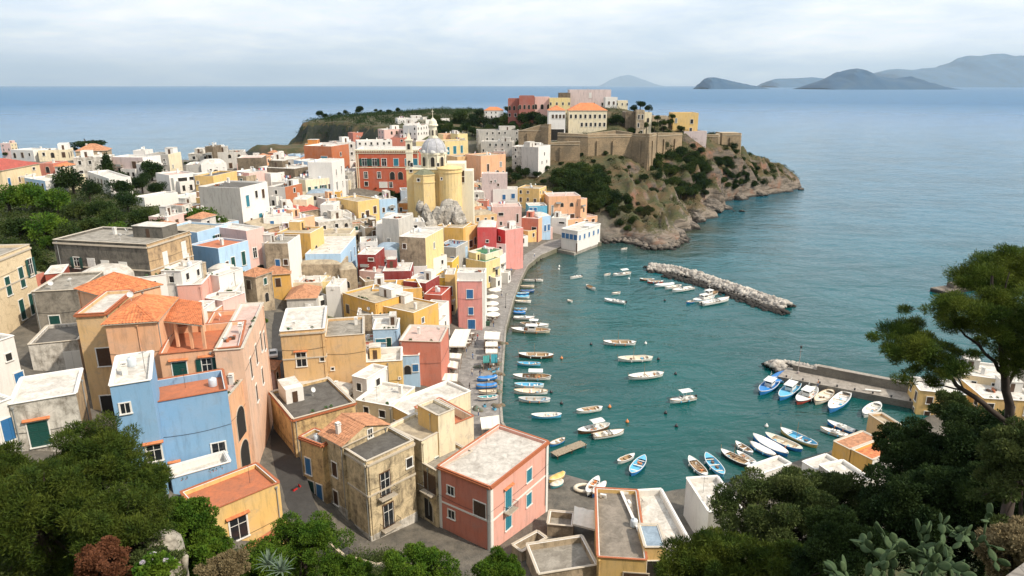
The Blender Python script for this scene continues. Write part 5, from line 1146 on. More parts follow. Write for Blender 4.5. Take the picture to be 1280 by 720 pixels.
# domed church on its rock
M_CH = plaster('CHY', (.74, .55, .25), .6); M_CHL = plaster('CHL', (.74, .68, .52), .35); M_DOME = roofmat('dome_lead', (.47, .47, .49), (.28, .28, .30))
def church():
    base = at_y(545, 250, 246.0); cx, cy = base.x, base.y; zb = gh(cx, cy) - 2
    zof = lambda v, y=243.0: at_y(545, v, y).z
    root = empty('church', (cx, cy, zb)); tag(root, 'yellow church with a grey ribbed dome, lantern and slim bell turret above the harbour', 'church')
    X = lambda u, y=243.0: at_y(u, 220, y).x - cx
    Z = lambda v: zof(v) - zb
    b = MB()
    # nave block, left body and its flat top
    zt = Z(212)
    b.box(((X(508) + X(552)) / 2, 2.5, zt / 2), (X(552) - X(508), 11, zt)); b.box(((X(508) + X(552)) / 2, 2.5, zt + .15), (X(552) - X(508) + .5, 11.5, .35), 0, 1)
    b.build('nave', [M_CH, M_CHL], root)
    # two round apses facing the viewer
    a = MB(); r1 = (X(545) - X(517)) / 2; zc = Z(218)
    a.lathe(((X(545) + X(517)) / 2, -3.2, 0), [(r1 * .9, 0), (r1 * .9, 6), (r1 * 1.06, 7.5), (r1 * 1.06, zc - 2.6), (r1 * 1.12, zc - 2.6), (r1 * 1.12, zc - 2.2), (r1 * 1.06, zc - 2.2), (r1 * 1.06, zc), (r1 * 1.14, zc), (r1 * 1.14, zc + .35)], 6, a0=math.pi / 6, a1=math.pi / 6 + 2 * math.pi); a.lathe(((X(545) + X(517)) / 2, -3.2, 0), [(r1 * 1.1, zc + .3), (r1 * .5, zc + 1.6), (0, zc + 2.1)], 6, 1, a0=math.pi / 6, a1=math.pi / 6 + 2 * math.pi); a.build('apse', [M_CH, roofmat('moss_roof', (.20, .20, .13), (.12, .13, .08))], root)
    a = MB(); r2 = (X(577) - X(547)) / 2; zc2 = Z(211)
    a.lathe(((X(577) + X(547)) / 2, -2.0, 0), [(r2 * .98, 0), (r2, zc2 - 1.2), (r2 + .25, zc2 - 1.2), (r2 + .25, zc2 - .8), (r2, zc2 - .8), (r2, zc2), (r2 + .25, zc2), (r2 + .25, zc2 + .3), (r2 - .2, zc2 + .5), (0, zc2 + 1.2)], 24); a.build('apse', [M_CH], root)
    for u, v, w_, h_ in ((515, 206, 1.0, 1.4), (514, 213, 1.0, 1.2), (525, 223, .9, 1.1), (553, 222, .6, .8), (548, 206, .8, 1.2)):
        put_window(root, 'd', w_, h_, Vector((X(u), -3.4 - (r1 if u == 525 else r2 - 1.6 if u == 553 else -.35), Z(v) - h_ / 2)), 0, True)
    # drum and dome
    dx = X(541); rd = (X(558) - X(526)) / 2; z0 = zt; z1 = Z(193); zd = Z(172)
    d = MB(); d.lathe((dx, 2.5, 0), [(rd * .97, z0 - 1), (rd * .97, z1 - .3), (rd * 1.06, z1 - .3), (rd * 1.06, z1 + .35), (rd * .98, z1 + .35)], 16)
    for i in range(8):
        t = 2 * math.pi * (i + .5) / 8; d.box((dx + math.cos(t) * rd * .98, 2.5 + math.sin(t) * rd * .98, (z0 + z1) / 2), (.4, .6, z1 - z0), t, 0)
    dr = d.build('drum', [M_CHL], root)
    for i in range(8):
        t = 2 * math.pi * i / 8 - math.pi / 2; hh = (z1 - z0) * .62; w_ = 1.3
        p = Vector((dx + math.cos(t) * rd * 1.0, 2.5 + math.sin(t) * rd * 1.0, z0 + .9)); put_window(root, 'A', w_, hh, p, t + math.pi / 2, True)
    dm = MB(); hd = Z(174) - z1; prof = [(rd * math.cos(a_), z1 + .3 + hd * math.sin(a_)) for a_ in [i * math.pi / 2 / 12 for i in range(12)]] + [(.6, z1 + .3 + hd)]
    dm.lathe((dx, 2.5, 0), prof, 32); do = dm.build('dome', [M_DOME], root, smooth=True)
    rb = MB()
    for i in range(8):
        t = 2 * math.pi * (i + .5) / 8
        for j in range(11):
            p = [Vector((dx + math.cos(t) * (prof[k][0] + .1), 2.5 + math.sin(t) * (prof[k][0] + .1), prof[k][1])) for k in (j, j + 1)]; rb.tube(p[0], p[1], .11, n=5)
        # scalloped foot of the dome
    for i in range(8):
        t = 2 * math.pi * i / 8; rb.lathe((dx + math.cos(t) * (rd * .94), 2.5 + math.sin(t) * (rd * .94), z1 + .3), [(1.1, 0), (1.05, .4), (.7, .9), (0, 1.1)], 10)
    rb.build('dome_rib', [roofmat('rib', (.56,.55,.52), (.40,.39,.37))], root)
    ln = MB(); zl = z1 + hd; zt2 = Z(157); rl = 1.35
    ln.lathe((dx, 2.5, 0), [(rl * 1.3, zl), (rl * 1.3, zl + .5), (rl, zl + .5), (rl, zt2 - .4), (rl * 1.35, zt2 - .4), (rl * 1.35, zt2), (rl * 1.15, zt2 + .2), (rl * .95, zt2 + 1.3), (rl * .4, zt2 + 2.1), (.12, zt2 + 2.5), (.1, zt2 + 3.2)], 12)
    ln.box((dx, 2.5, zt2 + 4.2), (.16, .16, 2.2)); ln.box((dx, 2.5, zt2 + 4.6), (1.0, .16, .16))
    l = ln.build('lantern', [M_CHL], root)
    for i in range(6):
        t = 2 * math.pi * i / 6 - math.pi / 2; put_window(root, 'A', .5, 1.8, Vector((dx + math.cos(t) * rl, 2.5 + math.sin(t) * rl, zl + 1)), t + math.pi / 2, True)
    # bell turret
    t = MB(); tx = X(512); zt3 = Z(176)
    t.box((tx, -1.4, (zt + zt3) / 2), (2.1, 2.0, zt3 - zt)); t.box((tx, -1.4, zt3 + .1), (2.7, 2.5, .4)); t.box((tx, -1.4, zt3 + 1.3), (1.5, 1.3, 2.2), taper=.35); t.box((tx, -1.4, (zt + zt3) / 2 + 1), (2.5, 2.3, .3)); t.tube((tx, -1.4, zt3 + 2.2), (tx, -1.4, zt3 + 4), .08)
    t.build('bell_turret', [M_CHL], root); put_window(root, 'A', .9, 1.9, Vector((tx, -2.42, zt3 - 3)), 0, True)
    put_window(root, 'A', .9, 1.9, Vector((tx, -2.42, zt + 1.2)), 0, True)
    # right wing with stepped roofs
    w = MB(); w.box((X(566), 6, Z(206) / 2), (8, 10, Z(206))); w.box((X(578), 4, Z(215) / 2), (7, 8, Z(215))); w.build('sacristy', [M_CHL], root)
    for u, v in ((573, 222), (578, 218), (578, 226), (572, 230)): put_window(root, 'n', 1.0, 2.0, Vector((X(u), -.05, Z(v) - 1)), 0, True)
church()
def rock(name, loc, size, seed, mat, label=None, cat='rock', kind=None, group=None, n=3, parent=None, flat=.8):
    import bmesh
    bm = bmesh.new(); bmesh.ops.create_icosphere(bm, subdivisions=n, radius=1.0); rr = np.random.default_rng(seed); planes = [Vector(rr.normal(size=3)).normalized() for _ in range(9)]; ds = rr.uniform(.55, .9, 9)
    for v in bm.verts:
        p = v.co.copy()
        for pl, dd in zip(planes, ds):
            k = p.dot(pl) - dd
            if k > 0: p -= pl * k * .85
        q = np.array([p.x * 1.7 + seed]); w = float(fbm(q + p.z * 1.3, np.array([p.y * 1.7 + p.z]), 4, True)[0]) - .5
        p *= 1 + w * (.35 if seed > 60 else .75); v.co = Vector((p.x * size[0], p.y * size[1], p.z * size[2]))
    me = bpy.data.meshes.new(name); bm.to_mesh(me); bm.free(); me.materials.append(mat)
    o = link(name, me, parent, loc, float(rr.uniform(0, 6)) if parent is None else 0)
    if label: tag(o, label, cat, group, kind)
    return o
M_TUFA = masonry('tufa', (.36, .33, .28), (.20, .18, .15), .5)
def rockmat(key, c1, c2):
    q = NT('rock_' + key); v = q.wpos(); a = q.noise(q.wpos((.5, .5, 1.6)), .5, 10, .7, 1.0); b = q.noise(v, 2.2, 8, .7)
    c = q.mix(q.rng(a, .38, .62), c1, c2); c = q.mix(q.rng(b, .5, .75, 0, .6), c, tuple(x * .4 for x in c1))
    z = q.n('ShaderNodeSeparateXYZ', {'Vector': v}).outputs['Z']; wet = q.rng(q.math('ADD', z, q.rng(b, .3, .7, -.5, .5)), .6, 1.2)
    q.l(q.mix(wet, (.022, .020, .017), c), q.b.inputs['Base Color']); q.b.inputs['Roughness'].default_value = .95; q.bump(b, .8, .15); return q.m
MR_GREY = rockmat('grey', (.22, .205, .18), (.50, .46, .40)); MR_BREAK = rockmat('breakwater', (.20, .18, .16), (.58, .53, .46)); MR_CLIFF = rockmat('cliff', (.05, .042, .034), (.23, .19, .15))
for i, (u, v, y, s) in enumerate([(549, 262, 235, (4.6, 4, 7.5)), (560, 258, 236, (4.2, 4, 8.5)), (540, 268, 233, (3, 3, 5.5)), (575, 262, 234, (3.4, 3.5, 6)), (533, 258, 238, (2.4, 3, 6)), (527, 250, 240, (2.6, 3, 5)), (567, 252, 240, (4, 4, 6))]):
    p = at_y(u, v + 11, y); rock('rock', p, (s[0] * .72, s[1] * .7, s[2] * .6), 40 + i, MR_GREY, ['tall grey crag under the church, left of centre', 'biggest pale crag below the yellow apse', 'small grey crag at the foot of the left apse', 'grey crag furthest right under the church', 'narrow grey crag beside the blue grey cube', 'crag left of the orange cottage roof', 'grey crag directly touching the larger apse'][i], group='rock outcrops under the church', n=4)
house(567, 271, 577, 271, 5, 6, 'WG', 'Vw', 'little whitish grey arched oratory set against the church crag', [('a', .5, 2, 'A', 1.4, 3)], name='oratory', zr=None, annex=False)
# ---- citadel
M_FORT = masonry('fort', (.36, .26, .155), (.15, .12, .08), .55); M_CAP = plaster('T2', (.46, .38, .27), .4)
def wallrun(name, pts, zb, label, th=2.0, cap=True, cat='wall', batter=.8, mat=None):
    c = Vector((sum(p[0] for p in pts) / len(pts), sum(p[1] for p in pts) / len(pts), zb)); b = MB()
    for i in range(len(pts) - 1):
        p = Vector(pts[i]) - c; q = Vector(pts[i + 1]) - c; d = Vector((q.x - p.x, q.y - p.y, 0)); n = Vector((d.y, -d.x, 0)).normalized()
        if n.y > 0: n = -n
        f0, f1 = p + n * batter, q + n * batter; k0, k1 = p - n * th, q - n * th
        F_ = lambda P, z: (P.x, P.y, z)
        b.poly([F_(f0, 0), F_(f1, 0), tuple(q), tuple(p)]); b.poly([tuple(p), tuple(q), F_(k1, q.z), F_(k0, p.z)], 1); b.poly([F_(k1, 0), F_(k0, 0), F_(k0, p.z), F_(k1, q.z)])
        b.poly([F_(f0, 0), F_(k0, 0), F_(k0, p.z), tuple(p)]); b.poly([F_(f1, 0), F_(k1, 0), F_(k1, q.z), tuple(q)])
    b2 = MB()
    for i in range(len(pts) - 1):
        p = Vector(pts[i]) - c; q = Vector(pts[i + 1]) - c; d = q - p; n = Vector((d.y, -d.x, 0)).normalized(); n = -n if n.y > 0 else n
        m = (p + q) / 2 + n * .12; b2.box((m.x, m.y, m.z - 1.3), (d.length, .35, .3), math.atan2(d.y, d.x))
    root = b.build(name, [mat or M_FORT, M_CAP], None, c); tag(root, label, cat)
    b2.build('string_course', [M_CAP], root)
    for i in range(len(pts) - 1):
        p = Vector(pts[i]) - c; q = Vector(pts[i + 1]) - c; L_ = (q - p).length
        for k_ in range(int(L_ / 9)):
            m = p.lerp(q, (k_ + .6) / (L_ / 9)); b3 = MB(); b3.box((m.x, m.y - .5, m.z * .42), (1.3, 1.6, m.z * .84), math.atan2((q - p).y, (q - p).x), taper=.7); b3.build('buttress', [M_FORT], root)
    return root
W1 = [at_y(697, 166, 372), at_y(735, 168, 368), at_y(790, 168, 374)]
wallrun('fortress_wall', [tuple(p) for p in W1], 18, 'long honey coloured fortress wall under the orange roofed citadel building', cat='fortress wall')
wallrun('fortress_wall', [tuple(at_y(790.5, 167, 374)), tuple(at_y(812, 167, 366)), tuple(at_y(821, 166, 378))], 16, 'projecting pointed bastion at the middle of the fortress walls', cat='fortress wall')
wallrun('fortress_wall', [tuple(at_y(822, 166, 380)), tuple(at_y(853, 166, 392))], 18, 'fortress wall right of the pointed bastion with a tiny window', cat='fortress wall')
wallrun('fortress_wall', [tuple(at_y(648, 164, 384)), tuple(at_y(676, 156, 384)), tuple(at_y(686, 155, 380))], 26, 'leaning curved rampart left of the orange roofed building', cat='fortress wall')
wallrun('fortress_wall', [tuple(at_y(688, 178, 362)), tuple(at_y(725, 177, 360))], 20, 'lower garden wall with gate tower beneath the citadel', cat='fortress wall')
wallrun('fortress_wall', [tuple(at_y(872, 168, 412)), tuple(at_y(898, 168, 412)), tuple(at_y(900, 167, 418))], 22, 'ruined old wall overgrown with ivy on the cliff', cat='fortress wall')
wallrun('fortress_wall', [tuple(at_y(903, 166, 420)), tuple(at_y(926, 166, 422)), tuple(at_y(927, 166, 430))], 20, 'last square bastion at the seaward end of the cliff', th=9, cat='fortress wall')
wallrun('terrace_wall', [tuple(at_y(735, 167, 372)), tuple(at_y(770, 163, 380)), tuple(at_y(790, 166, 376))], 30, 'pale terrace wall along the top of the fortress', cat='wall', th=1)
PAL['REDX'] = (.36, .12, .09)
G6 = 'citadel buildings on the promontory'
def CH_(u0, v0, u1, v1, y, d, h, col, roof, label, wins, **k):
    A = at_y(u0, v0, y); B = at_y(u1, v1, y + k.pop('dy', 0)); zr = A.z; B = Vector((B.x, B.y, zr))
    return house_w(A, B, d, h, zr, col, roof, label, wins, 'citadel_building', k.pop('furn', []), random.Random(int(u0)), False, .5, G6, k.pop('annex', False), True, **k)
row = lambda n, z, kd, w, h, s0=.06, s1=.94: [('a', s0 + (s1 - s0) * i / (n - 1), z, kd, w, h) for i in range(n)]
CH_(711, 138, 759, 138, 388, 14, 11, 'CC', 'HT', 'long cream citadel building with an orange tiled roof and two rows of windows', row(8, 2.2, 'd', 1.2, 2.0) + row(6, 6.6, 'd', 1.2, 2.0, .35))
CH_(686, 138, 707, 138, 384, 14, 14, 'W', 'HT', 'white end pavilion of the orange tiled citadel building, over a shady loggia', row(4, 2.2, 'n', 1.2, 2.0, .25, .9) + [('a', .5, 10, 'd', 8, 6)])
CH_(635, 123, 668, 122.5, 440, 12, 14, 'REDX', 'Fd', 'dusky red citadel palace with arched windows at the left of the ridge', row(6, 4.5, 'A', 1.4, 2.6) + row(5, 9, 'd', 1.3, 2))
CH_(649, 119.5, 668, 119.5, 436, 12, 16, 'REDX', 'Fd', 'taller red block in the middle of the dusky red palace', row(4, 5.5, 'A', 1.4, 2.6))
CH_(668.5, 121, 687, 121, 440, 12, 14, 'LP', 'Fc', 'faded pink wing with wide arches beside the dusky red palace', row(3, 4.5, 'A', 1.8, 3))
CH_(687, 122.5, 713, 123, 436, 12, 12, 'CH', 'Fs', 'pale yellow wing with small windows on the citadel ridge', row(4, 2.6, 'd', 1.0, 1.6))
CH_(712, 112, 764, 113.5, 455, 16, 16, 'MV', 'Fc', 'big greyish castle block, highest on the citadel', [('a', .5, 2, 'k', 1.4, 3), ('a', .4, 8, 'd', 1.2, 2), ('a', .6, 8, 'd', 1.2, 2), ('a', .8, 8, 'd', 1.2, 2)], furn=['antenna', 'satellite_dish'])
CH_(699, 116, 713, 116, 452, 10, 12, 'BR', 'Fd', 'low dark block at the left end of the big castle block', None)
CH_(757, 121.5, 772, 121.5, 440, 10, 9, 'W', 'Fw', 'small white lit cube at the right foot of the castle', row(2, 2.5, 'n', 1.2, 2, .3, .7))
CH_(771, 125.5, 785, 126, 440, 9, 7, 'CC', 'Fw', 'low cream wing trailing right from the castle', row(3, 1.6, 'd', .8, 1.4))
CH_(782, 140, 797, 138, 392, 12, 15, 'BR', 'Fs', 'dark ruined flank of the tall palace with broken top', None)
CH_(796, 137.5, 806, 138, 388, 10, 16, 'T', 'Fs', 'tall narrow ruined palace front with gaping windows', [('a', .3, 2.5, 'd', 1, 2.4), ('a', .75, 2.5, 'd', 1, 2.4), ('a', .3, 7, 'd', 1, 2.2), ('a', .75, 11, 'd', 1, 2)])
CH_(806, 140.5, 815, 140.5, 392, 8, 13, 'CC', 'Fs', 'smaller sunlit part of the ruined palace', [('a', .5, 3, 'A', 1.2, 2.4)])
CH_(815.5, 145, 836, 145, 402, 8, 10, 'T', 'Fs', 'roofless ruin wall with an arched opening between two palaces', [('a', .5, 2.5, 'A', 1.8, 3.4), ('a', .8, 3, 'd', 1, 1.6)])
CH_(842, 141, 873.5, 140, 402, 12, 15, 'Y', 'Fs', 'square lone yellow house at the edge of the cliff', [('a', .12, 3, 'r', 1.2, 2.6), ('a', .75, 3.6, 'd', 1.6, 2.4), ('a', .35, 8.4, 'n', 1.1, 2.4), ('a', .73, 8.4, 'd', 1.4, 2.4)])
CH_(855, 164, 884, 163, 400, 5, 8, 'MV', 'Fs', 'pale low base wall under the lone yellow house', None)
# ---- boat shaped white restaurant house on its rock platform
def boathouse():
    z = 9.0; A = at_z(722, 290, z); B = at_z(750.5, 280.5, z); T = at_z(702, 286.5, z); e = (B - A).normalized()
    c = (A + B) / 2; zb = 1.0; root = empty('restaurant', (c.x, c.y, zb)); tag(root, 'white boat shaped restaurant house with a band of bright blue windows at the water', 'restaurant', 'houses along the harbour quay')
    D = B + (T - A) ; pts = [A - c, B - c, D - c, T - c]; pts = [Vector((p.x, p.y, 0)) for p in pts]
    b = MB(); b.prism([(p.x, p.y) for p in pts], 0, z - zb, 0, mtop=1); b.build('wall', [plaster('W', PAL['W'], .3), rmat('w')], root)
    r = MB()
    for i in range(4):
        p, q = pts[i], pts[(i + 1) % 4]; d = q - p; m = (p + q) / 2; r.box((m.x, m.y, z - zb + .2), (d.length + .3 - (i % 2) * .6, .3, .4), math.atan2(d.y, d.x))
    r.box((0, 2, z - zb + .5), (5, 3, .9), math.atan2(e.y, e.x)); r.build('parapet', [M_WHITE], root)
    def face(p, q, n, w, h, zz, kd):
        d = q - p; L = d.length; dd = d.normalized(); out = Vector((dd.y, -dd.x, 0)); 
        if out.y > 0: out = -out
        ang = math.atan2(out.x, -out.y)
        for i in range(n): pos = p + dd * (L * (i + .5) / n) + out * .01; pos.z = zz; put_window(root, kd, w, h, pos, ang, True)
    sky = paint('sky_blue_glass', (.05, .30, .55), .2)
    SH['y'] = sky; face(pts[3], pts[0], 4, (pts[0] - pts[3]).length / 4 - .35, 2.1, 4.6, 'b'); face(pts[0], pts[1], 5, 1.2, 2.0, 4.4, 'b')
    f = MB(); f.prism([(p.x * 1.15 - .5, p.y * 1.2 - .8) for p in pts], -2.5, .15); f.build('platform', [M_TUFA], root)
    s = MB(); s.box((pts[0].x - .3, pts[0].y - .6, 1.6), (.5, .5, 4)); s.build('mooring_post', [M_BROWN], root)
boathouse()
# ---- quay: paved slab with a stone edge wall
QP = [(752,303),(727,304),(700,309),(676,319),(660,332),(651,350),(642,376),(633,410),(630,450),(627,500),(629,528),(640,545),(560,560),(560,470),(566,420),(580,408),(606,400),(612,376),(622,350),(632,322),(655,303),(690,293),(730,287)]
qm = NT('quay_paving'); v = qm.wpos(); br = qm.n('ShaderNodeTexVoronoi', {'Vector': v, 'Scale': 1.1}); ed = qm.n('ShaderNodeTexVoronoi', {'Vector': v, 'Scale': 1.1}, feature='DISTANCE_TO_EDGE').outputs['Distance']
sp = qm.n('ShaderNodeSeparateColor', {'Color': br.outputs['Color']}); cc = qm.mix(qm.rng(sp.outputs[0], 0, 1), (.20, .185, .17), (.30, .28, .255)); cc = qm.mix(qm.rng(ed, 0, .05, .5, 0), cc, (.10, .09, .08))
cc = qm.mix(qm.rng(qm.noise(v, .25, 7, .7), .48, .7, 0, .5), cc, (.13, .12, .11)); qm.l(cc, qm.b.inputs['Base Color']); qm.b.inputs['Roughness'].default_value = .85
b = MB(); qpts = [tuple(at_z(u, v_, 1.6)[:2]) for u, v_ in QP]; b.prism(qpts, -3, 1.6, 1, mtop=0)
tag(b.build('quay', [qm.m, masonry('quay_wall', (.22, .20, .15), (.09, .095, .05), .8)]), kind='structure')
kb = MB()
for i in range(11):
    p = Vector((*qpts[i], 1.6)); q = Vector((*qpts[i + 1], 1.6)); d = q - p; m = (p + q) / 2; nn = Vector((-d.y, d.x, 0)).normalized() * .25
    if nn.x > 0: nn = -nn
    kb.box((m.x + nn.x * .9, m.y + nn.y * .9, 1.68), (d.length + .1, .5, .14), math.atan2(d.y, d.x))
tag(kb.build('quay_kerb', [M_TUFA]), kind='structure')
# mossy retaining wall along the curved path
# narrow street in shade between the houses: asphalt sheet following the ground
def ribbon(name, pts, wid, mat, lift=.06, n=60, zfun=None):
    b = MB(); P = [Vector((x, y, 0)) for x, y in pts]; L = [0]
    for i in range(len(P) - 1): L.append(L[-1] + (P[i + 1] - P[i]).length)
    def ev(s):
        for i in range(len(P) - 1):
            if s <= L[i + 1] or i == len(P) - 2:
                return P[i].lerp(P[i + 1], (s - L[i]) / (L[i + 1] - L[i])), (P[i + 1] - P[i]).normalized()
    def fn(u, v_):
        p, d = ev(L[-1] * v_); nn = Vector((-d.y, d.x, 0)); q = p + nn * ((u - .5) * wid); return (q.x, q.y, gh(p.x, p.y) + lift + .55)
    b.grid(fn, 4, n); return tag(b.build(name, [mat]), kind='structure')
asph = roofmat('asphalt', (.055, .053, .05), (.038, .036, .034))
st = [tuple(at_z(u, v_, z)[:2]) for u, v_, z in ((420,715,6.5),(392,672,8.5),(370,640,9.5),(350,570,10),(342,520,10),(346,470,10.5),(350,430,12),(352,395,13))]
ribbon('street', st, 5.0, asph)
# ---- breakwater of boulders, and its rocks
def heap(name, line, wid, hgt, n, smin, smax, seed, label, mat=MR_BREAK):
    rr = np.random.default_rng(seed); import bmesh
    protos = []
    for k in range(5):
        bm = bmesh.new(); bmesh.ops.create_icosphere(bm, subdivisions=1, radius=1.0); pr = [Vector(rr.normal(size=3)).normalized() for _ in range(7)]; ds = rr.uniform(.5, .85, 7)
        for v in bm.verts:
            for pl, dd in zip(pr, ds):
                q = v.co.dot(pl) - dd
                if q > 0: v.co -= pl * q * .9
        protos.append((np.array([v.co[:] for v in bm.verts]), np.array([[v.index for v in f.verts] for f in bm.faces]))); bm.free()
    P = [Vector(p) for p in line]; V = []; Fq = []; k0 = 0
    for i in range(n):
        t = rr.random() * (len(P) - 1); j = int(t); a = P[j].lerp(P[j + 1], t - j); d = (P[j + 1] - P[j]).normalized(); nn = Vector((-d.y, d.x, 0)); w = float(np.clip(rr.normal() * .42, -1, 1)); s = float(rr.uniform(smin, smax))
        z = hgt * (1 - abs(w) ** 1.3) * rr.uniform(.7, 1.05) - s * .45; c = a + nn * (w * wid / 2)
        pv, pf = protos[i % 5]; an = rr.uniform(0, 6.3); ca, sa = math.cos(an), math.sin(an); sc = rr.uniform(.7, 1.3, 3) * s
        q = pv * sc; q = np.stack([q[:, 0] * ca - q[:, 1] * sa, q[:, 0] * sa + q[:, 1] * ca, q[:, 2] * .8], -1) + np.array([c.x, c.y, z]); V.append(q); Fq.append(pf + k0); k0 += len(pv)
    return tag(link(name, np_mesh(name, np.concatenate(V), np.concatenate(Fq), mat, False, 3)), label, 'rocks', None, 'stuff')
bl = [at_z(u, v_, 0) for u, v_ in ((812, 337), (840, 340), (870, 347), (900, 358), (930, 368), (960, 379), (984, 386))]
heap('breakwater_rocks', bl, 8.6, 2.4, 1600, .5, 1.35, 3, 'breakwater heap of pale boulders across the harbour mouth')
heap('breakwater_rocks', [at_z(u - 1, v_ + 3.5, 0) for u, v_ in ((830, 341), (870, 350), (900, 361), (930, 371), (960, 382), (984, 389))], 6, .8, 420, .5, 1.2, 14, 'dark wet boulders along the inner foot of the breakwater', rockmat('wet', (.03, .028, .024), (.12, .105, .085)))
heap('breakwater_rocks', [at_z(u, v_, 0) for u, v_ in ((806, 334), (830, 338), (850, 343))], 4, .5, 60, .5, 1.0, 4, 'low dark toe of the breakwater', MR_CLIFF)
heap('shore_rocks', [at_z(u, v_, 0) for u, v_ in ((648, 352), (652, 342), (662, 332), (676, 322), (696, 312))], 3, .7, 170, .35, .8, 5, 'row of pale stones at the foot of the curved quay wall')
heap('shore_rocks', [at_z(u, v_, 0) for u, v_ in ((978, 456), (1000, 460), (1050, 470), (1100, 481), (1150, 493))], 4.5, 1.3, 260, .4, 1.1, 6, 'boulders on the outer side of the pier')
heap('shore_rocks', [at_z(u, v_, 0) for u, v_ in ((963, 462), (975, 460))], 7, 2.0, 70, .6, 1.2, 7, 'boulders around the pier head')
heap('shore_rocks', [at_z(u, v_, 0) for u, v_ in ((752, 302), (790, 303), (815, 312), (840, 310), (852, 300), (850, 292))], 7, 1.6, 260, .6, 2.0, 8, 'jagged rocks at the foot of the cliff', MR_CLIFF)
RK = [(845, 297, 9, 6, 4.5), (862, 287, 9, 6, 5), (836, 307, 7, 4, 2.6), (870, 278, 9, 7, 5), (890, 266, 11, 8, 7), (908, 262, 6, 4, 2.2), (925, 250, 12, 8, 4), (950, 245, 14, 8, 4), (978, 240, 13, 8, 4), (928, 265, 2.6, 1.6, 1.1), (918, 264, 1.4, 1, .5), (1002, 237.5, 4, 2.5, 1.6), (812, 308, 5, 3, 1.6)]
RL = ['dark rounded boulder beside the small cove', 'large smooth boulder at the foot of the first buttress', 'low rock ledge nearest to the harbour', 'sloping rock slab below the second buttress', 'big smooth pale rock face at the waterline of the middle buttress', 'small low rock spur right of the middle buttress', 'flat pale rock shelf in the far cove', 'long pale tilted rock shelf below the green slope', 'rock shelf close to the tip of the promontory', 'lone dark rock standing in the water off the promontory', 'tiny rock just left of the lone dark one', 'last small rock at the very tip of the promontory', 'small ledge behind the moored white dinghy']
for i, (u, v_, a_, b_, c_) in enumerate(RK):
    p = at_z(u, v_, 0); p.y += b_ * .5; o = rock('rock', (p.x, p.y, c_ * .12), (a_ * .62, b_ * .7, c_ * .8), 80 + i, MR_CLIFF, RL[i], group='rocks along the promontory shore', n=4)
    o.rotation_euler = (0.12 * (i % 3 - 1), .1, .35 * (i % 4 - 1.5))
# ---- concrete pier on the right
def pier():
    M_CON = roofmat('pier_concrete', (.36, .32, .27), (.19, .165, .14)); M_CW = masonry('pier_wall', (.22, .20, .165), (.11, .10, .085), 1.2)
    z = 1.5; a = at_z(972, 470.5, z); b_ = at_z(1174, 509, z); a2 = at_z(985, 459, z); b2 = at_z(1182, 498, z)
    P = MB(); P.prism([tuple(a[:2]), tuple(b_[:2]), tuple(b2[:2]), tuple(a2[:2])], -3, z, 0, mtop=1); root = P.build('pier', [M_CW, M_CON]); tag(root, 'long concrete pier with a parapet wall on its sea side', 'pier')
    d = (b2 - a2).normalized(); L = (b2 - a2).length; ang = math.atan2(d.y, d.x); n = Vector((d.y, -d.x, 0)); n = -n if n.y > 0 else n
    w = MB(); m = a2 + d * (L * .20 + L * .8 / 2) + n * .6; w.box((m.x, m.y, z + 1.0), (L * .8, 1.1, 2.0), ang); w.box((m.x, m.y, z + 2.08), (L * .8 + .1, 1.3, .16), ang, 1); m = a2 + d * (L * .12) + n * .8; w.box((m.x, m.y, z + .6), (L * .16, .9, 1.2), ang, 0); w.box((m.x, m.y, z + 1.25), (L * .16, 1.1, .12), ang, 1); w.build('parapet_wall', [M_CW, M_CON], root)
    s = MB()
    for i in range(9):
        q = a.lerp(b_, (i + .5) / 9) - n * .5; s.tube((q.x, q.y, z), (q.x, q.y, z + .45), .16, .2, 8)
    s.build('bollard', [M_IRON], root)
    r = MB(); m = a.lerp(b_, .62) - n * 1.6; r.tube((m.x - 1.8, m.y + .6, z + .25), (m.x + 1.2, m.y - .2, z + .25), .22, .22, 8); r.build('drain_pipe', [M_WHITE], root)
    q = a2.lerp(a, .4) + d * 3; l = MB(); l.tube((0, 0, 0), (0, 0, 6.2), .09, .06, 8); l.lathe((0, 0, 0), [(.35, 0), (.3, .5), (.1, .6)], 10); lp = l.build('beacon_post', [paint('grey_iron', (.35, .30, .28))], None, (q.x, q.y, z)); tag(lp, 'slender beacon post with a lamp at the pier head', 'beacon')
    h = MB(); h.lathe((0, 0, 6.1), [(.05, 0), (.22, .1), (.22, .5), (.28, .55), (0, .75)], 10); h.box((0, 0, 5.4), (.9, .06, .06)); h.build('lamp', [M_IRON], lp)
pier()
# second small jetty far right
b = MB(); p = at_z(1172, 362, 1.2); q = at_z(1240, 352, 1.2); d = q - p; m = (p + q) / 2; b.box((m.x, m.y, -.4), (d.length, 5, 3.2), math.atan2(d.y, d.x)); b.box((p.x + 8, p.y + 3, 1.8), (5, 3, 1.6), .2)
tag(b.build('jetty', [MR_CLIFF]), 'low dark rocky jetty sticking out left from behind the pine', 'jetty')
# beach slipway
b = MB(); b.prism([tuple(at_z(u, v_, 0)[:2]) for u, v_ in ((680, 598), (700, 594), (756, 610), (758, 650), (690, 640))], -1, lambda p: .45 + max(0, (92 - p[1])) * .10, 0)
tag(b.build('slipway', [roofmat('slip', (.17, .155, .135), (.09, .082, .07))]), kind='structure')
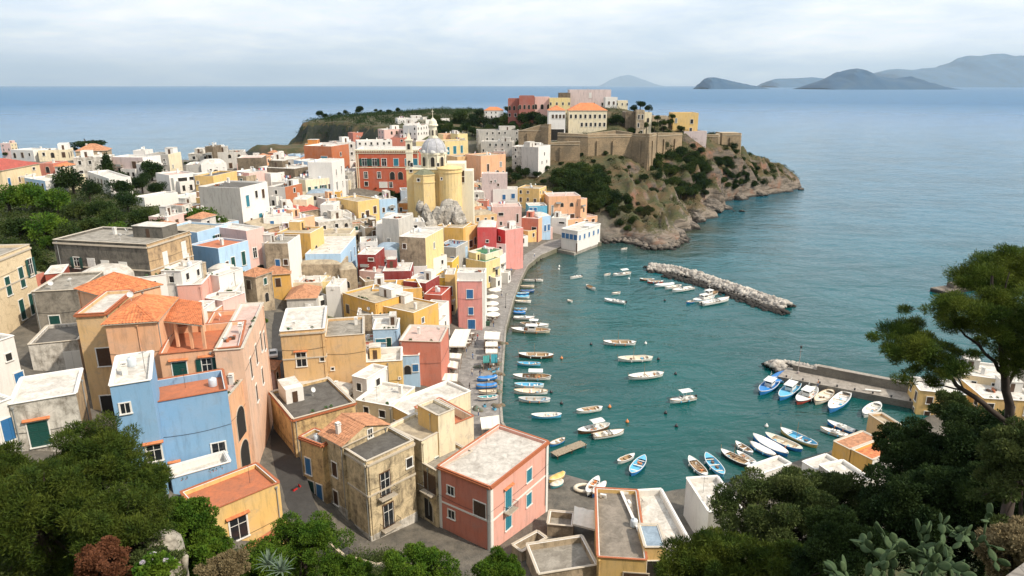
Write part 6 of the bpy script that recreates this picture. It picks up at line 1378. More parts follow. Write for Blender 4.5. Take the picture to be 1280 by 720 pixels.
# small wooden landing stage with planks
p0 = at_z(692, 568, .7); p1 = at_z(730, 553, .7); d = (p1 - p0); L = d.length; ang = math.atan2(d.y, d.x); st_ = empty('landing_stage', (p0.x, p0.y, 0), ang); tag(st_, 'short wooden landing stage beside the coral pink block', 'landing stage')
b = MB()
for i in range(int(L / .3)): b.box((i * .3 + .15, 0, .7), (.27, 1.9, .08))
b.build('deck', [plain('old_wood', (.30, .24, .17), .9, 0, .4, 4)], st_)
b = MB()
for x in (0.3, L * .5, L - .3):
    for y in (-.8, .8): b.tube((x, y, -1.5), (x, y, .85), .1)
b.build('pile', [M_BROWN], st_)

# tiled pergola roof over the terrace of the peach mansion
def pergola():
    z = 33.2; P = [at_z(u, v_, z) for u, v_ in ((197, 401), (253, 407), (253, 385), (206, 378))]; P[2].z += .9; P[3].z += .9
    c = sum(P, Vector()) / 4; root = empty('pergola', (c.x, c.y, 29.6)); tag(root, 'tile roofed open veranda on the terrace of the peach mansion', 'veranda'); L = [p - Vector((c.x, c.y, 29.6)) for p in P]
    b = MB(); corr_slope(b, *L); b.poly([(p.x, p.y, p.z - .15) for p in L], 1)
    for i in range(4): p, q = L[i], L[(i + 1) % 4]; b.poly([(p.x, p.y, p.z - .15), (q.x, q.y, q.z - .15), tuple(q), tuple(p)], 1)
    b.build('roof', [M_TILE, M_STONE], root)
    for i, t in enumerate((.04, .36, .68, .96)): b = MB(); p = L[0].lerp(L[1], t); b.box((p.x, p.y + .4, 1.7), (.35, .35, 3.5)); b.build('post', [wallmat('PE')], root)
    b = MB(); p = (L[2] + L[3]) / 2; b.box((p.x, p.y, 1.9), ((L[2] - L[3]).length, .25, 3.8), math.atan2((L[2] - L[3]).y, (L[2] - L[3]).x)); b.build('back_wall', [wallmat('PL')], root)
pergola()

gw = [at_z(u, v_, z) for u, v_, z in ((398, 668, 9.6), (428, 694, 8.2), (470, 706, 7.2), (505, 700, 7.0))]
wallrun('garden_wall', [tuple(p) for p in gw], 2.5, 'low whitewashed garden wall in front of the decayed palazzo', th=.35, batter=.05, mat=wallmat('XW'))
# ------------------------------------------------------------------ boats
BC = {'w': (.72,.71,.67), 'c': (.66,.58,.45), 'b': (.03,.20,.52), 'l': (.12,.42,.62), 'n': (.16,.08,.04), 'k': (.03,.03,.035), 'r': (.40,.06,.04), 'y': (.66,.46,.14), 'g': (.42,.42,.40), 'd': (.30,.19,.10), 'o': (.62,.22,.07), 't': (.08,.33,.36), 'B': (.02,.08,.22)}
def bm_(k): return paint('boat_' + k, BC[k], .4, .35)
M_HW = plain('deck_wood', (.36, .24, .13), .75, 0, .3, 5)
M_RUB = plain('black_rubber', (.02, .02, .02), .6)
def hull_w(s, B, tr):       # half beam at station s (-1 stern .. 1 bow)
    if s < 0: return B / 2 * (1 - abs(s) ** 3.0 * (1 - tr)) if tr > 0 else B / 2 * max(0.0, 1 - abs(s) ** 2.6) ** .75
    return B / 2 * max(0.0, 1 - s ** 2.3) ** .8
def boat(bu, bv, su, sv, typ, hull, strake, inside, label, group='boats moored in the harbour', z=0.0, on_land=False, wide=None, name='boat'):
    bow = at_z(bu, bv, .3 + z); st = at_z(su, sv, .3 + z); d = bow - st; L = d.length; c = (bow + st) / 2; ang = math.atan2(d.y, d.x)
    B = wide or min(max(L * .31, 1.3), 3.0); fb = .42 + .035 * L; tr = .78 if typ in ('motor', 'bimini', 'raft') else 0.0
    root = empty(name, (c.x, c.y, z), ang); tag(root, label, 'boat', group); rs = random.Random(int(bu * 13 + bv)); root.rotation_euler = (rs.uniform(-.03, .03), 0, ang)
    N = 18; sheer = lambda s: fb * (1 + .38 * max(0, s) ** 2 + (.22 * s * s if s < 0 and tr == 0 else 0)); base = .28 if on_land else 0.0
    X = lambda s: s * L / 2
    h = MB(); prof = [(1.0, 1.0), (1.0, .74), (.93, .35), (.72, .0), (.38, -.22)]; k = 0
    rows = []
    for i in range(N + 1):
        s = -1 + 2 * i / N; w = max(hull_w(s, B, tr), .015); T = sheer(s)
        left = [(X(s) * (1 - .05 * (1 - max(q, 0)) * (1 if abs(s) > .85 else 0)), w * f, base + T * q if q > 0 else base + q) for f, q in prof]
        rows.append(left + [(x, -y, z_) for x, y, z_ in reversed(left)])
    m = len(rows[0]); h.v = [p for r_ in rows for p in r_]
    for i in range(N):
        for j in range(m - 1):
            h.f.append((i * m + j, i * m + j + 1, (i + 1) * m + j + 1, (i + 1) * m + j)); h.mi.append(1 if j in (0, m - 2) else (2 if j in (3, 4, 5) else 0))
    for i in (0, N): h.f.append(tuple(i * m + j for j in range(m))); h.mi.append(0)
    h.build('hull', [bm_(hull), bm_(strake), bm_('B' if hull != 'n' else 'r')], root)
    # gunwale rim and inner shell
    g = MB(); ins = MB(); fl = fb * .35 + base
    for sy in (-1, 1):
        P = [Vector((X(-1 + 2 * i / N), sy * max(hull_w(-1 + 2 * i / N, B, tr), .015), base + sheer(-1 + 2 * i / N))) for i in range(N + 1)]
        for i in range(N): g.tube(P[i], P[i + 1], .065, n=4, caps=False)
        for i in range(N):
            a, b_ = P[i], P[i + 1]; kx = .86
            ins.poly([(a.x * .98, a.y * .9, a.z - .01), (b_.x * .98, b_.y * .9, b_.z - .01), (b_.x * .96, b_.y * .74, fl), (a.x * .96, a.y * .74, fl)][::sy]); ins.poly([(a.x, a.y, a.z), (b_.x, b_.y, b_.z), (b_.x * .98, b_.y * .9, b_.z), (a.x * .98, a.y * .9, a.z)][::sy])
    pts = [(X(-1 + 2 * i / N) * .97, hull_w(-1 + 2 * i / N, B, tr) * .76, fl + .003) for i in range(N + 1)]; ins.poly(pts + [(x, -y, z_) for x, y, z_ in reversed(pts)][1:-1], 0)
    g.build('gunwale', [bm_('w') if strake != 'w' else bm_('d')], root); ins.build('inner_shell', [bm_(inside) if inside != 'W' else M_HW], root)
    top = base + fb
    def thwarts(n, c_='w'):
        for i in range(n):
            s = -.55 + 1.05 * i / max(n - 1, 1); t = MB(); t.box((X(s), 0, top - .16), (.26, hull_w(s, B, tr) * 1.82, .05)); t.build('thwart', [bm_(c_) if c_ != 'W' else M_HW], root)
    def deck(s0, s1, c_):
        t = MB(); n = 7; q = [(X(s0 + (s1 - s0) * i / n), hull_w(s0 + (s1 - s0) * i / n, B, tr) * .95, base + sheer(s0 + (s1 - s0) * i / n) - .01) for i in range(n + 1)]
        for i in range(n):
            a, b_ = q[i], q[i + 1]; t.poly([(a[0], a[1], a[2]), (a[0], 0, a[2] + .07), (b_[0], 0, b_[2] + .07), (b_[0], b_[1], b_[2])]); t.poly([(a[0], 0, a[2] + .07), (a[0], -a[1], a[2]), (b_[0], -b_[1], b_[2]), (b_[0], 0, b_[2] + .07)])
        t.build('deck', [bm_(c_) if c_ != 'W' else M_HW], root)
    def clutter(n):
        t = MB()
        for i in range(n): t.box((X(rs.uniform(-.6, .5)), rs.uniform(-.25, .25) * B, fl + .15), (rs.uniform(.25, .6), rs.uniform(.2, .5), rs.uniform(.15, .4)), rs.uniform(0, 3), rs.randrange(4))
        t.build('gear', [bm_('o'), bm_('l'), bm_('n'), bm_('w')], root)
    if typ in ('row', 'mast'):
        thwarts(3, rs.choice('wcW')); deck(.55, .97, inside if inside != 'W' else 'w'); deck(-.96, -.72, inside if inside != 'W' else 'w'); 
        if L > 4.5: clutter(4)
        if rs.random() < .6:
            t = MB(); t.tube((X(-.3), B * .3, top - .05), (X(.5), B * .18, top + .02), .03, n=5); t.tube((X(-.4), -B * .3, top - .05), (X(.4), -B * .2, top + .02), .03, n=5); t.build('oar', [bm_('c')], root)
    if typ == 'mast' or typ == 'prow':
        t = MB(); t.tube((X(.1), 0, fl), (X(.1), 0, top + 2.9), .055, .035, 6); t.tube((X(.1), 0, top + .6), (X(-.6), 0, top + .75), .04, n=5); t.build('mast', [bm_('d')], root)
        t = MB(); t.tube((X(.98), 0, top), (X(1.02), 0, top + 1.1), .05, n=5); t.tube((X(-.97), 0, top), (X(-1.0), 0, top + .7), .05, n=5); t.build('stem_post', [bm_('d')], root)
        if typ == 'prow': thwarts(3, 'w'); deck(.5, .97, 'w'); clutter(5)
    if typ == 'cover':
        t = MB(); n = 12
        def cf(u, v):
            s = -.93 + 1.84 * u; w = hull_w(s, B, tr) * 1.04; y = (v * 2 - 1); return (X(s), w * y, base + sheer(s) + .05 + (1 - y * y) * (.22 + .10 * math.sin(u * 17)) * min(1, 6 * (1 - abs(s))))
        t.grid(cf, 16, 8); t.build('tarpaulin', [bm_(inside)], root)
    if typ == 'cabin':
        deck(.35, .97, inside if inside in 'lb' else 'w'); clutter(6); thwarts(1, 'W')
        t = MB(); x = X(-.05); t.box((x, 0, top + .55), (L * .2, B * .52, 1.25)); t.box((x + .05, 0, top + 1.22), (L * .3, B * .66, .09)); cb = t.build('wheelhouse', [bm_('w')], root)
        t = MB(); t.box((x + L * .1 + .01, 0, top + .8), (.03, B * .42, .42)); 
        for sy in (-1, 1): t.box((x, sy * B * .262, top + .8), (L * .14, .03, .4))
        t.build('window', [M_GLASS], cb)
        t = MB(); t.tube((x, 0, top + 1.2), (x, 0, top + 3.1), .04, n=5); t.tube((x - .5, 0, top + 2.4), (x + .5, 0, top + 2.4), .025, n=4); t.build('mast', [bm_('w')], root)
    if typ == 'awning':
        thwarts(3, 'W'); deck(.5, .97, 'w'); clutter(6)
        t = MB()
        for sx in (-.5, .1):
            for sy in (-1, 1): t.tube((X(sx), sy * B * .33, top - .1), (X(sx), sy * B * .33, top + 1.35), .03, n=4)
        t.build('awning_post', [bm_('g')], root); t = MB()
        t.grid(lambda u, v: (X(-.56 + .74 * u), (v - .5) * B * .8, top + 1.36 + .16 * (1 - (2 * v - 1) ** 2)), 4, 6); t.grid(lambda u, v: (X(-.56 + .74 * u), (v - .5) * B * .8, top + 1.32 + .16 * (1 - (2 * v - 1) ** 2)), 4, 6); t.build('awning', [bm_(inside if inside != 'W' else 'w')], root)
    if typ in ('motor', 'bimini'):
        deck(.2, .98, 'w'); t = MB(); t.box((X(-.2), -B * .18, fl + .35), (.5, .5, .7)); t.box((X(-.2), B * .2, fl + .3), (.5, .45, .6)); t.box((X(-.75), 0, fl + .25), (.5, B * .6, .5)); t.build('seat', [bm_('w')], root)
        t = MB(); t.box((X(.1), 0, top + .12), (.7, B * .45, .5)); t.build('console', [bm_('w')], root)
        t = MB(); t.poly([(X(.18), -B * .3, top + .1), (X(.18), B * .3, top + .1), (X(.06), B * .26, top + .62), (X(.06), -B * .26, top + .62)]); t.build('windscreen', [M_GLASS], root)
        t = MB(); t.box((X(-1) - .15, 0, top + .1), (.34, .34, .55)); t.box((X(-1) - .12, 0, top - .4), (.14, .12, .8)); t.build('outboard_motor', [M_RUB], root)
        if typ == 'bimini':
            t = MB()
            for sx in (-.45, .1):
                for sy in (-1, 1): t.tube((X(sx), sy * B * .4, top), (X(sx), sy * B * .4, top + 1.7), .03, n=4)
            t.build('canopy_frame', [bm_('g')], root); t = MB(); t.grid(lambda u, v: (X(-.62 + .86 * u), (v - .5) * B * .98, top + 1.72 + .12 * (1 - (2 * v - 1) ** 2)), 4, 6); t.grid(lambda u, v: (X(-.62 + .86 * u), (v - .5) * B * .98, top + 1.69 + .12 * (1 - (2 * v - 1) ** 2)), 4, 6); t.build('canopy', [bm_('w')], root)
    if not on_land and L > 4 and rs.random() < .5:
        t = MB()
        for s in (-.3, .3): t.lathe((X(s), B / 2 + .1, base + .15), [(0, 0), (.12, .08), (.12, .4), (0, .48)], 7)
        t.build('fender', [bm_(rs.choice('owl'))], root)
    return root
BT = boat; GQ = 'boats moored in a row along the quay'; GB = 'boats by the breakwater'; GC = 'boats anchored in open harbour water'; GP_ = 'boats along the concrete pier'; GN = 'boats crowded at the near shore'; GL_ = 'boats laid up on the quay'
for a in [
 (672,350.5,653,351,'row','w','w','g','white boat at the far top of the quay row, beside a tiny dinghy',GQ),
 (679,350.5,669.5,351,'motor','w','w','w','tiny white dinghy behind the topmost boat of the quay row',GQ),
 (668,358,650,358.5,'row','c','w','c','cream boat second from the top of the quay row',GQ),
 (668,364,650,364.5,'cover','B','B','B','dark navy covered boat third from the top of the quay row',GQ),
 (661.5,367,643,367.5,'row','b','b','l','bright blue boat just below the dark navy one',GQ),
 (662,371.5,643,371.5,'cover','w','l','l','pale blue covered boat between bright blue and cream ones',GQ),
 (664,377.5,643,377,'row','w','c','c','long cream white boat below the blue pair',GQ),
 (659,386.5,642,386.5,'row','w','w','l','small white boat with pale blue inside, alone above the blue stern boat',GQ),
 (657,391,641,391,'cover','b','b','b','small blue covered boat tucked above the white outboard boat',GQ),
 (668,398,642,397.5,'motor','w','r','w','white boat with a red brown line and an outboard, above the big fishing boat',GQ),
 (639,413,688,414.5,'cabin','c','n','W','large cream fishing boat with a wheelhouse and mast at the quay',GQ),
 (686,408,650,405.5,'cabin','w','n','W','white fishing boat lying right behind the large cream one',GQ),
 (648,444.5,692,445.5,'mast','n','n','W','dark brown wooden boat with a mast in the quay row',GQ),
 (646,455,676,455.5,'row','l','w','l','light turquoise rowing boat below the dark brown one',GQ),
 (641,471.5,689,472.5,'awning','w','n','W','wide white boat with brown deck and a cream awning at the quay',GQ),
 (643,482,680,482.5,'row','w','l','l','slim white and turquoise boat under the awning boat',GQ),
 (642,490,685,490.5,'row','w','w','c','long white boat, third from the bottom of the quay row',GQ),
 (648,500,688,500.5,'row','w','b','g','white boat with a blue stripe and red life ring, last of the quay row',GQ),
 (664,521,702,519.5,'row','l','b','w','bright blue rowing boat with white benches, apart below the quay row',GQ),
 (712.5,348,727,345.5,'motor','w','w','w','small white motor dinghy below the two buoys near the curved quay',GC),
 (744,362.5,733,357,'row','w','w','W','white rowing boat with a dark hull side, pointing to the lower right',GC),
 (755,344.5,763,342.5,'row','w','w','w','tiny white tender left of the large white launch',GC),
 (766,344.5,789,341.5,'awning','w','w','w','large white launch with an orange cover, far up in the harbour',GC),
 (764.5,367.5,775.5,366,'row','w','w','w','little white dinghy directly behind the grey motor launch',GC),
 (755.5,375,782,379,'motor','w','g','g','grey white motor launch left of the breakwater boats',GC),
 (709.5,375.5,715.5,377,'row','w','w','w','tiny white tender alone in the middle of the harbour',GC),
 (754,429,795,429.5,'mast','w','n','W','brown and white wooden boat with two posts, upper one of the three masted boats',GC),
 (772,450,816,448.5,'mast','w','c','c','white boat with a furled blue sail, middle one of the three masted boats',GC),
 (785,473,829.5,468,'mast','w','d','w','white boat with a pale hatch cover, lowest of the three masted boats',GC),
 (837,502.5,869,497.5,'bimini','w','w','w','white motor boat with a square white sun canopy',GC),
 (720.5,515.5,753,510.5,'row','w','c','W','white rowing boat with dark bench gaps, near the wooden launch',GC),
 (722,541,762,532,'awning','n','n','w','brown wooden launch with a white hood and windshield',GC),
 (780,540,741,546.5,'motor','w','w','c','white cabin cruiser with yellow fenders beside the brown wooden launch',GC),
 (687,557,706,549,'row','b','w','w','small blue and white boat behind the coral pink block',GN),
 (793,569.5,772,578.5,'row','w','k','W','white rowing boat with black rim and wooden benches, left of a blue one',GN),
 (806,572,789,594,'row','b','b','l','vivid blue boat with a pale blue inside beside the black rimmed white one',GN),
 (799.5,349.5,818,350,'row','n','n','W','dark brown boat at the left end of the breakwater group',GB),
 (809,353,829,352.5,'row','r','n','W','reddish brown boat second at the breakwater',GB),
 (818,358,843,355.5,'cover','w','l','w','white boat with a bluish cover, third at the breakwater',GB),
 (831,361,852,357.5,'row','w','w','w','slim white boat fourth at the breakwater',GB),
 (840,364.5,866,360,'motor','w','w','w','broad white motor boat fifth at the breakwater',GB),
 (858,378.5,868,376.5,'row','b','w','w','tiny blue white dinghy left of the cabin boats at the breakwater',GB),
 (866,377,893,372,'cabin','w','l','w','white fishing boat with a blue cabin side at the breakwater',GB),
 (874,372,897,366,'cabin','w','w','W','far white fishing boat with an orange buoy behind the other cabin boats',GB),
 (911.5,374,877,381,'motor','w','w','w','large white motor yacht, rightmost and nearest at the breakwater',GB),
 (950,493,972,474,'cabin','b','b','b','blue hulled fishing boat with a white roof, first at the pier',GP_),
 (962,481,985,466,'cover','b','b','b','blue covered boat squeezed against the pier head',GP_),
 (974.5,500,999,478,'cabin','b','l','l','all bright blue fishing boat with a white cabin, second at the pier',GP_),
 (996,505,1020,486,'cabin','r','k','w','white topped cabin boat with a dark red hull, third at the pier',GP_),
 (1019,505,1040,489,'row','c','w','c','cream and orange boat full of nets, fourth at the pier',GP_),
 (1037,515,1061,491,'row','b','b','w','bright blue wide boat with a white inner rim, fifth at the pier',GP_),
 (1080,521,1099,505,'row','w','g','w','white grey boat lying alone, last at the pier',GP_),
 (1025,536,1062,547,'motor','w','w','w','white speedboat near the ochre boathouse, left one of a pair',GN),
 (1034,528,1069,541,'motor','b','B','w','blue speedboat with white seats, right one of the pair',GN),
 (861,573,883,597,'row','w','b','W','white and blue boat, left twin of the pair pointing into the harbour',GN),
 (882,569,904,596,'row','l','b','l','all blue boat, right twin of the pair pointing into the harbour',GN),
 (901,564.5,938,584,'mast','k','k','W','black hulled boat loaded with wooden gear near the low white roof',GN),
 (921,566,945,581,'row','b','l','w','blue boat with white thwarts between the dark loaded one and the cream one',GN),
 (919.5,554,941,568,'row','w','r','W','small cream boat with a red line behind the blue one',GN),
 (937,554.5,970,572,'cover','b','w','w','blue hulled boat closed with a smooth white cover',GN),
 (941,545.5,985,570,'cover','b','b','w','very long white covered boat with a dark blue hull',GN),
 (956.5,544,1003,564,'row','b','b','c','long blue boat with a cream inside, next to the yellow hulled one',GN),
 (975.5,538,1022,559,'prow','y','c','l','yellow hulled long boat with light blue hatches, outermost of the near shore boats',GN),
 (1104,544,1120,538,'motor','w','w','w','small white boat half hidden behind the ochre pier building',GN),
 (776,312,784,310.5,'row','w','w','w','tiny white dinghy floating alone by the cliff ledge',GC),
 ]: BT(*a)
for a in [
 (596,476,622,473,'cover','b','b','b','upper blue tarpaulin covered boat laid up on the quay'),
 (594.5,485.5,622,483,'cover','b','w','b','lower, wider blue covered boat laid up on the quay'),
 (597,500,622,497.5,'row','w','r','t','white boat with a red keel and turquoise inside laid up on the quay'),
 (598,492,621,491,'row','c','w','c','narrow cream boat between the blue covered ones and the white one on the quay'),
 ]: BT(*a, group=GL_, z=1.6, on_land=True)
for a in [(686,604,706,594,'cover','y','y','y','bright yellow covered boat on the slipway next to the coral pink block'),
 (688,611,704,604,'cover','t','t','c','white and turquoise covered boat pulled up on the slipway'),
 (748,600,734,620,'row','w','g','w','slim pale boat standing tilted on the beach left of the terracotta rimmed roof'),
 (757,606,740,621,'cover','B','w','w','small dark and white boat leaning by the terracotta rimmed roof')]: BT(*a, group='boats drawn up on the little beach', z=.9, on_land=True)
t = MB(); t.grid(lambda u, v: (math.cos(u * 6.2832) * (1.1 + .28 * math.cos(v * 6.2832)) * 1.3, math.sin(u * 6.2832) * (1.0 + .28 * math.cos(v * 6.2832)), .3 + .28 * math.sin(v * 6.2832)), 22, 8)
p = at_z(730, 612, 1.0); tag(t.build('inflatable_ring', [bm_('c')], None, p, True), 'cream inflatable raft ring lying on the beach', 'raft')
# mooring buoys
bv_ = _m(lambda b: b.lathe((0, 0, -.15), [(0, 0), (.26, .06), (.36, .3), (.3, .55), (.1, .68), (.08, .9), (0, .9)], 12), 'buoy', [bm_('o')], True)
bw_ = _m(lambda b: b.lathe((0, 0, -.15), [(0, 0), (.26, .06), (.36, .3), (.3, .55), (.1, .68), (.08, .9), (0, .9)], 12), 'buoy', [bm_('w')], True)
bk_ = _m(lambda b: b.lathe((0, 0, -.15), [(0, 0), (.26, .06), (.36, .3), (.3, .55), (.1, .68), (.08, .9), (0, .9)], 12), 'buoy', [bm_('k')], True)
for u, v, m_, l in [(699,333.5,bw_,'white buoy just below the curved quay, upper of two'),(698.5,337,bw_,'white buoy just below the curved quay, lower of two'),(807,430,bw_,'white buoy right of the upper masted boat'),(823,449.5,bk_,'dark buoy right of the middle masted boat'),(844.5,468,bk_,'dark buoy right of the lowest masted boat'),(702,448.5,bm_ and bv_,'orange buoy right of the dark brown moored boat'),(762,509.5,bv_,'orange buoy right of the three bench rowing boat'),(784,528,bv_,'orange buoy above the white cabin cruiser'),(832,517,bk_,'dark buoy left under the sun canopy boat'),(845.5,533.5,bk_,'dark buoy lying lowest under the sun canopy boat'),(958,533.5,bw_,'white buoy above the crowd of near shore boats'),(689,491,bk_,'dark buoy off the long white moored boat'),(739,431,bk_,'small dark buoy left of the upper masted boat'),(786,349,bw_,'white buoy below the large white launch'),(1114,533,bk_,'dark buoy by the ochre pier building'),(702,505,bk_,'dark buoy off the last boat of the quay row'),(831,376,bk_,'dark buoy in open water below the slim breakwater boats')]:
    o = link('buoy', m_, None, at_z(u, v, 0)); tag(o, l, 'buoy', 'mooring buoys in the harbour')
# ------------------------------------------------------------------ umbrellas, awnings, cafe furniture, people
M_CANV = plain('canvas', (.72, .68, .60), .85, 0, .08, 1.5); M_WICK = plain('wicker', (.17, .10, .06), .8); M_POLE = plain('wood_pole', (.30, .20, .12), .7)
def umb(b):
    n = 8; r = 2.0
    for i in range(n):
        a0 = 2 * math.pi * i / n; a1 = 2 * math.pi * (i + 1) / n; p = (r * math.cos(a0), r * math.sin(a0), 2.45); q = (r * math.cos(a1), r * math.sin(a1), 2.45); t = (0, 0, 3.15)
        b.poly([p, q, t]); b.poly([(p[0], p[1], 2.25), (q[0], q[1], 2.25), q, p]); b.poly([t, (q[0], q[1], 2.4), (p[0], p[1], 2.4)])
UM = _m(umb, 'canopy', [M_CANV]); UP = _m(lambda b: (b.tube((0, 0, 0), (0, 0, 3.25), .045, n=6), b.lathe((0, 0, 0), [(.35, 0), (.35, .1), (0, .12)], 10)), 'pole', [M_POLE])
for u, v, l in [(618.5,361,'white parasol highest up the quay'),(615,369.5,'second white parasol from the top of the cafe terrace'),(615,378,'third white parasol from the top of the cafe terrace'),(615,385,'fourth white parasol from the top of the cafe terrace'),(616,391.5,'lowest white parasol of the cafe terrace, over wicker tables')]:
    p = at_z(u, v, 4.3); e_ = empty('parasol', (p.x, p.y, 1.6)); tag(e_, l, 'parasol', 'white parasols beside the pink quay house'); link('canopy', UM, e_); link('pole', UP, e_)
def awn(pts, z, label, name='awning', col=None, slope=0.0, zb=1.6):
    P = [at_z(u, v, z) for u, v in pts]; c = sum(P, Vector()) / len(P); root = empty(name, (c.x, c.y, zb)); tag(root, label, 'awning')
    L = [p - c for p in P]; b = MB(); h = z - zb
    b.grid(lambda u, v: tuple((L[0] * (1 - u) + L[1] * u) * (1 - v) + (L[3] * (1 - u) + L[2] * u) * v + Vector((0, 0, h - .10 * math.sin(math.pi * u) * math.sin(math.pi * v) + .05 * math.cos(u * 18)))), 12, 8)
    for i in range(4):
        p, q = L[i], L[(i + 1) % 4]; b.poly([(p.x, p.y, h - .25), (q.x, q.y, h - .25), (q.x, q.y, h + .04), (p.x, p.y, h + .04)])
    b.build('canvas', [col or M_CANV], root); b = MB()
    for p in L: b.tube((p.x * .95, p.y * .95, 0), (p.x * .95, p.y * .95, h), .05, n=5)
    b.build('post', [M_POLE], root)
    return root
awn([(569,411.5),(588.5,411.5),(581.5,433),(558,433)], 4.6, 'large slanting white awning over cafe tables on the square')
awn([(606,414),(625.5,415),(624,424.5),(605,423.5)], 4.4, 'square white awning nearest the parasols on the quay edge')
awn([(607,427),(622,427),(622.5,432.5),(606.5,432.5)], 4.2, 'smaller white awning below the square one on the quay edge')
awn([(559.5,441),(577,442),(575.5,448.5),(557.5,447)], 4.2, 'narrow white awning under the large slanting one')
awn([(554,449),(573,452.5),(571.5,461),(553,457)], 4.4, 'tilted white awning beside the salmon red house')
awn([(553,466.5),(572.5,467),(571.5,476.5),(552,475)], 4.2, 'white awning over boxes in front of the narrow shop')
awn([(541,493),(580,490),(583,505),(545,510)], 4.6, 'wide crumpled white tent roof behind the stair tower')
awn([(546,507),(583,503),(586,519),(566,523)], 4.2, 'second crumpled white tent roof nearer the pink block')
awn([(600,522),(624,519),(625,534),(602,536)], 3.6, 'white tarpaulin tent next to the laid up boats')
awn([(718,632.5),(750,640),(748,663),(716,655)], 4.6, 'white pergola canvas over the yard beside the terracotta rimmed roof', zb=1.2)
awn([(604,445),(612,444),(612,452),(604,453)], 4.0, 'faded green stall umbrella like cover by the quay edge', col=paint('teal_cloth', (.04, .22, .20), .9))
awn([(614,443),(622,443),(622,452),(614,453)], 3.8, 'teal cloth stall cover at the quay edge', col=paint('teal_cloth2', (.02, .20, .24), .9))
def chair_m(b):
    b.box((0, 0, .45), (.46, .46, .06)); b.box((0, .21, .72), (.46, .05, .5))
    for x in (-.2, .2):
        for y in (-.2, .2): b.box((x, y, .22), (.05, .05, .44))
CM = _m(chair_m, 'chair', [M_WICK]); TM = _m(lambda b: (b.box((0, 0, .74), (.9, .9, .05)), b.tube((0, 0, 0), (0, 0, .74), .04), b.box((0, 0, .02), (.5, .5, .04))), 'cafe_table', [M_CANV])
rs = random.Random(8)
TS = [(566,432),(572,437),(580,436),(587,428),(590,420),(566,424),(575,424),(582,418),(609,398),(619,398),(612,402),(610,434),(618,436),(609,440),(617,422),(561,440),(568,428),(578,431),(584,432),(571,421),(611,431),(615,459),(609,455),(565,463),(562,472)]
for i, (u, v) in enumerate(TS):
    p = at_z(u, v, 1.6)
    where = 'under the large slanting awning' if i < 8 or i == 15 else 'below the lowest parasol' if i < 11 else 'under the quay edge awnings'
    o = link('cafe_table', TM, None, p, rs.uniform(0, 1)); tag(o, 'small pale cafe table ' + where, 'table', 'cafe tables ' + where)
    for k in range(3):
        a = k * 2.1 + rs.uniform(0, 1); q = p + Vector((math.cos(a) * .85, math.sin(a) * .85, 0)); o = link('cafe_chair', CM, None, q, a - math.pi / 2); tag(o, 'dark wicker cafe chair ' + where, 'chair', 'cafe chairs ' + where)
# people: one skinned body each
def person(u, v, z, top, legs, hair, face, label, pose='stand', pos=None, zb=None):
    p = pos or at_z(u, v, z); me = bpy.data.meshes.new('body')
    st = .28 if pose == 'walk' else .02
    J = [(0,0,.95),(0,0,1.15),(0,0,1.38),(0,0,1.50),(0,.01,1.62),(0,.02,1.72), (.09,0,.90),(.10,st*.4,.50),(.10,st*.2,.08),(.10,st*.2+.16,.03), (-.09,0,.90),(-.10,-st*.2,.50),(-.10,-st,.10),(-.10,-st+.15,.03), (.19,0,1.40),(.24,.02,1.12),(.22,.14,.90),(.22,.18,.84), (-.19,0,1.40),(-.24,0,1.12),(-.23,.08,.88),(-.23,.10,.82)]
    E = [(0,1),(1,2),(2,3),(3,4),(4,5),(0,6),(6,7),(7,8),(8,9),(0,10),(10,11),(11,12),(12,13),(2,14),(14,15),(15,16),(16,17),(2,18),(18,19),(19,20),(20,21)]
    Rd = [.14,.13,.15,.055,.095,.085,.085,.06,.045,.04,.085,.06,.045,.04,.06,.045,.035,.035,.06,.045,.035,.035]
    me.from_pydata(J, E, []); o = bpy.data.objects.new('person', me); COL.objects.link(o); sk = o.modifiers.new('s', 'SKIN'); 
    for i, sv in enumerate(me.skin_vertices[0].data): sv.radius = (Rd[i], Rd[i] * .85); sv.use_root = (i == 0)
    ss = o.modifiers.new('u', 'SUBSURF'); ss.levels = 1; ss.render_levels = 1
    dg = bpy.context.evaluated_depsgraph_get(); dg.update(); m2 = bpy.data.meshes.new_from_object(o.evaluated_get(dg)); bpy.data.objects.remove(o)
    for m in (plain('skin', (.45, .27, .19), .6), plain('cloth_' + top, BC[top], .9), plain('cloth_' + legs, BC[legs], .9)): m2.materials.append(m)
    for f in m2.polygons:
        z_ = f.center.z; f.material_index = 2 if .08 < z_ < .98 and abs(f.center.x) < .19 else 1 if .98 <= z_ < 1.46 and not (abs(f.center.x) > .2 and z_ < 1.1) else 0
    o = link('person', m2, None, p, face); tag(o, label, 'person', 'people on the quay')
    h = MB(); h.lathe((0, .01, 1.66), [(.11, -.06), (.115, .04), (.08, .12), (0, .15)], 10); h.build('hair', [plain('hair_' + hair, BC[hair], .8)], o)
    return o
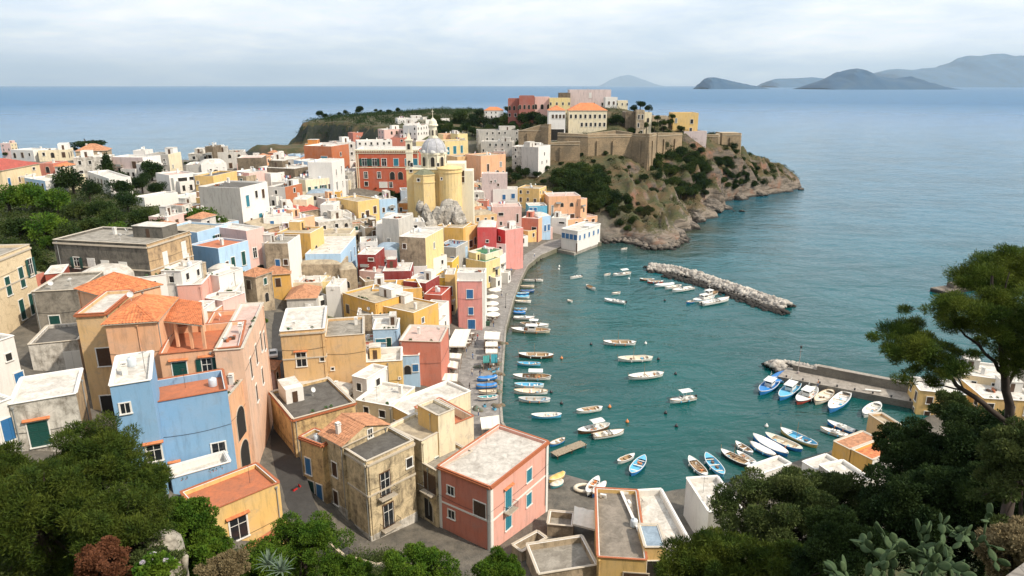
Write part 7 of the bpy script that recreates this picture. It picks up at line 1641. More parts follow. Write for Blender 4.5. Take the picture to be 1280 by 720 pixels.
for a in [(575,396,1.6,'k','k','n',0.3,'person in dark clothes standing left of the pink quay house door'),(617,409,1.6,'k','B','n',1,'person in black walking below the cafe parasols','walk'),(627,371,1.6,'w','B','k',2,'person in a white shirt walking along the quay edge near the top parasol','walk'),
 (574,400,1.6,'r','k','k',3,'person in red beside the doorway of the pink quay house'),(586,404,1.6,'w','k','n',.5,'person in a pale top in front of the blue door'),(591,449,1.6,'b','B','k',1.5,'person in blue crossing the middle of the square','walk'),(612,456,1.6,'k','g','n',2.5,'person in grey trousers standing among the quay stalls'),(645,330,1.6,'r','k','k',1,'person in red on the curved quay path'),(598,520,1.6,'w','B','n',2,'person in a white shirt near the tarpaulin tent'),(1022,483.5,1.5,'o','B','k',1.2,'person in an orange top standing on the concrete pier'),
 (583,440,1.6,'w','B','k',2,'person in white at the right end of the slanting awning'),(594,431,1.6,'g','k','n',1,'person in grey in the middle of the square','walk'),(597,425,1.6,'r','B','k',4,'person in red in the middle of the square beside the one in grey','walk'),(603,463,1.6,'w','k','n',3,'person in white shirt left of the quay stalls'),
 (600,470,1.6,'k','B','k',1,'person in black above the laid up boats'),(624,440,1.6,'b','k','n',0,'person in blue at the quay edge right of the teal stall'),(590,470,1.6,'c','B','n',5,'person in beige alone on the lower square','walk'),(587,488,1.6,'k','k','k',2,'person in black walking left of the laid up boats','walk'),(668,321,1.6,'w','B','n',1,'person in white on the curved path near the yellow house'),(639,341,1.6,'b','k','k',1,'person in blue on the curved quay path','walk')]: person(*a)
# lamp posts and quay clutter
lpm = _m(lambda b: (b.tube((0, 0, 0), (0, 0, 4.4), .06, .04, 6), b.lathe((0, 0, 0), [(.16, 0), (.14, .5), (.06, .6)], 8), b.box((.25, 0, 4.35), (.6, .06, .06))), 'post', [M_IRON])
lpl = _m(lambda b: b.lathe((.5, 0, 3.95), [(.0, 0), (.14, .05), (.2, .32), (.05, .42), (0, .42)], 8), 'lamp', [plain('lamp_glass', (.6, .58, .5), .3)])
for u, v, l in [(587,534,'tall dark lamp post behind the tarpaulin tent'),(608,498,'lamp post beside the laid up blue boats'),(620,470,'lamp post at the quay edge between stalls and boats'),(632,385,'lamp post at the quay edge near the lowest parasol')]:
    p = at_z(u, v, 1.6); o = empty('lamp_post', p); tag(o, l, 'lamp post', 'lamp posts on the quay'); link('post', lpm, o); link('lamp', lpl, o)
crm = _m(lambda b: (b.box((0, 0, .2), (.8, .5, .4)), b.box((0, 0, .41), (.7, .4, .02), 0, 1)), 'fish_crate', [bm_('l'), M_DARK])
for u, v, l in [(612,462,'blue fish crate left of the stalls'),(617,465,'blue fish crate near the quay lamp post'),(622,462,'blue fish crate closest to the water'),(606,508,'blue crate below the laid up white boat'),(618,512,'blue crate by the quay edge under the laid up boats')]:
    o = link('fish_crate', crm, None, at_z(u, v, 1.6), rs.uniform(0, 3)); tag(o, l, 'crate', 'fish crates on the quay')
dbm = _m(lambda b: (b.box((0, 0, .6), (1.2, .8, 1.1), taper=1.1), b.box((0, 0, 1.18), (1.4, .95, .1))), 'bin', [paint('bin_green', (.03, .08, .05))])
for u, v, l in [(609.5,407,'dark bin below the parasols'),(574,407.5,'dark round planter like bin left of the blue door')]: tag(link('waste_bin', dbm, None, at_z(u, v, 1.6)), l, 'bin')
# vehicles in the narrow street
def wheel(b, x, y, r=.3, w=.2): b.lathe((0, 0, 0), [], 3) if False else b.tube((x, y - w / 2, r), (x, y + w / 2, r), r, n=14)
def car(loc, rz, col, label):
    root = empty('parked_car', loc, rz); tag(root, label, 'car'); b = MB()
    prof = [(-1.8, .35), (-1.85, .75), (-1.7, .95), (-.9, 1.0), (-1.35, 1.0)]
    def ex(pts, w0, w1, mi):
        n = len(pts); k = len(b.v)
        for s, w in ((-1, w0), (1, w0)):
            for x, z, in pts: b.v.append((x, s * (w if z < 1.05 else w1), z))
        for i in range(n): j = (i + 1) % n; b.f.append((k + i, k + j, k + n + j, k + n + i)); b.mi.append(mi)
        b.f.append(tuple(k + i for i in range(n))); b.mi.append(mi); b.f.append(tuple(k + n + i for i in reversed(range(n)))); b.mi.append(mi)
    ex([(-1.8, .3), (-1.85, .7), (-1.6, .98), (.75, 1.0), (1.6, .85), (1.8, .65), (1.8, .3)], .82, .82, 0); b.build('body', [col], root)
    b.v, b.f, b.mi = [], [], []; ex([(-1.5, 1.0), (-1.25, 1.42), (.1, 1.46), (.75, 1.0)], .72, .6, 0); b.build('cabin_glass', [M_GLASS], root)
    b.v, b.f, b.mi = [], [], []; b.box((-.55, 0, 1.47), (1.3, 1.15, .06)); b.build('roof', [col], root)
    for x in (-1.15, 1.15):
        for y in (-.76, .76): w = MB(); wheel(w, x, y); w.build('wheel', [M_RUB], root)
    for y in (-.6, .6): w = MB(); w.box((1.8, y, .7), (.06, .3, .14)); w.build('headlight', [M_WHITE], root)
def gp(u, v, z): p = at_z(u, v, z); return p
rd = math.atan2(at_z(342,480,10.5).y - at_z(350,560,10).y, at_z(342,480,10.5).x - at_z(350,560,10).x)
p = at_z(326, 506, 11); car((p.x, p.y, gh(p.x, p.y) + .55), rd, paint('car_grey', (.30, .31, .32), .3, .05), 'light grey car parked in the narrow street under the arches')
p = at_z(342, 447, 11.5); car((p.x, p.y, gh(p.x, p.y) + .6), rd, paint('car_white', (.66, .66, .64), .3, .05), 'white car parked far up the narrow street')
def moped(loc, rz, col, label, box=False):
    root = empty('scooter', loc, rz); tag(root, label, 'scooter'); b = MB(); b.box((-.35, 0, .55), (.75, .3, .4), taper=.8); b.box((0.05, 0, .28), (.6, .28, .08)); b.box((.45, 0, .62), (.12, .34, .7), ry=-.25); b.box((.55, 0, .5), (.3, .16, .12)); b.build('body', [col], root)
    b = MB(); b.box((-.35, 0, .8), (.7, .28, .1)); b.build('seat', [M_RUB], root); b = MB(); b.tube((.38, 0, .9), (.34, 0, 1.05), .03); b.tube((.34, -.3, 1.05), (.34, .3, 1.05), .025); b.build('handlebar', [M_IRON], root)
    for x in (-.55, .6): w = MB(); wheel(w, x, 0, .22, .1); w.build('wheel', [M_RUB], root)
    if box: b = MB(); b.box((-.8, 0, 1.0), (.4, .4, .35)); b.build('top_box', [M_DISH], root)
p = at_z(372, 618, 9.5); moped((p.x, p.y, gh(p.x, p.y) + .6), 1.0, paint('moped_red', (.5, .03, .03), .3, .05), 'red scooter parked at the corner of the narrow street')

ntm = _m(lambda b: [b.lathe((x, y, 0), [(r_, 0), (r_ * .9, .25), (r_ * .4, .5), (0, .55)], 9, 0, 1.3, 1) for x, y, r_ in ((0, 0, .8), (.9, .3, .55), (-.7, .4, .5))], 'net_pile', [roofmat('net', (.10, .16, .13), (.20, .10, .05))], True)
for u, v, l in [(624,455,'heap of fishing nets at the quay edge under the teal stall'),(625,468,'heap of fishing nets left of the quay lamp post'),(624,478,'net heap beside the upper blue covered boat'),(624,490,'net heap beside the lower blue covered boat'),(622,508,'net heap at the bow of the laid up white boat'),(596,512,'net heap behind the tarpaulin tent'),(628,430,'net heap at the water edge beside the smaller awning'),(600,459,'net heap on the inner side of the quay stalls')]:
    tag(link('net_pile', ntm, None, at_z(u, v, 1.6), u), l, 'fishing nets', 'net heaps on the quay')
awn([(556,479),(571,480),(570,488),(555,486)], 4.0, 'small grey white awning below the one over boxes')
awn([(607,436),(622,436),(622,441),(607,441)], 3.9, 'long thin white awning between the small awning and the teal stall')
# ------------------------------------------------------------------ vegetation
def leafmat(key, dark, light, warm=None, sc=.5):
    q = NT('leaves_' + key); v = q.coord('Object'); g = q.n('ShaderNodeNewGeometry'); oi = q.n('ShaderNodeObjectInfo')
    n = q.noise(v, sc, 4, .6); n1 = q.rng(q.noise(v, sc * 1.7, 3, .6), .38, .62); c = q.mix(q.math('ADD', q.math('MULTIPLY', n1, .62), q.math('MULTIPLY', g.outputs['Random Per Island'], .38)), dark, light)
    c = q.mix(q.rng(n, .42, .62, 0, .55), c, warm or light); c = q.mix(q.math('MULTIPLY', oi.outputs['Random'], .35), c, tuple(x * .6 for x in dark))
    q.l(c, q.b.inputs['Base Color']); q.b.inputs['Roughness'].default_value = .75; q.b.inputs['Specular IOR Level'].default_value = .12
    tr = q.t.nodes.new('ShaderNodeBsdfTranslucent'); q.l(c, tr.inputs['Color']); ms = q.t.nodes.new('ShaderNodeMixShader'); ms.inputs[0].default_value = .22
    q.l(q.b.outputs[0], ms.inputs[1]); q.l(tr.outputs[0], ms.inputs[2]); q.l(ms.outputs[0], q.o.inputs['Surface']); return q.m
ML = {'pine': leafmat('pine', (.018, .042, .008), (.085, .130, .018), (.15, .17, .022), .6), 'olive': leafmat('olive', (.028, .052, .014), (.10, .135, .040), (.14, .16, .05), .6), 'dark': leafmat('dark', (.010, .026, .010), (.035, .065, .016), (.05, .075, .016), .5),
      'bright': leafmat('bright', (.025, .075, .008), (.10, .19, .020), (.16, .22, .02), .7), 'dry': leafmat('dry', (.16, .12, .06), (.30, .24, .13), None, .6), 'red': leafmat('red', (.09, .035, .018), (.22, .09, .045), None, .6),
      'mid': leafmat('mid', (.022, .048, .012), (.065, .095, .022), (.085, .10, .022), .25), 'scrub': leafmat('scrub', (.020, .036, .010), (.060, .065, .020), (.085, .07, .025), .08)}
M_BARK = roofmat('bark', (.055, .038, .028), (.025, .019, .015))
def leaves(clumps, n, size, rg, aspect=.5, shell=.55, up=.3, curl=True):
    # clumps: array (k,6) centre + radii; leaf blades scattered through the outer part of every clump
    C = np.array(clumps, float); vol = (C[:, 3] * C[:, 4] * C[:, 5]) ** (2 / 3); cnt = np.maximum(8, (n * vol / vol.sum())).astype(int); idx = np.repeat(np.arange(len(C)), cnt); N = len(idx)
    d = rg.normal(size=(N, 3)); d /= np.linalg.norm(d, axis=1)[:, None]; r = shell + (1 - shell) * rg.random(N) ** .6 + rg.normal(size=N) * (.07 if aspect > .3 else .16)
    p = C[idx, :3] + d * r[:, None] * C[idx, 3:6]
    a = d * .8 + rg.normal(size=(N, 3)) * .7; a[:, 2] += up; a /= np.linalg.norm(a, axis=1)[:, None]
    b = np.cross(a, rg.normal(size=(N, 3))); b /= np.linalg.norm(b, axis=1)[:, None] + 1e-9
    s = size * rg.uniform(.6, 1.35, N)[:, None]
    V = np.stack([p - b * s * aspect * .5, p + a * s * .5 - b * s * aspect * .12, p + a * s, p + a * s * .5 + b * s * aspect * .6], 1)
    V[:, 0] = p; V[:, 1] = p + a * s * .5 - b * s * aspect * .5; V[:, 3] = p + a * s * .5 + b * s * aspect * .5
    F_ = np.arange(N * 4).reshape(N, 4); return V.reshape(-1, 3), F_
def crown_clumps(rg, k, rx, ry, rz, cr, low=-.35):
    out = []
    for i in range(k):
        d = rg.normal(size=3); d /= np.linalg.norm(d); 
        if d[2] < low: d[2] = -d[2] * .5
        t = rg.uniform(.45, .92); s = cr * rg.uniform(.6, 1.25); out.append([d[0] * rx * t, d[1] * ry * t, d[2] * rz * t, s, s, s * rg.uniform(.6, .85)])
    return out
def limb(b, p, q, r0, r1, rg, seg=4, bend=.12, n=7):
    p = Vector(p); q = Vector(q); L = (q - p).length; prev = p; pr = r0
    for i in range(1, seg + 1):
        t = i / seg; c = p.lerp(q, t) + (Vector(rg.normal(size=3)) * L * bend * (.5 if i < seg else 0)); r = r0 + (r1 - r0) * t; b.tube(prev, c, pr, r, n, caps=False); prev = c; pr = r
# --- mid distance trees: eight shared crowns of unit size, copied
PRO = {}
def proto(kind, i):
    k = (kind, i)
    if k in PRO: return PRO[k]
    rg = np.random.default_rng(100 + i * 7 + len(kind))
    if kind == 'cypress': cl = [[rg.normal() * .05, rg.normal() * .05, z, .26 * (1 - abs(z) * .35) , .26 * (1 - abs(z) * .35), .3] for z in np.linspace(-.9, 1.2, 12)]
    elif kind == 'umbrella': cl = [[math.cos(a) * r_, math.sin(a) * r_, rg.uniform(-.06, .1), .32, .32, .17] for a, r_ in [(rg.uniform(0, 6.28), rg.uniform(.1, .85)) for _ in range(26)]]
    elif kind == 'cone': cl = [[rg.normal() * .3 * (1 - z) , rg.normal() * .3 * (1 - z), z * 1.6 - .6, .42 * (1.15 - z * .8), .42 * (1.15 - z * .8), .3] for z in rg.random(24)]
    else: cl = crown_clumps(rg, 20, .85, .85, .72, .42)
    V, Fq = leaves(cl, 3200, .115, rg, .6, .55); me = np_mesh('crown', V, Fq, [ML['mid']])
    PRO[k] = me; return me
TRK = _m(lambda b: (b.tube((0, 0, -1.6), (0.04, 0.02, -.3), .10, .07, 6), b.tube((.04, .02, -.3), (.3, .1, .3), .06, .03, 5), b.tube((.04, .02, -.3), (-.28, .12, .35), .055, .03, 5), b.tube((.04, .02, -.3), (0, -.3, .25), .05, .03, 5)), 'trunk', [M_BARK])
CRM = {}
def mtree(u, v, r, label, kind='round', mat='mid', name='tree', sq=1.0, y=None, group=None):
    if y is None: g = march(u, v + r * .75, .2)
    else: g = at_y(u, v + r * .75, y)
    dep = g.y * .959 + (CAM_H - g.z) * .284; rm = r * dep / F; i = int(u * 3 + v) % 3
    me = proto(kind, i); key = (kind, i, mat)
    if mat != 'mid':
        if key not in CRM: CRM[key] = me.copy(); CRM[key].materials[0] = ML[mat]
        me = CRM[key]
    zc = g.z + rm * (.3 if name == 'shrub' else .7 if kind != 'umbrella' else 1.0) * sq
    root = empty(name, (g.x, g.y, gh(g.x, g.y) if y is None else g.z)); tag(root, label, 'tree' if name != 'shrub' else 'shrub', group or label)
    o = link('crown', me, root, (0, 0, zc - root.location.z), (u * 1.7) % 6.28); o.scale = (rm, rm, rm * sq); 
    if name != 'shrub': t = link('trunk', TRK, root, (0, 0, zc - root.location.z)); t.scale = (rm, rm, rm)
    return root
LO = 'leafy green tree in the orchard gardens at the left'; LD = 'dark evergreen tree standing among the white houses at the upper left'
for u, v, r in [(12,250,24),(42,246,24),(72,253,22),(100,264,18),(128,264,20),(60,286,26),(25,288,24),(92,295,22),(118,284,19),(143,274,18),(150,292,18),(182,272,19),(203,282,16),(216,292,13),(172,296,14),(60,304,12),(40,318,14),(235,276,13),(16,310,16),(120,305,12),(112,320,8),(52,330,8),(80,345,7),(196,300,9),(226,299,8)]: mtree(u, v, r, LO, mat='mid' if int(u) % 3 else 'bright')
for u, v, r, k in [(137,212,17,'cone'),(92,226,22,'round'),(112,238,17,'round'),(150,236,17,'round'),(190,213,17,'round'),(178,230,15,'round'),(200,236,13,'round'),(160,252,18,'round'),(182,222,9,'round'),(240,205,5,'round')]: mtree(u, v, r, LD, k, 'dark')
for u, v, r in [(255,272,20),(272,278,13),(242,266,10)]: mtree(u, v, r, 'yellowish green tree in front of the tall white tower house', mat='bright')
for u, v, r in [(105,290,9),(60,189,5),(72,190,4),(22,193,5),(8,191,4),(150,214,5),(225,206,4),(232,203,3),(212,205,4)]: mtree(u, v, r, 'little dark shrub between the far left skyline houses', name='shrub')
mtree(113, 181, 20, 'wide flat umbrella pine standing against the sea at the upper left', 'umbrella', 'dark', 'umbrella_pine', .75)
mtree(94, 185, 4, 'small round bush at the left foot of the umbrella pine', 'round', 'dark', 'shrub')
for u, v, r in [(302,352,17),(314,368,10),(292,362,9)]: mtree(u, v, r, 'bright green round tree below the light blue house', mat='bright')
for u, v, r in [(478,243,7),(488,240,8),(499,243,8),(508,240,6),(470,234,5)]: mtree(u, v, r, 'dark shrub in the garden in front of the red palazzo', name='shrub', mat='dark')
for u, v, r in [(577,146,12),(592,150,10),(604,152,10),(580,157,9),(567,159,8),(553,156,8),(543,163,7),(590,164,8),(610,160,8),(620,153,9),(633,150,9),(625,160,8),(640,160,8),(556,165,6),(600,142,8),(634,137,6),(538,157,5)]: mtree(u, v, r, 'tree of the dense wood on the saddle behind the dome', mat='mid' if int(u) % 2 else 'dark')
for u, v, r in [(655,149,12),(667,147,11),(677,152,12),(660,160,9),(672,140,9),(645,152,9)]: mtree(u, v, r, 'tree of the dark grove left of the citadel pavilion', mat='dark')
for u, v, r in [(657,216,9),(644,222,9),(634,226,7),(636,214,6),(664,210,6),(670,218,6)]: mtree(u, v, r, 'dark round tree between the ragged white row and the loggia house', mat='dark')
for u, v, r in [(714,222,15),(728,214,14),(741,228,16),(722,238,14),(736,248,14),(704,230,12),(752,240,13),(700,218,9),(712,210,10),(745,214,10),(692,226,9),(722,254,9),(742,262,8),(757,228,9)]: mtree(u, v, r, 'dense green tree on the slope above the peach house')
for u, v, r in [(766,247,13),(780,250,11),(790,244,8)]: mtree(u, v, r, 'very dark rounded tree clump alone on the slope above the cove', mat='dark')
for u, v, r in [(826,186,15),(836,197,13),(818,198,12),(847,193,11),(857,203,9),(840,212,10),(866,194,9),(876,200,8),(830,210,10),(848,206,9),(868,210,8),(822,174,8),(856,222,7),(842,228,7),(880,214,7),(812,212,8),(805,222,7),(872,225,6)]: mtree(u, v, r, 'dark green tree growing on the cliff under the fortress wall', mat='dark' if int(u) % 2 else 'mid')
mtree(798, 190, 12, 'slim dark cypress against the pointed bastion', 'cypress', 'dark', 'cypress', 1.3)
for u, v, r in [(890,167,8),(905,184,7),(914,180,8),(902,174,6),(876,186,6),(920,188,6),(866,181,5)]: mtree(u, v, r, 'bush clinging to the ruined wall near the last bastion', name='shrub', mat='dark')
for u, v, r in [(935,193,7),(948,199,9),(960,206,9),(972,213,7),(940,204,6),(956,214,6),(984,218,5),(966,220,5),(930,208,5)]: mtree(u, v, r, 'low green bush on the ridge running down to the tip', name='shrub')
for u, v, r in [(753,183,4.5),(745,189,3.5),(757,190,4),(735,186,3),(776,196,4),(727,192,4),(716,187,3),(708,192,4),(763,199,4),(741,200,4),(790,206,4),(702,203,4)]: mtree(u, v, r, 'small round shrub on the bare slope below the fortress wall', name='shrub', mat='dark')
for u, v, r in [(800,131,7),(792,136,6),(811,136,6),(770,149,9),(763,152,7),(778,152,7)]: mtree(u, v, r, 'dark tree beside the tall ruined palace', mat='dark', y=394)
for u, v, r in [(808,157,6),(818,156,6),(828,154,6),(838,153,6),(822,148,5),(840,146,5),(849,160,4)]: mtree(u, v, r, 'tree in the garden in front of the ruins and the yellow house', mat='mid', y=392)
for u, v, r in [(400,140,6),(405,143,5),(450,134,6),(448,137,5),(498,136,4),(432,139,4),(470,137,3),(486,138,4),(515,142,4),(530,143,4),(424,141,3),(548,142,5),(476,138,3)]: mtree(u, v, r, 'wind bent shrub on the top of the far headland', name='shrub', mat='dark', y=735)
for u, v, r in [(330,400,6),(318,395,7)]: mtree(u, v, r, 'bush on the stony bank at the head of the narrow street', name='shrub', mat='bright')
# --- scrub that nobody could count: promontory, headland, gardens
def scatter(name, label, inside, n, size, hr, mat, seed, hfun=None, bush=(.5, 1.5), leaves_per=26):
    rg = np.random.default_rng(seed); P = []
    while len(P) < n:
        x, y = inside(rg)
        if x is None: continue
        P.append((x, y))
    P = np.array(P); z = (hfun or ground)(P[:, 0], P[:, 1]); k = z > hr; P = P[k]; z = z[k]; s = rg.uniform(bush[0], bush[1], len(P)) * (0.6 + fbm(P[:, 0] / 12, P[:, 1] / 12, 3))
    cl = np.stack([P[:, 0], P[:, 1], z + s * .25, s, s, s * .7], -1); V, Fq = leaves(cl, len(P) * leaves_per, size, rg, .7, .4)
    return tag(link(name, np_mesh(name, V, Fq, [mat])), label, 'shrubs', None, 'stuff')
def in_wild(rg):
    x = rg.uniform(-15, 190); y = rg.uniform(268, 470)
    if float(wild_cover(np.array([x]), np.array([y]))[0]) < .6 or float(fbm(np.array([x / 16]), np.array([y / 16]), 3)[0]) < .47 : return None, None
    return x, y
scatter('scrub', 'low maquis scrub covering the slopes of the promontory', in_wild, 3600, .42, 5.0, ML['scrub'], 5, bush=(.5, 1.6))
def in_head(rg):
    x = rg.uniform(-240, 60); y = rg.uniform(590, 790); return (x, y) if float(head_h(np.array([x]), np.array([y]))[0]) > 12 and rg.random() < .9 else (None, None)
scatter('scrub', 'dark scrub on the cliffs and top of the far headland', in_head, 2600, .9, 9.0, ML['dark'], 6, head_h, bush=(1.4, 3.4), leaves_per=22)
def in_gard(rg):
    u = rg.uniform(-20, 290); v = rg.uniform(238, 345)
    if v > 345 - (u > 60) * 45 or (u > 175 and v < 262): return None, None
    p = march(u, v, 0.0); return p.x, p.y
scatter('undergrowth', 'leafy undergrowth and hedges of the orchard gardens', in_gard, 1500, .34, 3, ML['mid'], 7, bush=(.7, 1.7), leaves_per=40)
def in_near(rg):
    z = rg.random()
    if z < .45: u, v = rg.uniform(-20, 300), rg.uniform(600, 735)
    elif z < .6: u, v = rg.uniform(300, 660), rg.uniform(700, 740)
    else: u, v = rg.uniform(850, 1300), rg.uniform(590, 740)
    d = ray(u, v); t = 12.0
    while t < 110 and CAM_H + d.z * t > gh(d.x * t, d.y * t): t += .5
    if u > 640 and d.y * t > 72 or u < 300 and d.y * t > 60: return None, None
    return d.x * t, d.y * t
scatter('undergrowth', 'thick green undergrowth on the bank below the viewpoint', in_near, 1000, .20, 5, ML['olive'], 17, bush=(.7, 1.6), leaves_per=190)
# --- near trees, each its own crown of many leaf blades
def ntree(name, u, v, y, r, kind, label, n=26000, sq=.8, seed=1, size=.16, k=30, clump=.36, wide=1.0, trunk=True, skirt=True):
    c = at_y(u, v, y); dep = y * .959 + (CAM_H - c.z) * .284; rm = r * dep / F; rg = np.random.default_rng(seed); zg = gh(c.x, c.y) - .5
    root = empty(name, (c.x, c.y, zg)); tag(root, label, {'pine_tree': 'tree', 'olive_tree': 'tree'}.get(name, name.replace('_', ' ')))
    k = int(k * 1.5); clump *= .74; cl = crown_clumps(rg, k, rm * wide, rm, rm * sq, rm * clump, -.5)
    if skirt: cl += [[a * 1.05, b_ * 1.05, -abs(z_) * .5 - rm * sq * rg.uniform(.3, 1.3), d, e, f] for a, b_, z_, d, e, f in crown_clumps(rg, k // 2, rm * wide, rm, rm * sq, rm * clump, -.5)]; cz = c.z - zg
    cl2 = [[a, b_, z_ + cz, d, e, f] for a, b_, z_, d, e, f in cl]
    asp = .20 if kind == 'pine' else .5; sz = size
    V, Fq = leaves(cl2, int(n * 1.15), sz, rg, asp, .55, .45); link('crown', np_mesh('crown', V, Fq, [ML[kind]]), root)
    if trunk:
        b = MB(); limb(b, (0, 0, -1), (rg.normal() * .3, rg.normal() * .3, cz - rm * sq * .3), rm * .07, rm * .045, rg)
        for a in cl2[::3]: limb(b, (0, 0, cz - rm * sq * .45), (a[0] * .85, a[1] * .85, a[2]), rm * .035, rm * .008, rg, 3, .06, 5)
        b.build('trunk', [M_BARK], root)
    return root
ntree('pine_tree', 120, 580, 47, 62, 'pine', 'big bushy pine in front of the blue house, its top reaching the green door cottage', 60000, .9, 1, .30, 44, .30)
ntree('pine_tree', 50, 640, 42, 72, 'pine', 'large dense pine filling the lower left corner', 60000, .9, 2, .30, 44, .30)
ntree('pine_tree', 150, 655, 41, 62, 'pine', 'lower pine with yellow green tips right of the corner pine', 48000, .8, 3, .28, 36, .30)
ntree('pine_tree', 8, 590, 46, 36, 'pine', 'pine at the very left edge beside the white houses', 24000, .9, 4, .28, 24, .34)
ntree('pine_tree', 190, 598, 48, 28, 'pine', 'small pine spray hanging before the corner of the blue house', 18000, .7, 5, .26, 18, .36)
ntree('tree', 232, 652, 48, 36, 'bright', 'glossy green tree at the left of the terracotta roof terrace', 30000, .9, 6, .20, 28, .34)
ntree('tree', 262, 688, 47, 32, 'bright', 'round leafy tree under the wall of the yellow terrace house', 24000, .8, 7, .20, 24, .34)
ntree('tree', 196, 700, 40, 34, 'olive', 'grey green shrub like tree below the lower pine', 18000, .7, 8, .18, 22, .34)
ntree('shrub', 128, 700, 36, 34, 'red', 'rust brown dried shrub in the lower left', 14000, .6, 9, .15, 22, .32)
ntree('shrub', 278, 714, 36, 30, 'dry', 'round straw coloured dry shrub at the bottom edge', 20000, .8, 10, .14, 20, .36)
ntree('tree', 374, 684, 57, 50, 'bright', 'bright green round tree in front of the decayed palazzo, left of centre', 44000, .75, 11, .20, 34, .32, 1.25)
ntree('tree', 330, 712, 50, 30, 'bright', 'low bright bush beside the narrow street corner tree', 18000, .8, 12, .20, 22, .34)
ntree('tree', 438, 716, 56, 26, 'bright', 'low leafy tree at the foot of the decayed palazzo corner', 20000, .8, 33, .20, 22, .34, 1.3)
ntree('tree', 520, 712, 55, 38, 'bright', 'dark leaved citrus tree at the bottom centre between the palazzo and the coral pink block', 34000, .72, 13, .20, 30, .32, 1.45)
ntree('tree', 625, 714, 56, 28, 'bright', 'small citrus tree at the foot of the coral pink block', 22000, .8, 14, .20, 24, .34, 1.2)
ntree('olive_tree', 975, 640, 40, 66, 'olive', 'large rounded olive tree over the shore roofs', 70000, .78, 15, .17, 46, .28, 1.35)
ntree('olive_tree', 1050, 620, 44, 44, 'olive', 'right shoulder olive tree leaning to the grey rendered house', 34000, .8, 16, .17, 30, .32)
ntree('olive_tree', 890, 700, 34, 54, 'pine', 'feathery light green shrub tree at the bottom, left of the large olive', 44000, .75, 17, .24, 34, .30, 1.3)
ntree('olive_tree', 975, 712, 33, 44, 'pine', 'feathery shrub tree at the bottom directly under the large olive', 34000, .8, 18, .24, 28, .32, 1.2)
ntree('tree', 1150, 575, 42, 52, 'dark', 'dark dense oak like tree right of the ochre boathouse', 46000, .95, 19, .18, 34, .32)
ntree('tree', 1225, 560, 40, 62, 'dark', 'dark tree mass under the trunk of the tall pine', 56000, .95, 20, .18, 36, .32)
ntree('tree', 1268, 620, 34, 60, 'dark', 'dark foliage tree on the right edge', 46000, 1.0, 21, .18, 34, .32)
ntree('tree', 1130, 640, 36, 62, 'dark', 'shadowy tree behind the prickly pear', 46000, .8, 22, .18, 34, .32)
ntree('tree', 1205, 625, 36, 58, 'dark', 'second shadowy tree behind the prickly pear, below the pine trunk', 42000, .9, 23, .18, 34, .32)
ntree('tree', 1276, 575, 27, 48, 'olive', 'leafy spray hiding the foot of the tall pine at the right edge', 30000, 1.2, 31, .14, 30, .32)
ntree('shrub', 1275, 680, 14, 46, 'dry', 'yellow brown shrub by the stone ledge at the lower right corner', 22000, .8, 24, .08, 22, .34)
ntree('tree', 1060, 690, 30, 60, 'dark', 'dark undergrowth tree between the feathery shrubs and the prickly pear', 40000, .8, 25, .16, 30, .32)
ntree('tree', 1118, 548, 50, 22, 'dark', 'small dark tree top touching the small ochre pier building', 12000, .9, 41, .17, 16, .36)
ntree('tree', 1190, 505, 46, 24, 'olive', 'small olive top beneath the lowest branch of the tall pine', 14000, .8, 26, .17, 18, .36)
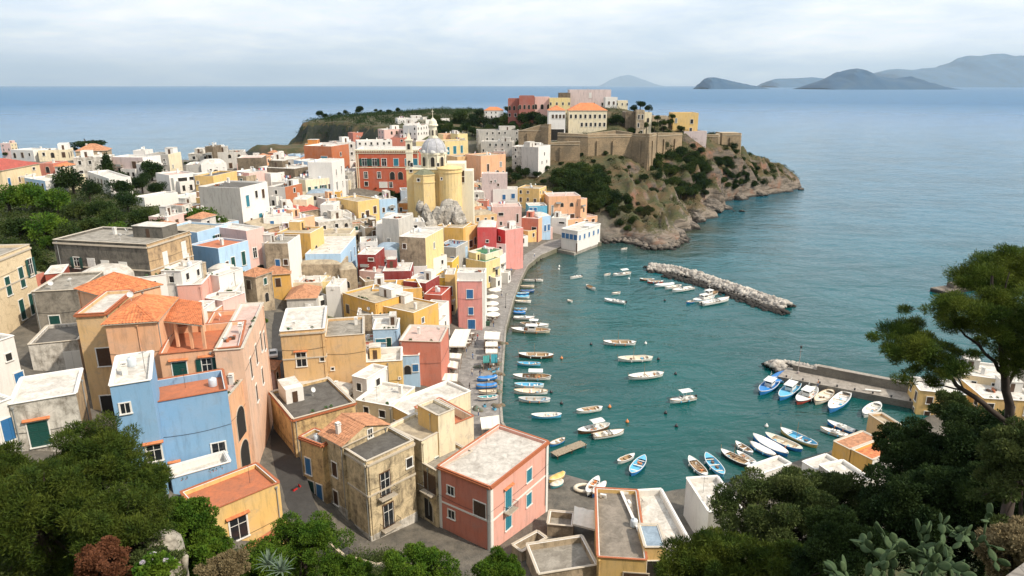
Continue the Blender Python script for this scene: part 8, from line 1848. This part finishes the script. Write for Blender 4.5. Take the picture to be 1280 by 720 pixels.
# --- the tall pine at the right: trunk, limbs and flat needle clumps
def tall_pine():
    Y = 30.0; W = lambda u, v, dy=0: at_y(u, v, Y + dy); base = W(1266, 640); zg = min(base.z, gh(base.x, base.y)) - 1; root = empty('pine_tree', (base.x, base.y, zg)); tag(root, 'tall open maritime pine with a leaning trunk at the right edge', 'tree')
    o = Vector((base.x, base.y, zg)); rg = np.random.default_rng(77); b = MB(); L = lambda p, q, a, c, s=5, bd=.03: limb(b, W(*p) - o, W(*q) - o, a * .72, c * .72, rg, s, bd, 8)
    b.tube((0, 0, 0), W(1266, 600) - o, .32, .26, 9); L((1266, 600), (1262, 505), .34, .28); L((1262, 505), (1252, 415), .28, .2); L((1252, 415), (1240, 345), .2, .07)
    L((1264, 530), (1205, 488), .2, .15); L((1205, 488), (1160, 455), .14, .08); L((1160, 455), (1118, 425), .08, .03); L((1258, 470), (1215, 425), .13, .08); L((1215, 425), (1180, 392), .08, .03); L((1253, 430), (1272, 380), .14, .06); L((1250, 420), (1225, 375), .12, .04); L((1205, 488), (1140, 476), .07, .02); L((1260, 480), (1290, 430), .13, .05); L((1248, 400), (1262, 340), .1, .03); L((1205,488),(1192,462),.06,.02)
    b.build('trunk', [M_BARK], root, smooth=True)
    CL = [(1124,415,24),(1111,428,17),(1149,434,22),(1135,404,14),(1170,448,20),(1140,446,14),(1185,456,14),(1211,384,26),(1190,390,16),(1230,352,28),(1255,332,26),(1270,352,28),(1224,334,18),(1249,377,26),(1208,412,15),(1239,408,20),(1274,404,24),(1272,440,22),(1167,386,10),(1178,398,10),(1136,474,11),(1161,476,12),(1117,452,8),(1192,466,14),(1212,356,16),(1288,380,30),(1290,330,30),(1230,428,12),(1298,420,30),(1195,372,12),(1180,432,10),(1265,318,14),(1145,461,9),(1218,444,9),(1205,346,10),(1160,422,13),(1240,366,20)]
    cl = []; CL += [(1120,438,12),(1158,446,12),(1196,404,14),(1222,398,14),(1246,358,18),(1262,392,18),(1236,392,14),(1256,430,18),(1283,455,22),(1264,460,14),(1100,421,9),(1132,390,8),(1186,376,9),(1200,440,8),(1172,464,9)]
    for u, v, r in CL:
        dy = rg.uniform(-2.2, 2.2); p = W(u, v, dy) - o; rm = r * 32 / F
        for j in range(3): cl.append([p.x + rg.normal() * rm * .45, p.y + rg.normal() * rm * .5, p.z + rg.normal() * rm * .22, rm * .70, rm * .8, rm * .40])
    V, Fq = leaves(cl, 175000, .17, rg, .14, .35, .5); link('crown', np_mesh('crown', V, Fq, [ML['pine']]), root)
tall_pine()
def fill(poly, n, r0, r1, label, mats, seed, name='tree', kind='round'):
    rg = random.Random(seed); k = 0; us = [p[0] for p in poly]; vs = [p[1] for p in poly]
    while k < n:
        u = rg.uniform(min(us), max(us)); v = rg.uniform(min(vs), max(vs)); ins = False
        for i in range(len(poly)):
            a, b_ = poly[i], poly[(i + 1) % len(poly)]
            if (a[1] > v) != (b_[1] > v) and u < (b_[0] - a[0]) * (v - a[1]) / (b_[1] - a[1]) + a[0]: ins = not ins
        if ins: mtree(u, v, rg.uniform(r0, r1), label, kind, rg.choice(mats), name); k += 1
fill([(690,212),(748,203),(762,232),(752,262),(726,262),(700,248)], 34, 8, 14, 'dense green tree on the slope above the peach house', ['mid', 'dark', 'mid'], 1)
fill([(806,196),(850,186),(884,208),(882,244),(846,240),(818,222)], 60, 6, 11, 'dark green tree growing on the cliff under the fortress wall', ['dark', 'mid'], 2)
fill([(884,198),(930,192),(990,219),(962,226),(905,232)], 60, 3, 7, 'low green bush on the ridge running down to the tip', ['mid', 'dark'], 3, 'shrub')
fill([(738,205),(798,208),(834,252),(806,296),(762,280)], 80, 3, 8, 'small scattered shrub on the open slope above the cove', ['mid', 'dark', 'scrub'], 4, 'shrub')
fill([(528,150),(648,150),(648,168),(585,168),(540,172)], 34, 6, 10, 'tree of the dense wood on the saddle behind the dome', ['mid', 'dark'], 5)
fill([(640,166),(690,186),(690,250),(652,232)], 16, 4, 8, 'dark round tree between the ragged white row and the loggia house', ['dark', 'mid'], 6)
fill([(785,160),(860,160),(866,172),(790,170)], 12, 3.5, 6, 'tree in the garden in front of the ruins and the yellow house', ['mid', 'dark'], 7)
# --- prickly pear: pads one on another
def cactus():
    M_PAD = leafmat('pad', (.045, .085, .035), (.10, .15, .07), (.13, .16, .08), 2.0); M_PAD.name = 'cactus_pad'
    b = MB(); N = 9
    for j in range(N + 1):
        z = j / N; w = .5 * math.sin(math.pi * min(1, z ** .8)) ** .75 * (.55 + .45 * z) * .95 + (.06 if j in (0,) else 0)
        for i in range(10): t = 2 * math.pi * i / 10; b.v.append((w * math.cos(t), .075 * (1 if 0 < j < N else .3) * math.sin(t), z))
    for j in range(N):
        for i in range(10): a = j * 10 + i; a2 = j * 10 + (i + 1) % 10; b.f.append((a, a2, a2 + 10, a + 10)); b.mi.append(0)
    me = b.mesh('pad', [M_PAD], True); rg = np.random.default_rng(12); cnt = 0
    stems = [((1114, 700, 12.0), 34), ((1152, 688, 12.5), 38), ((1190, 690, 12.2), 38), ((1226, 664, 13.0), 36), ((1168, 718, 11.0), 30), ((1088, 712, 11.6), 26)]
    for si, ((u, v, y), n) in enumerate(stems):
        p = at_y(u, v, y); p.z -= .4; root = empty('prickly_pear', p); tag(root, ['prickly pear with leaning pads, second from the left of its clump', 'broad prickly pear in the middle of its clump', 'prickly pear with pale edged pads right of the middle one', 'tallest prickly pear, at the upper right of its clump', 'lowest front prickly pear at the bottom edge', 'small prickly pear at the left end of its clump'][si], 'cactus', 'prickly pears at the lower right')
        act = [(Matrix.Translation((0, 0, -.3)), .3)]; k = 0
        while k < n and act:
            M, s = act.pop(0); kids = 2 if rg.random() < .75 or k < 4 else 1
            for c in range(kids):
                if k >= n: break
                a = rg.uniform(-1.15, 1.15) if k else rg.uniform(-.3, .3); tw = rg.uniform(-1.4, 1.4); s2 = rg.uniform(.20, .31)
                off = math.sin(a) * .25; T = M @ Matrix.Translation((off * s, 0, s * (.97 - abs(a) * .18))) @ Matrix.Rotation(a, 4, 'Y') @ Matrix.Rotation(tw, 4, 'Z')
                o = link('pad', me, root); o.matrix_local = T @ Matrix.Diagonal((s2 * rg.uniform(.75, 1.0), s2, s2, 1)); act.append((T, s2)); k += 1
            if M.translation.z > 2.4: break
cactus()
# --- ledge of the viewpoint in the lower right corner
b = MB(); p = at_y(1262, 712, 7.0); b.box((0, 0, -.6), (2.6, 1.6, 1.2), .55); b.box((0, 0, .03), (2.7, 1.7, .08), .55)
o = b.build('ledge', [masonry('ledge', (.30, .27, .23), (.16, .14, .12), 3)], None, (p.x + 1.25, p.y - .25, p.z - .1)); tag(o, 'rough stone parapet ledge in the lower right corner', 'ledge')
# --- agave and hydrangea in the lower left
def agave(u, v, y, label):
    p = at_y(u, v, y); b = MB(); rg = np.random.default_rng(int(u))
    for i in range(30):
        a = i * 2.4; e = .35 + (i % 5) * .25; L = rg.uniform(1.0, 1.6); d = Vector((math.cos(a) * math.cos(e), math.sin(a) * math.cos(e), math.sin(e))); s = Vector((-math.sin(a), math.cos(a), 0)) * .07; q = d * L * .55
        b.poly([s * -1, q - s * .8, q + s * .8, s]); b.poly([q - s * .8, d * L + Vector((0, 0, -.15)), q + s * .8])
    tag(b.build('agave', [leafmat('agave' + str(u), (.10, .15, .11), (.22, .28, .20))], None, p), label, 'plant')
agave(336, 706, 44, 'spiky grey green agave at the foot of the yellow terrace house'); agave(352, 714, 42, 'smaller spiky agave beside the bigger one at the bottom edge')
def flowers(u, v, y, label):
    p = at_y(u, v, y); rg = np.random.default_rng(4); root = empty('flowering_bush', p); tag(root, label, 'bush')
    V, Fq = leaves(crown_clumps(rg, 16, 1.3, 1.1, .8, .4), 5000, .22, rg, .7); link('foliage', np_mesh('foliage', V, Fq, [ML['bright']]), root)
    V, Fq = leaves(crown_clumps(rg, 14, 1.4, 1.2, .85, .14), 3000, .09, rg, .9); link('blossom', np_mesh('blossom', V, Fq, [leafmat('petal', (.55, .50, .60), (.75, .73, .72))]), root)
flowers(196, 708, 36, 'hydrangea bush with pale lilac blossom in the lower left')
# ruined vaulted outhouse in the left foreground
b = MB(); p = at_y(204, 690, 41); b.lathe((0, 0, 0), [(1.3, -4), (1.3, 0), (1.2, .6), (.9, 1.1), (.5, 1.4), (0, 1.5)], 14, 0, 1.0, 1.3); b.box((.9, .3, -.9), (1.6, .3, 2.0), -.6, 0, 0, .3)
o = b.build('outhouse', [aged('XO', (.42,.38,.31), (.14,.12,.09), .6)], None, p, True); tag(o, 'crumbling pale vaulted outhouse wall among the trees in the lower left', 'outhouse'); put_window(o, 'A', .9, 1.3, Vector((-.1, -1.75, -1.0)), 0, True)
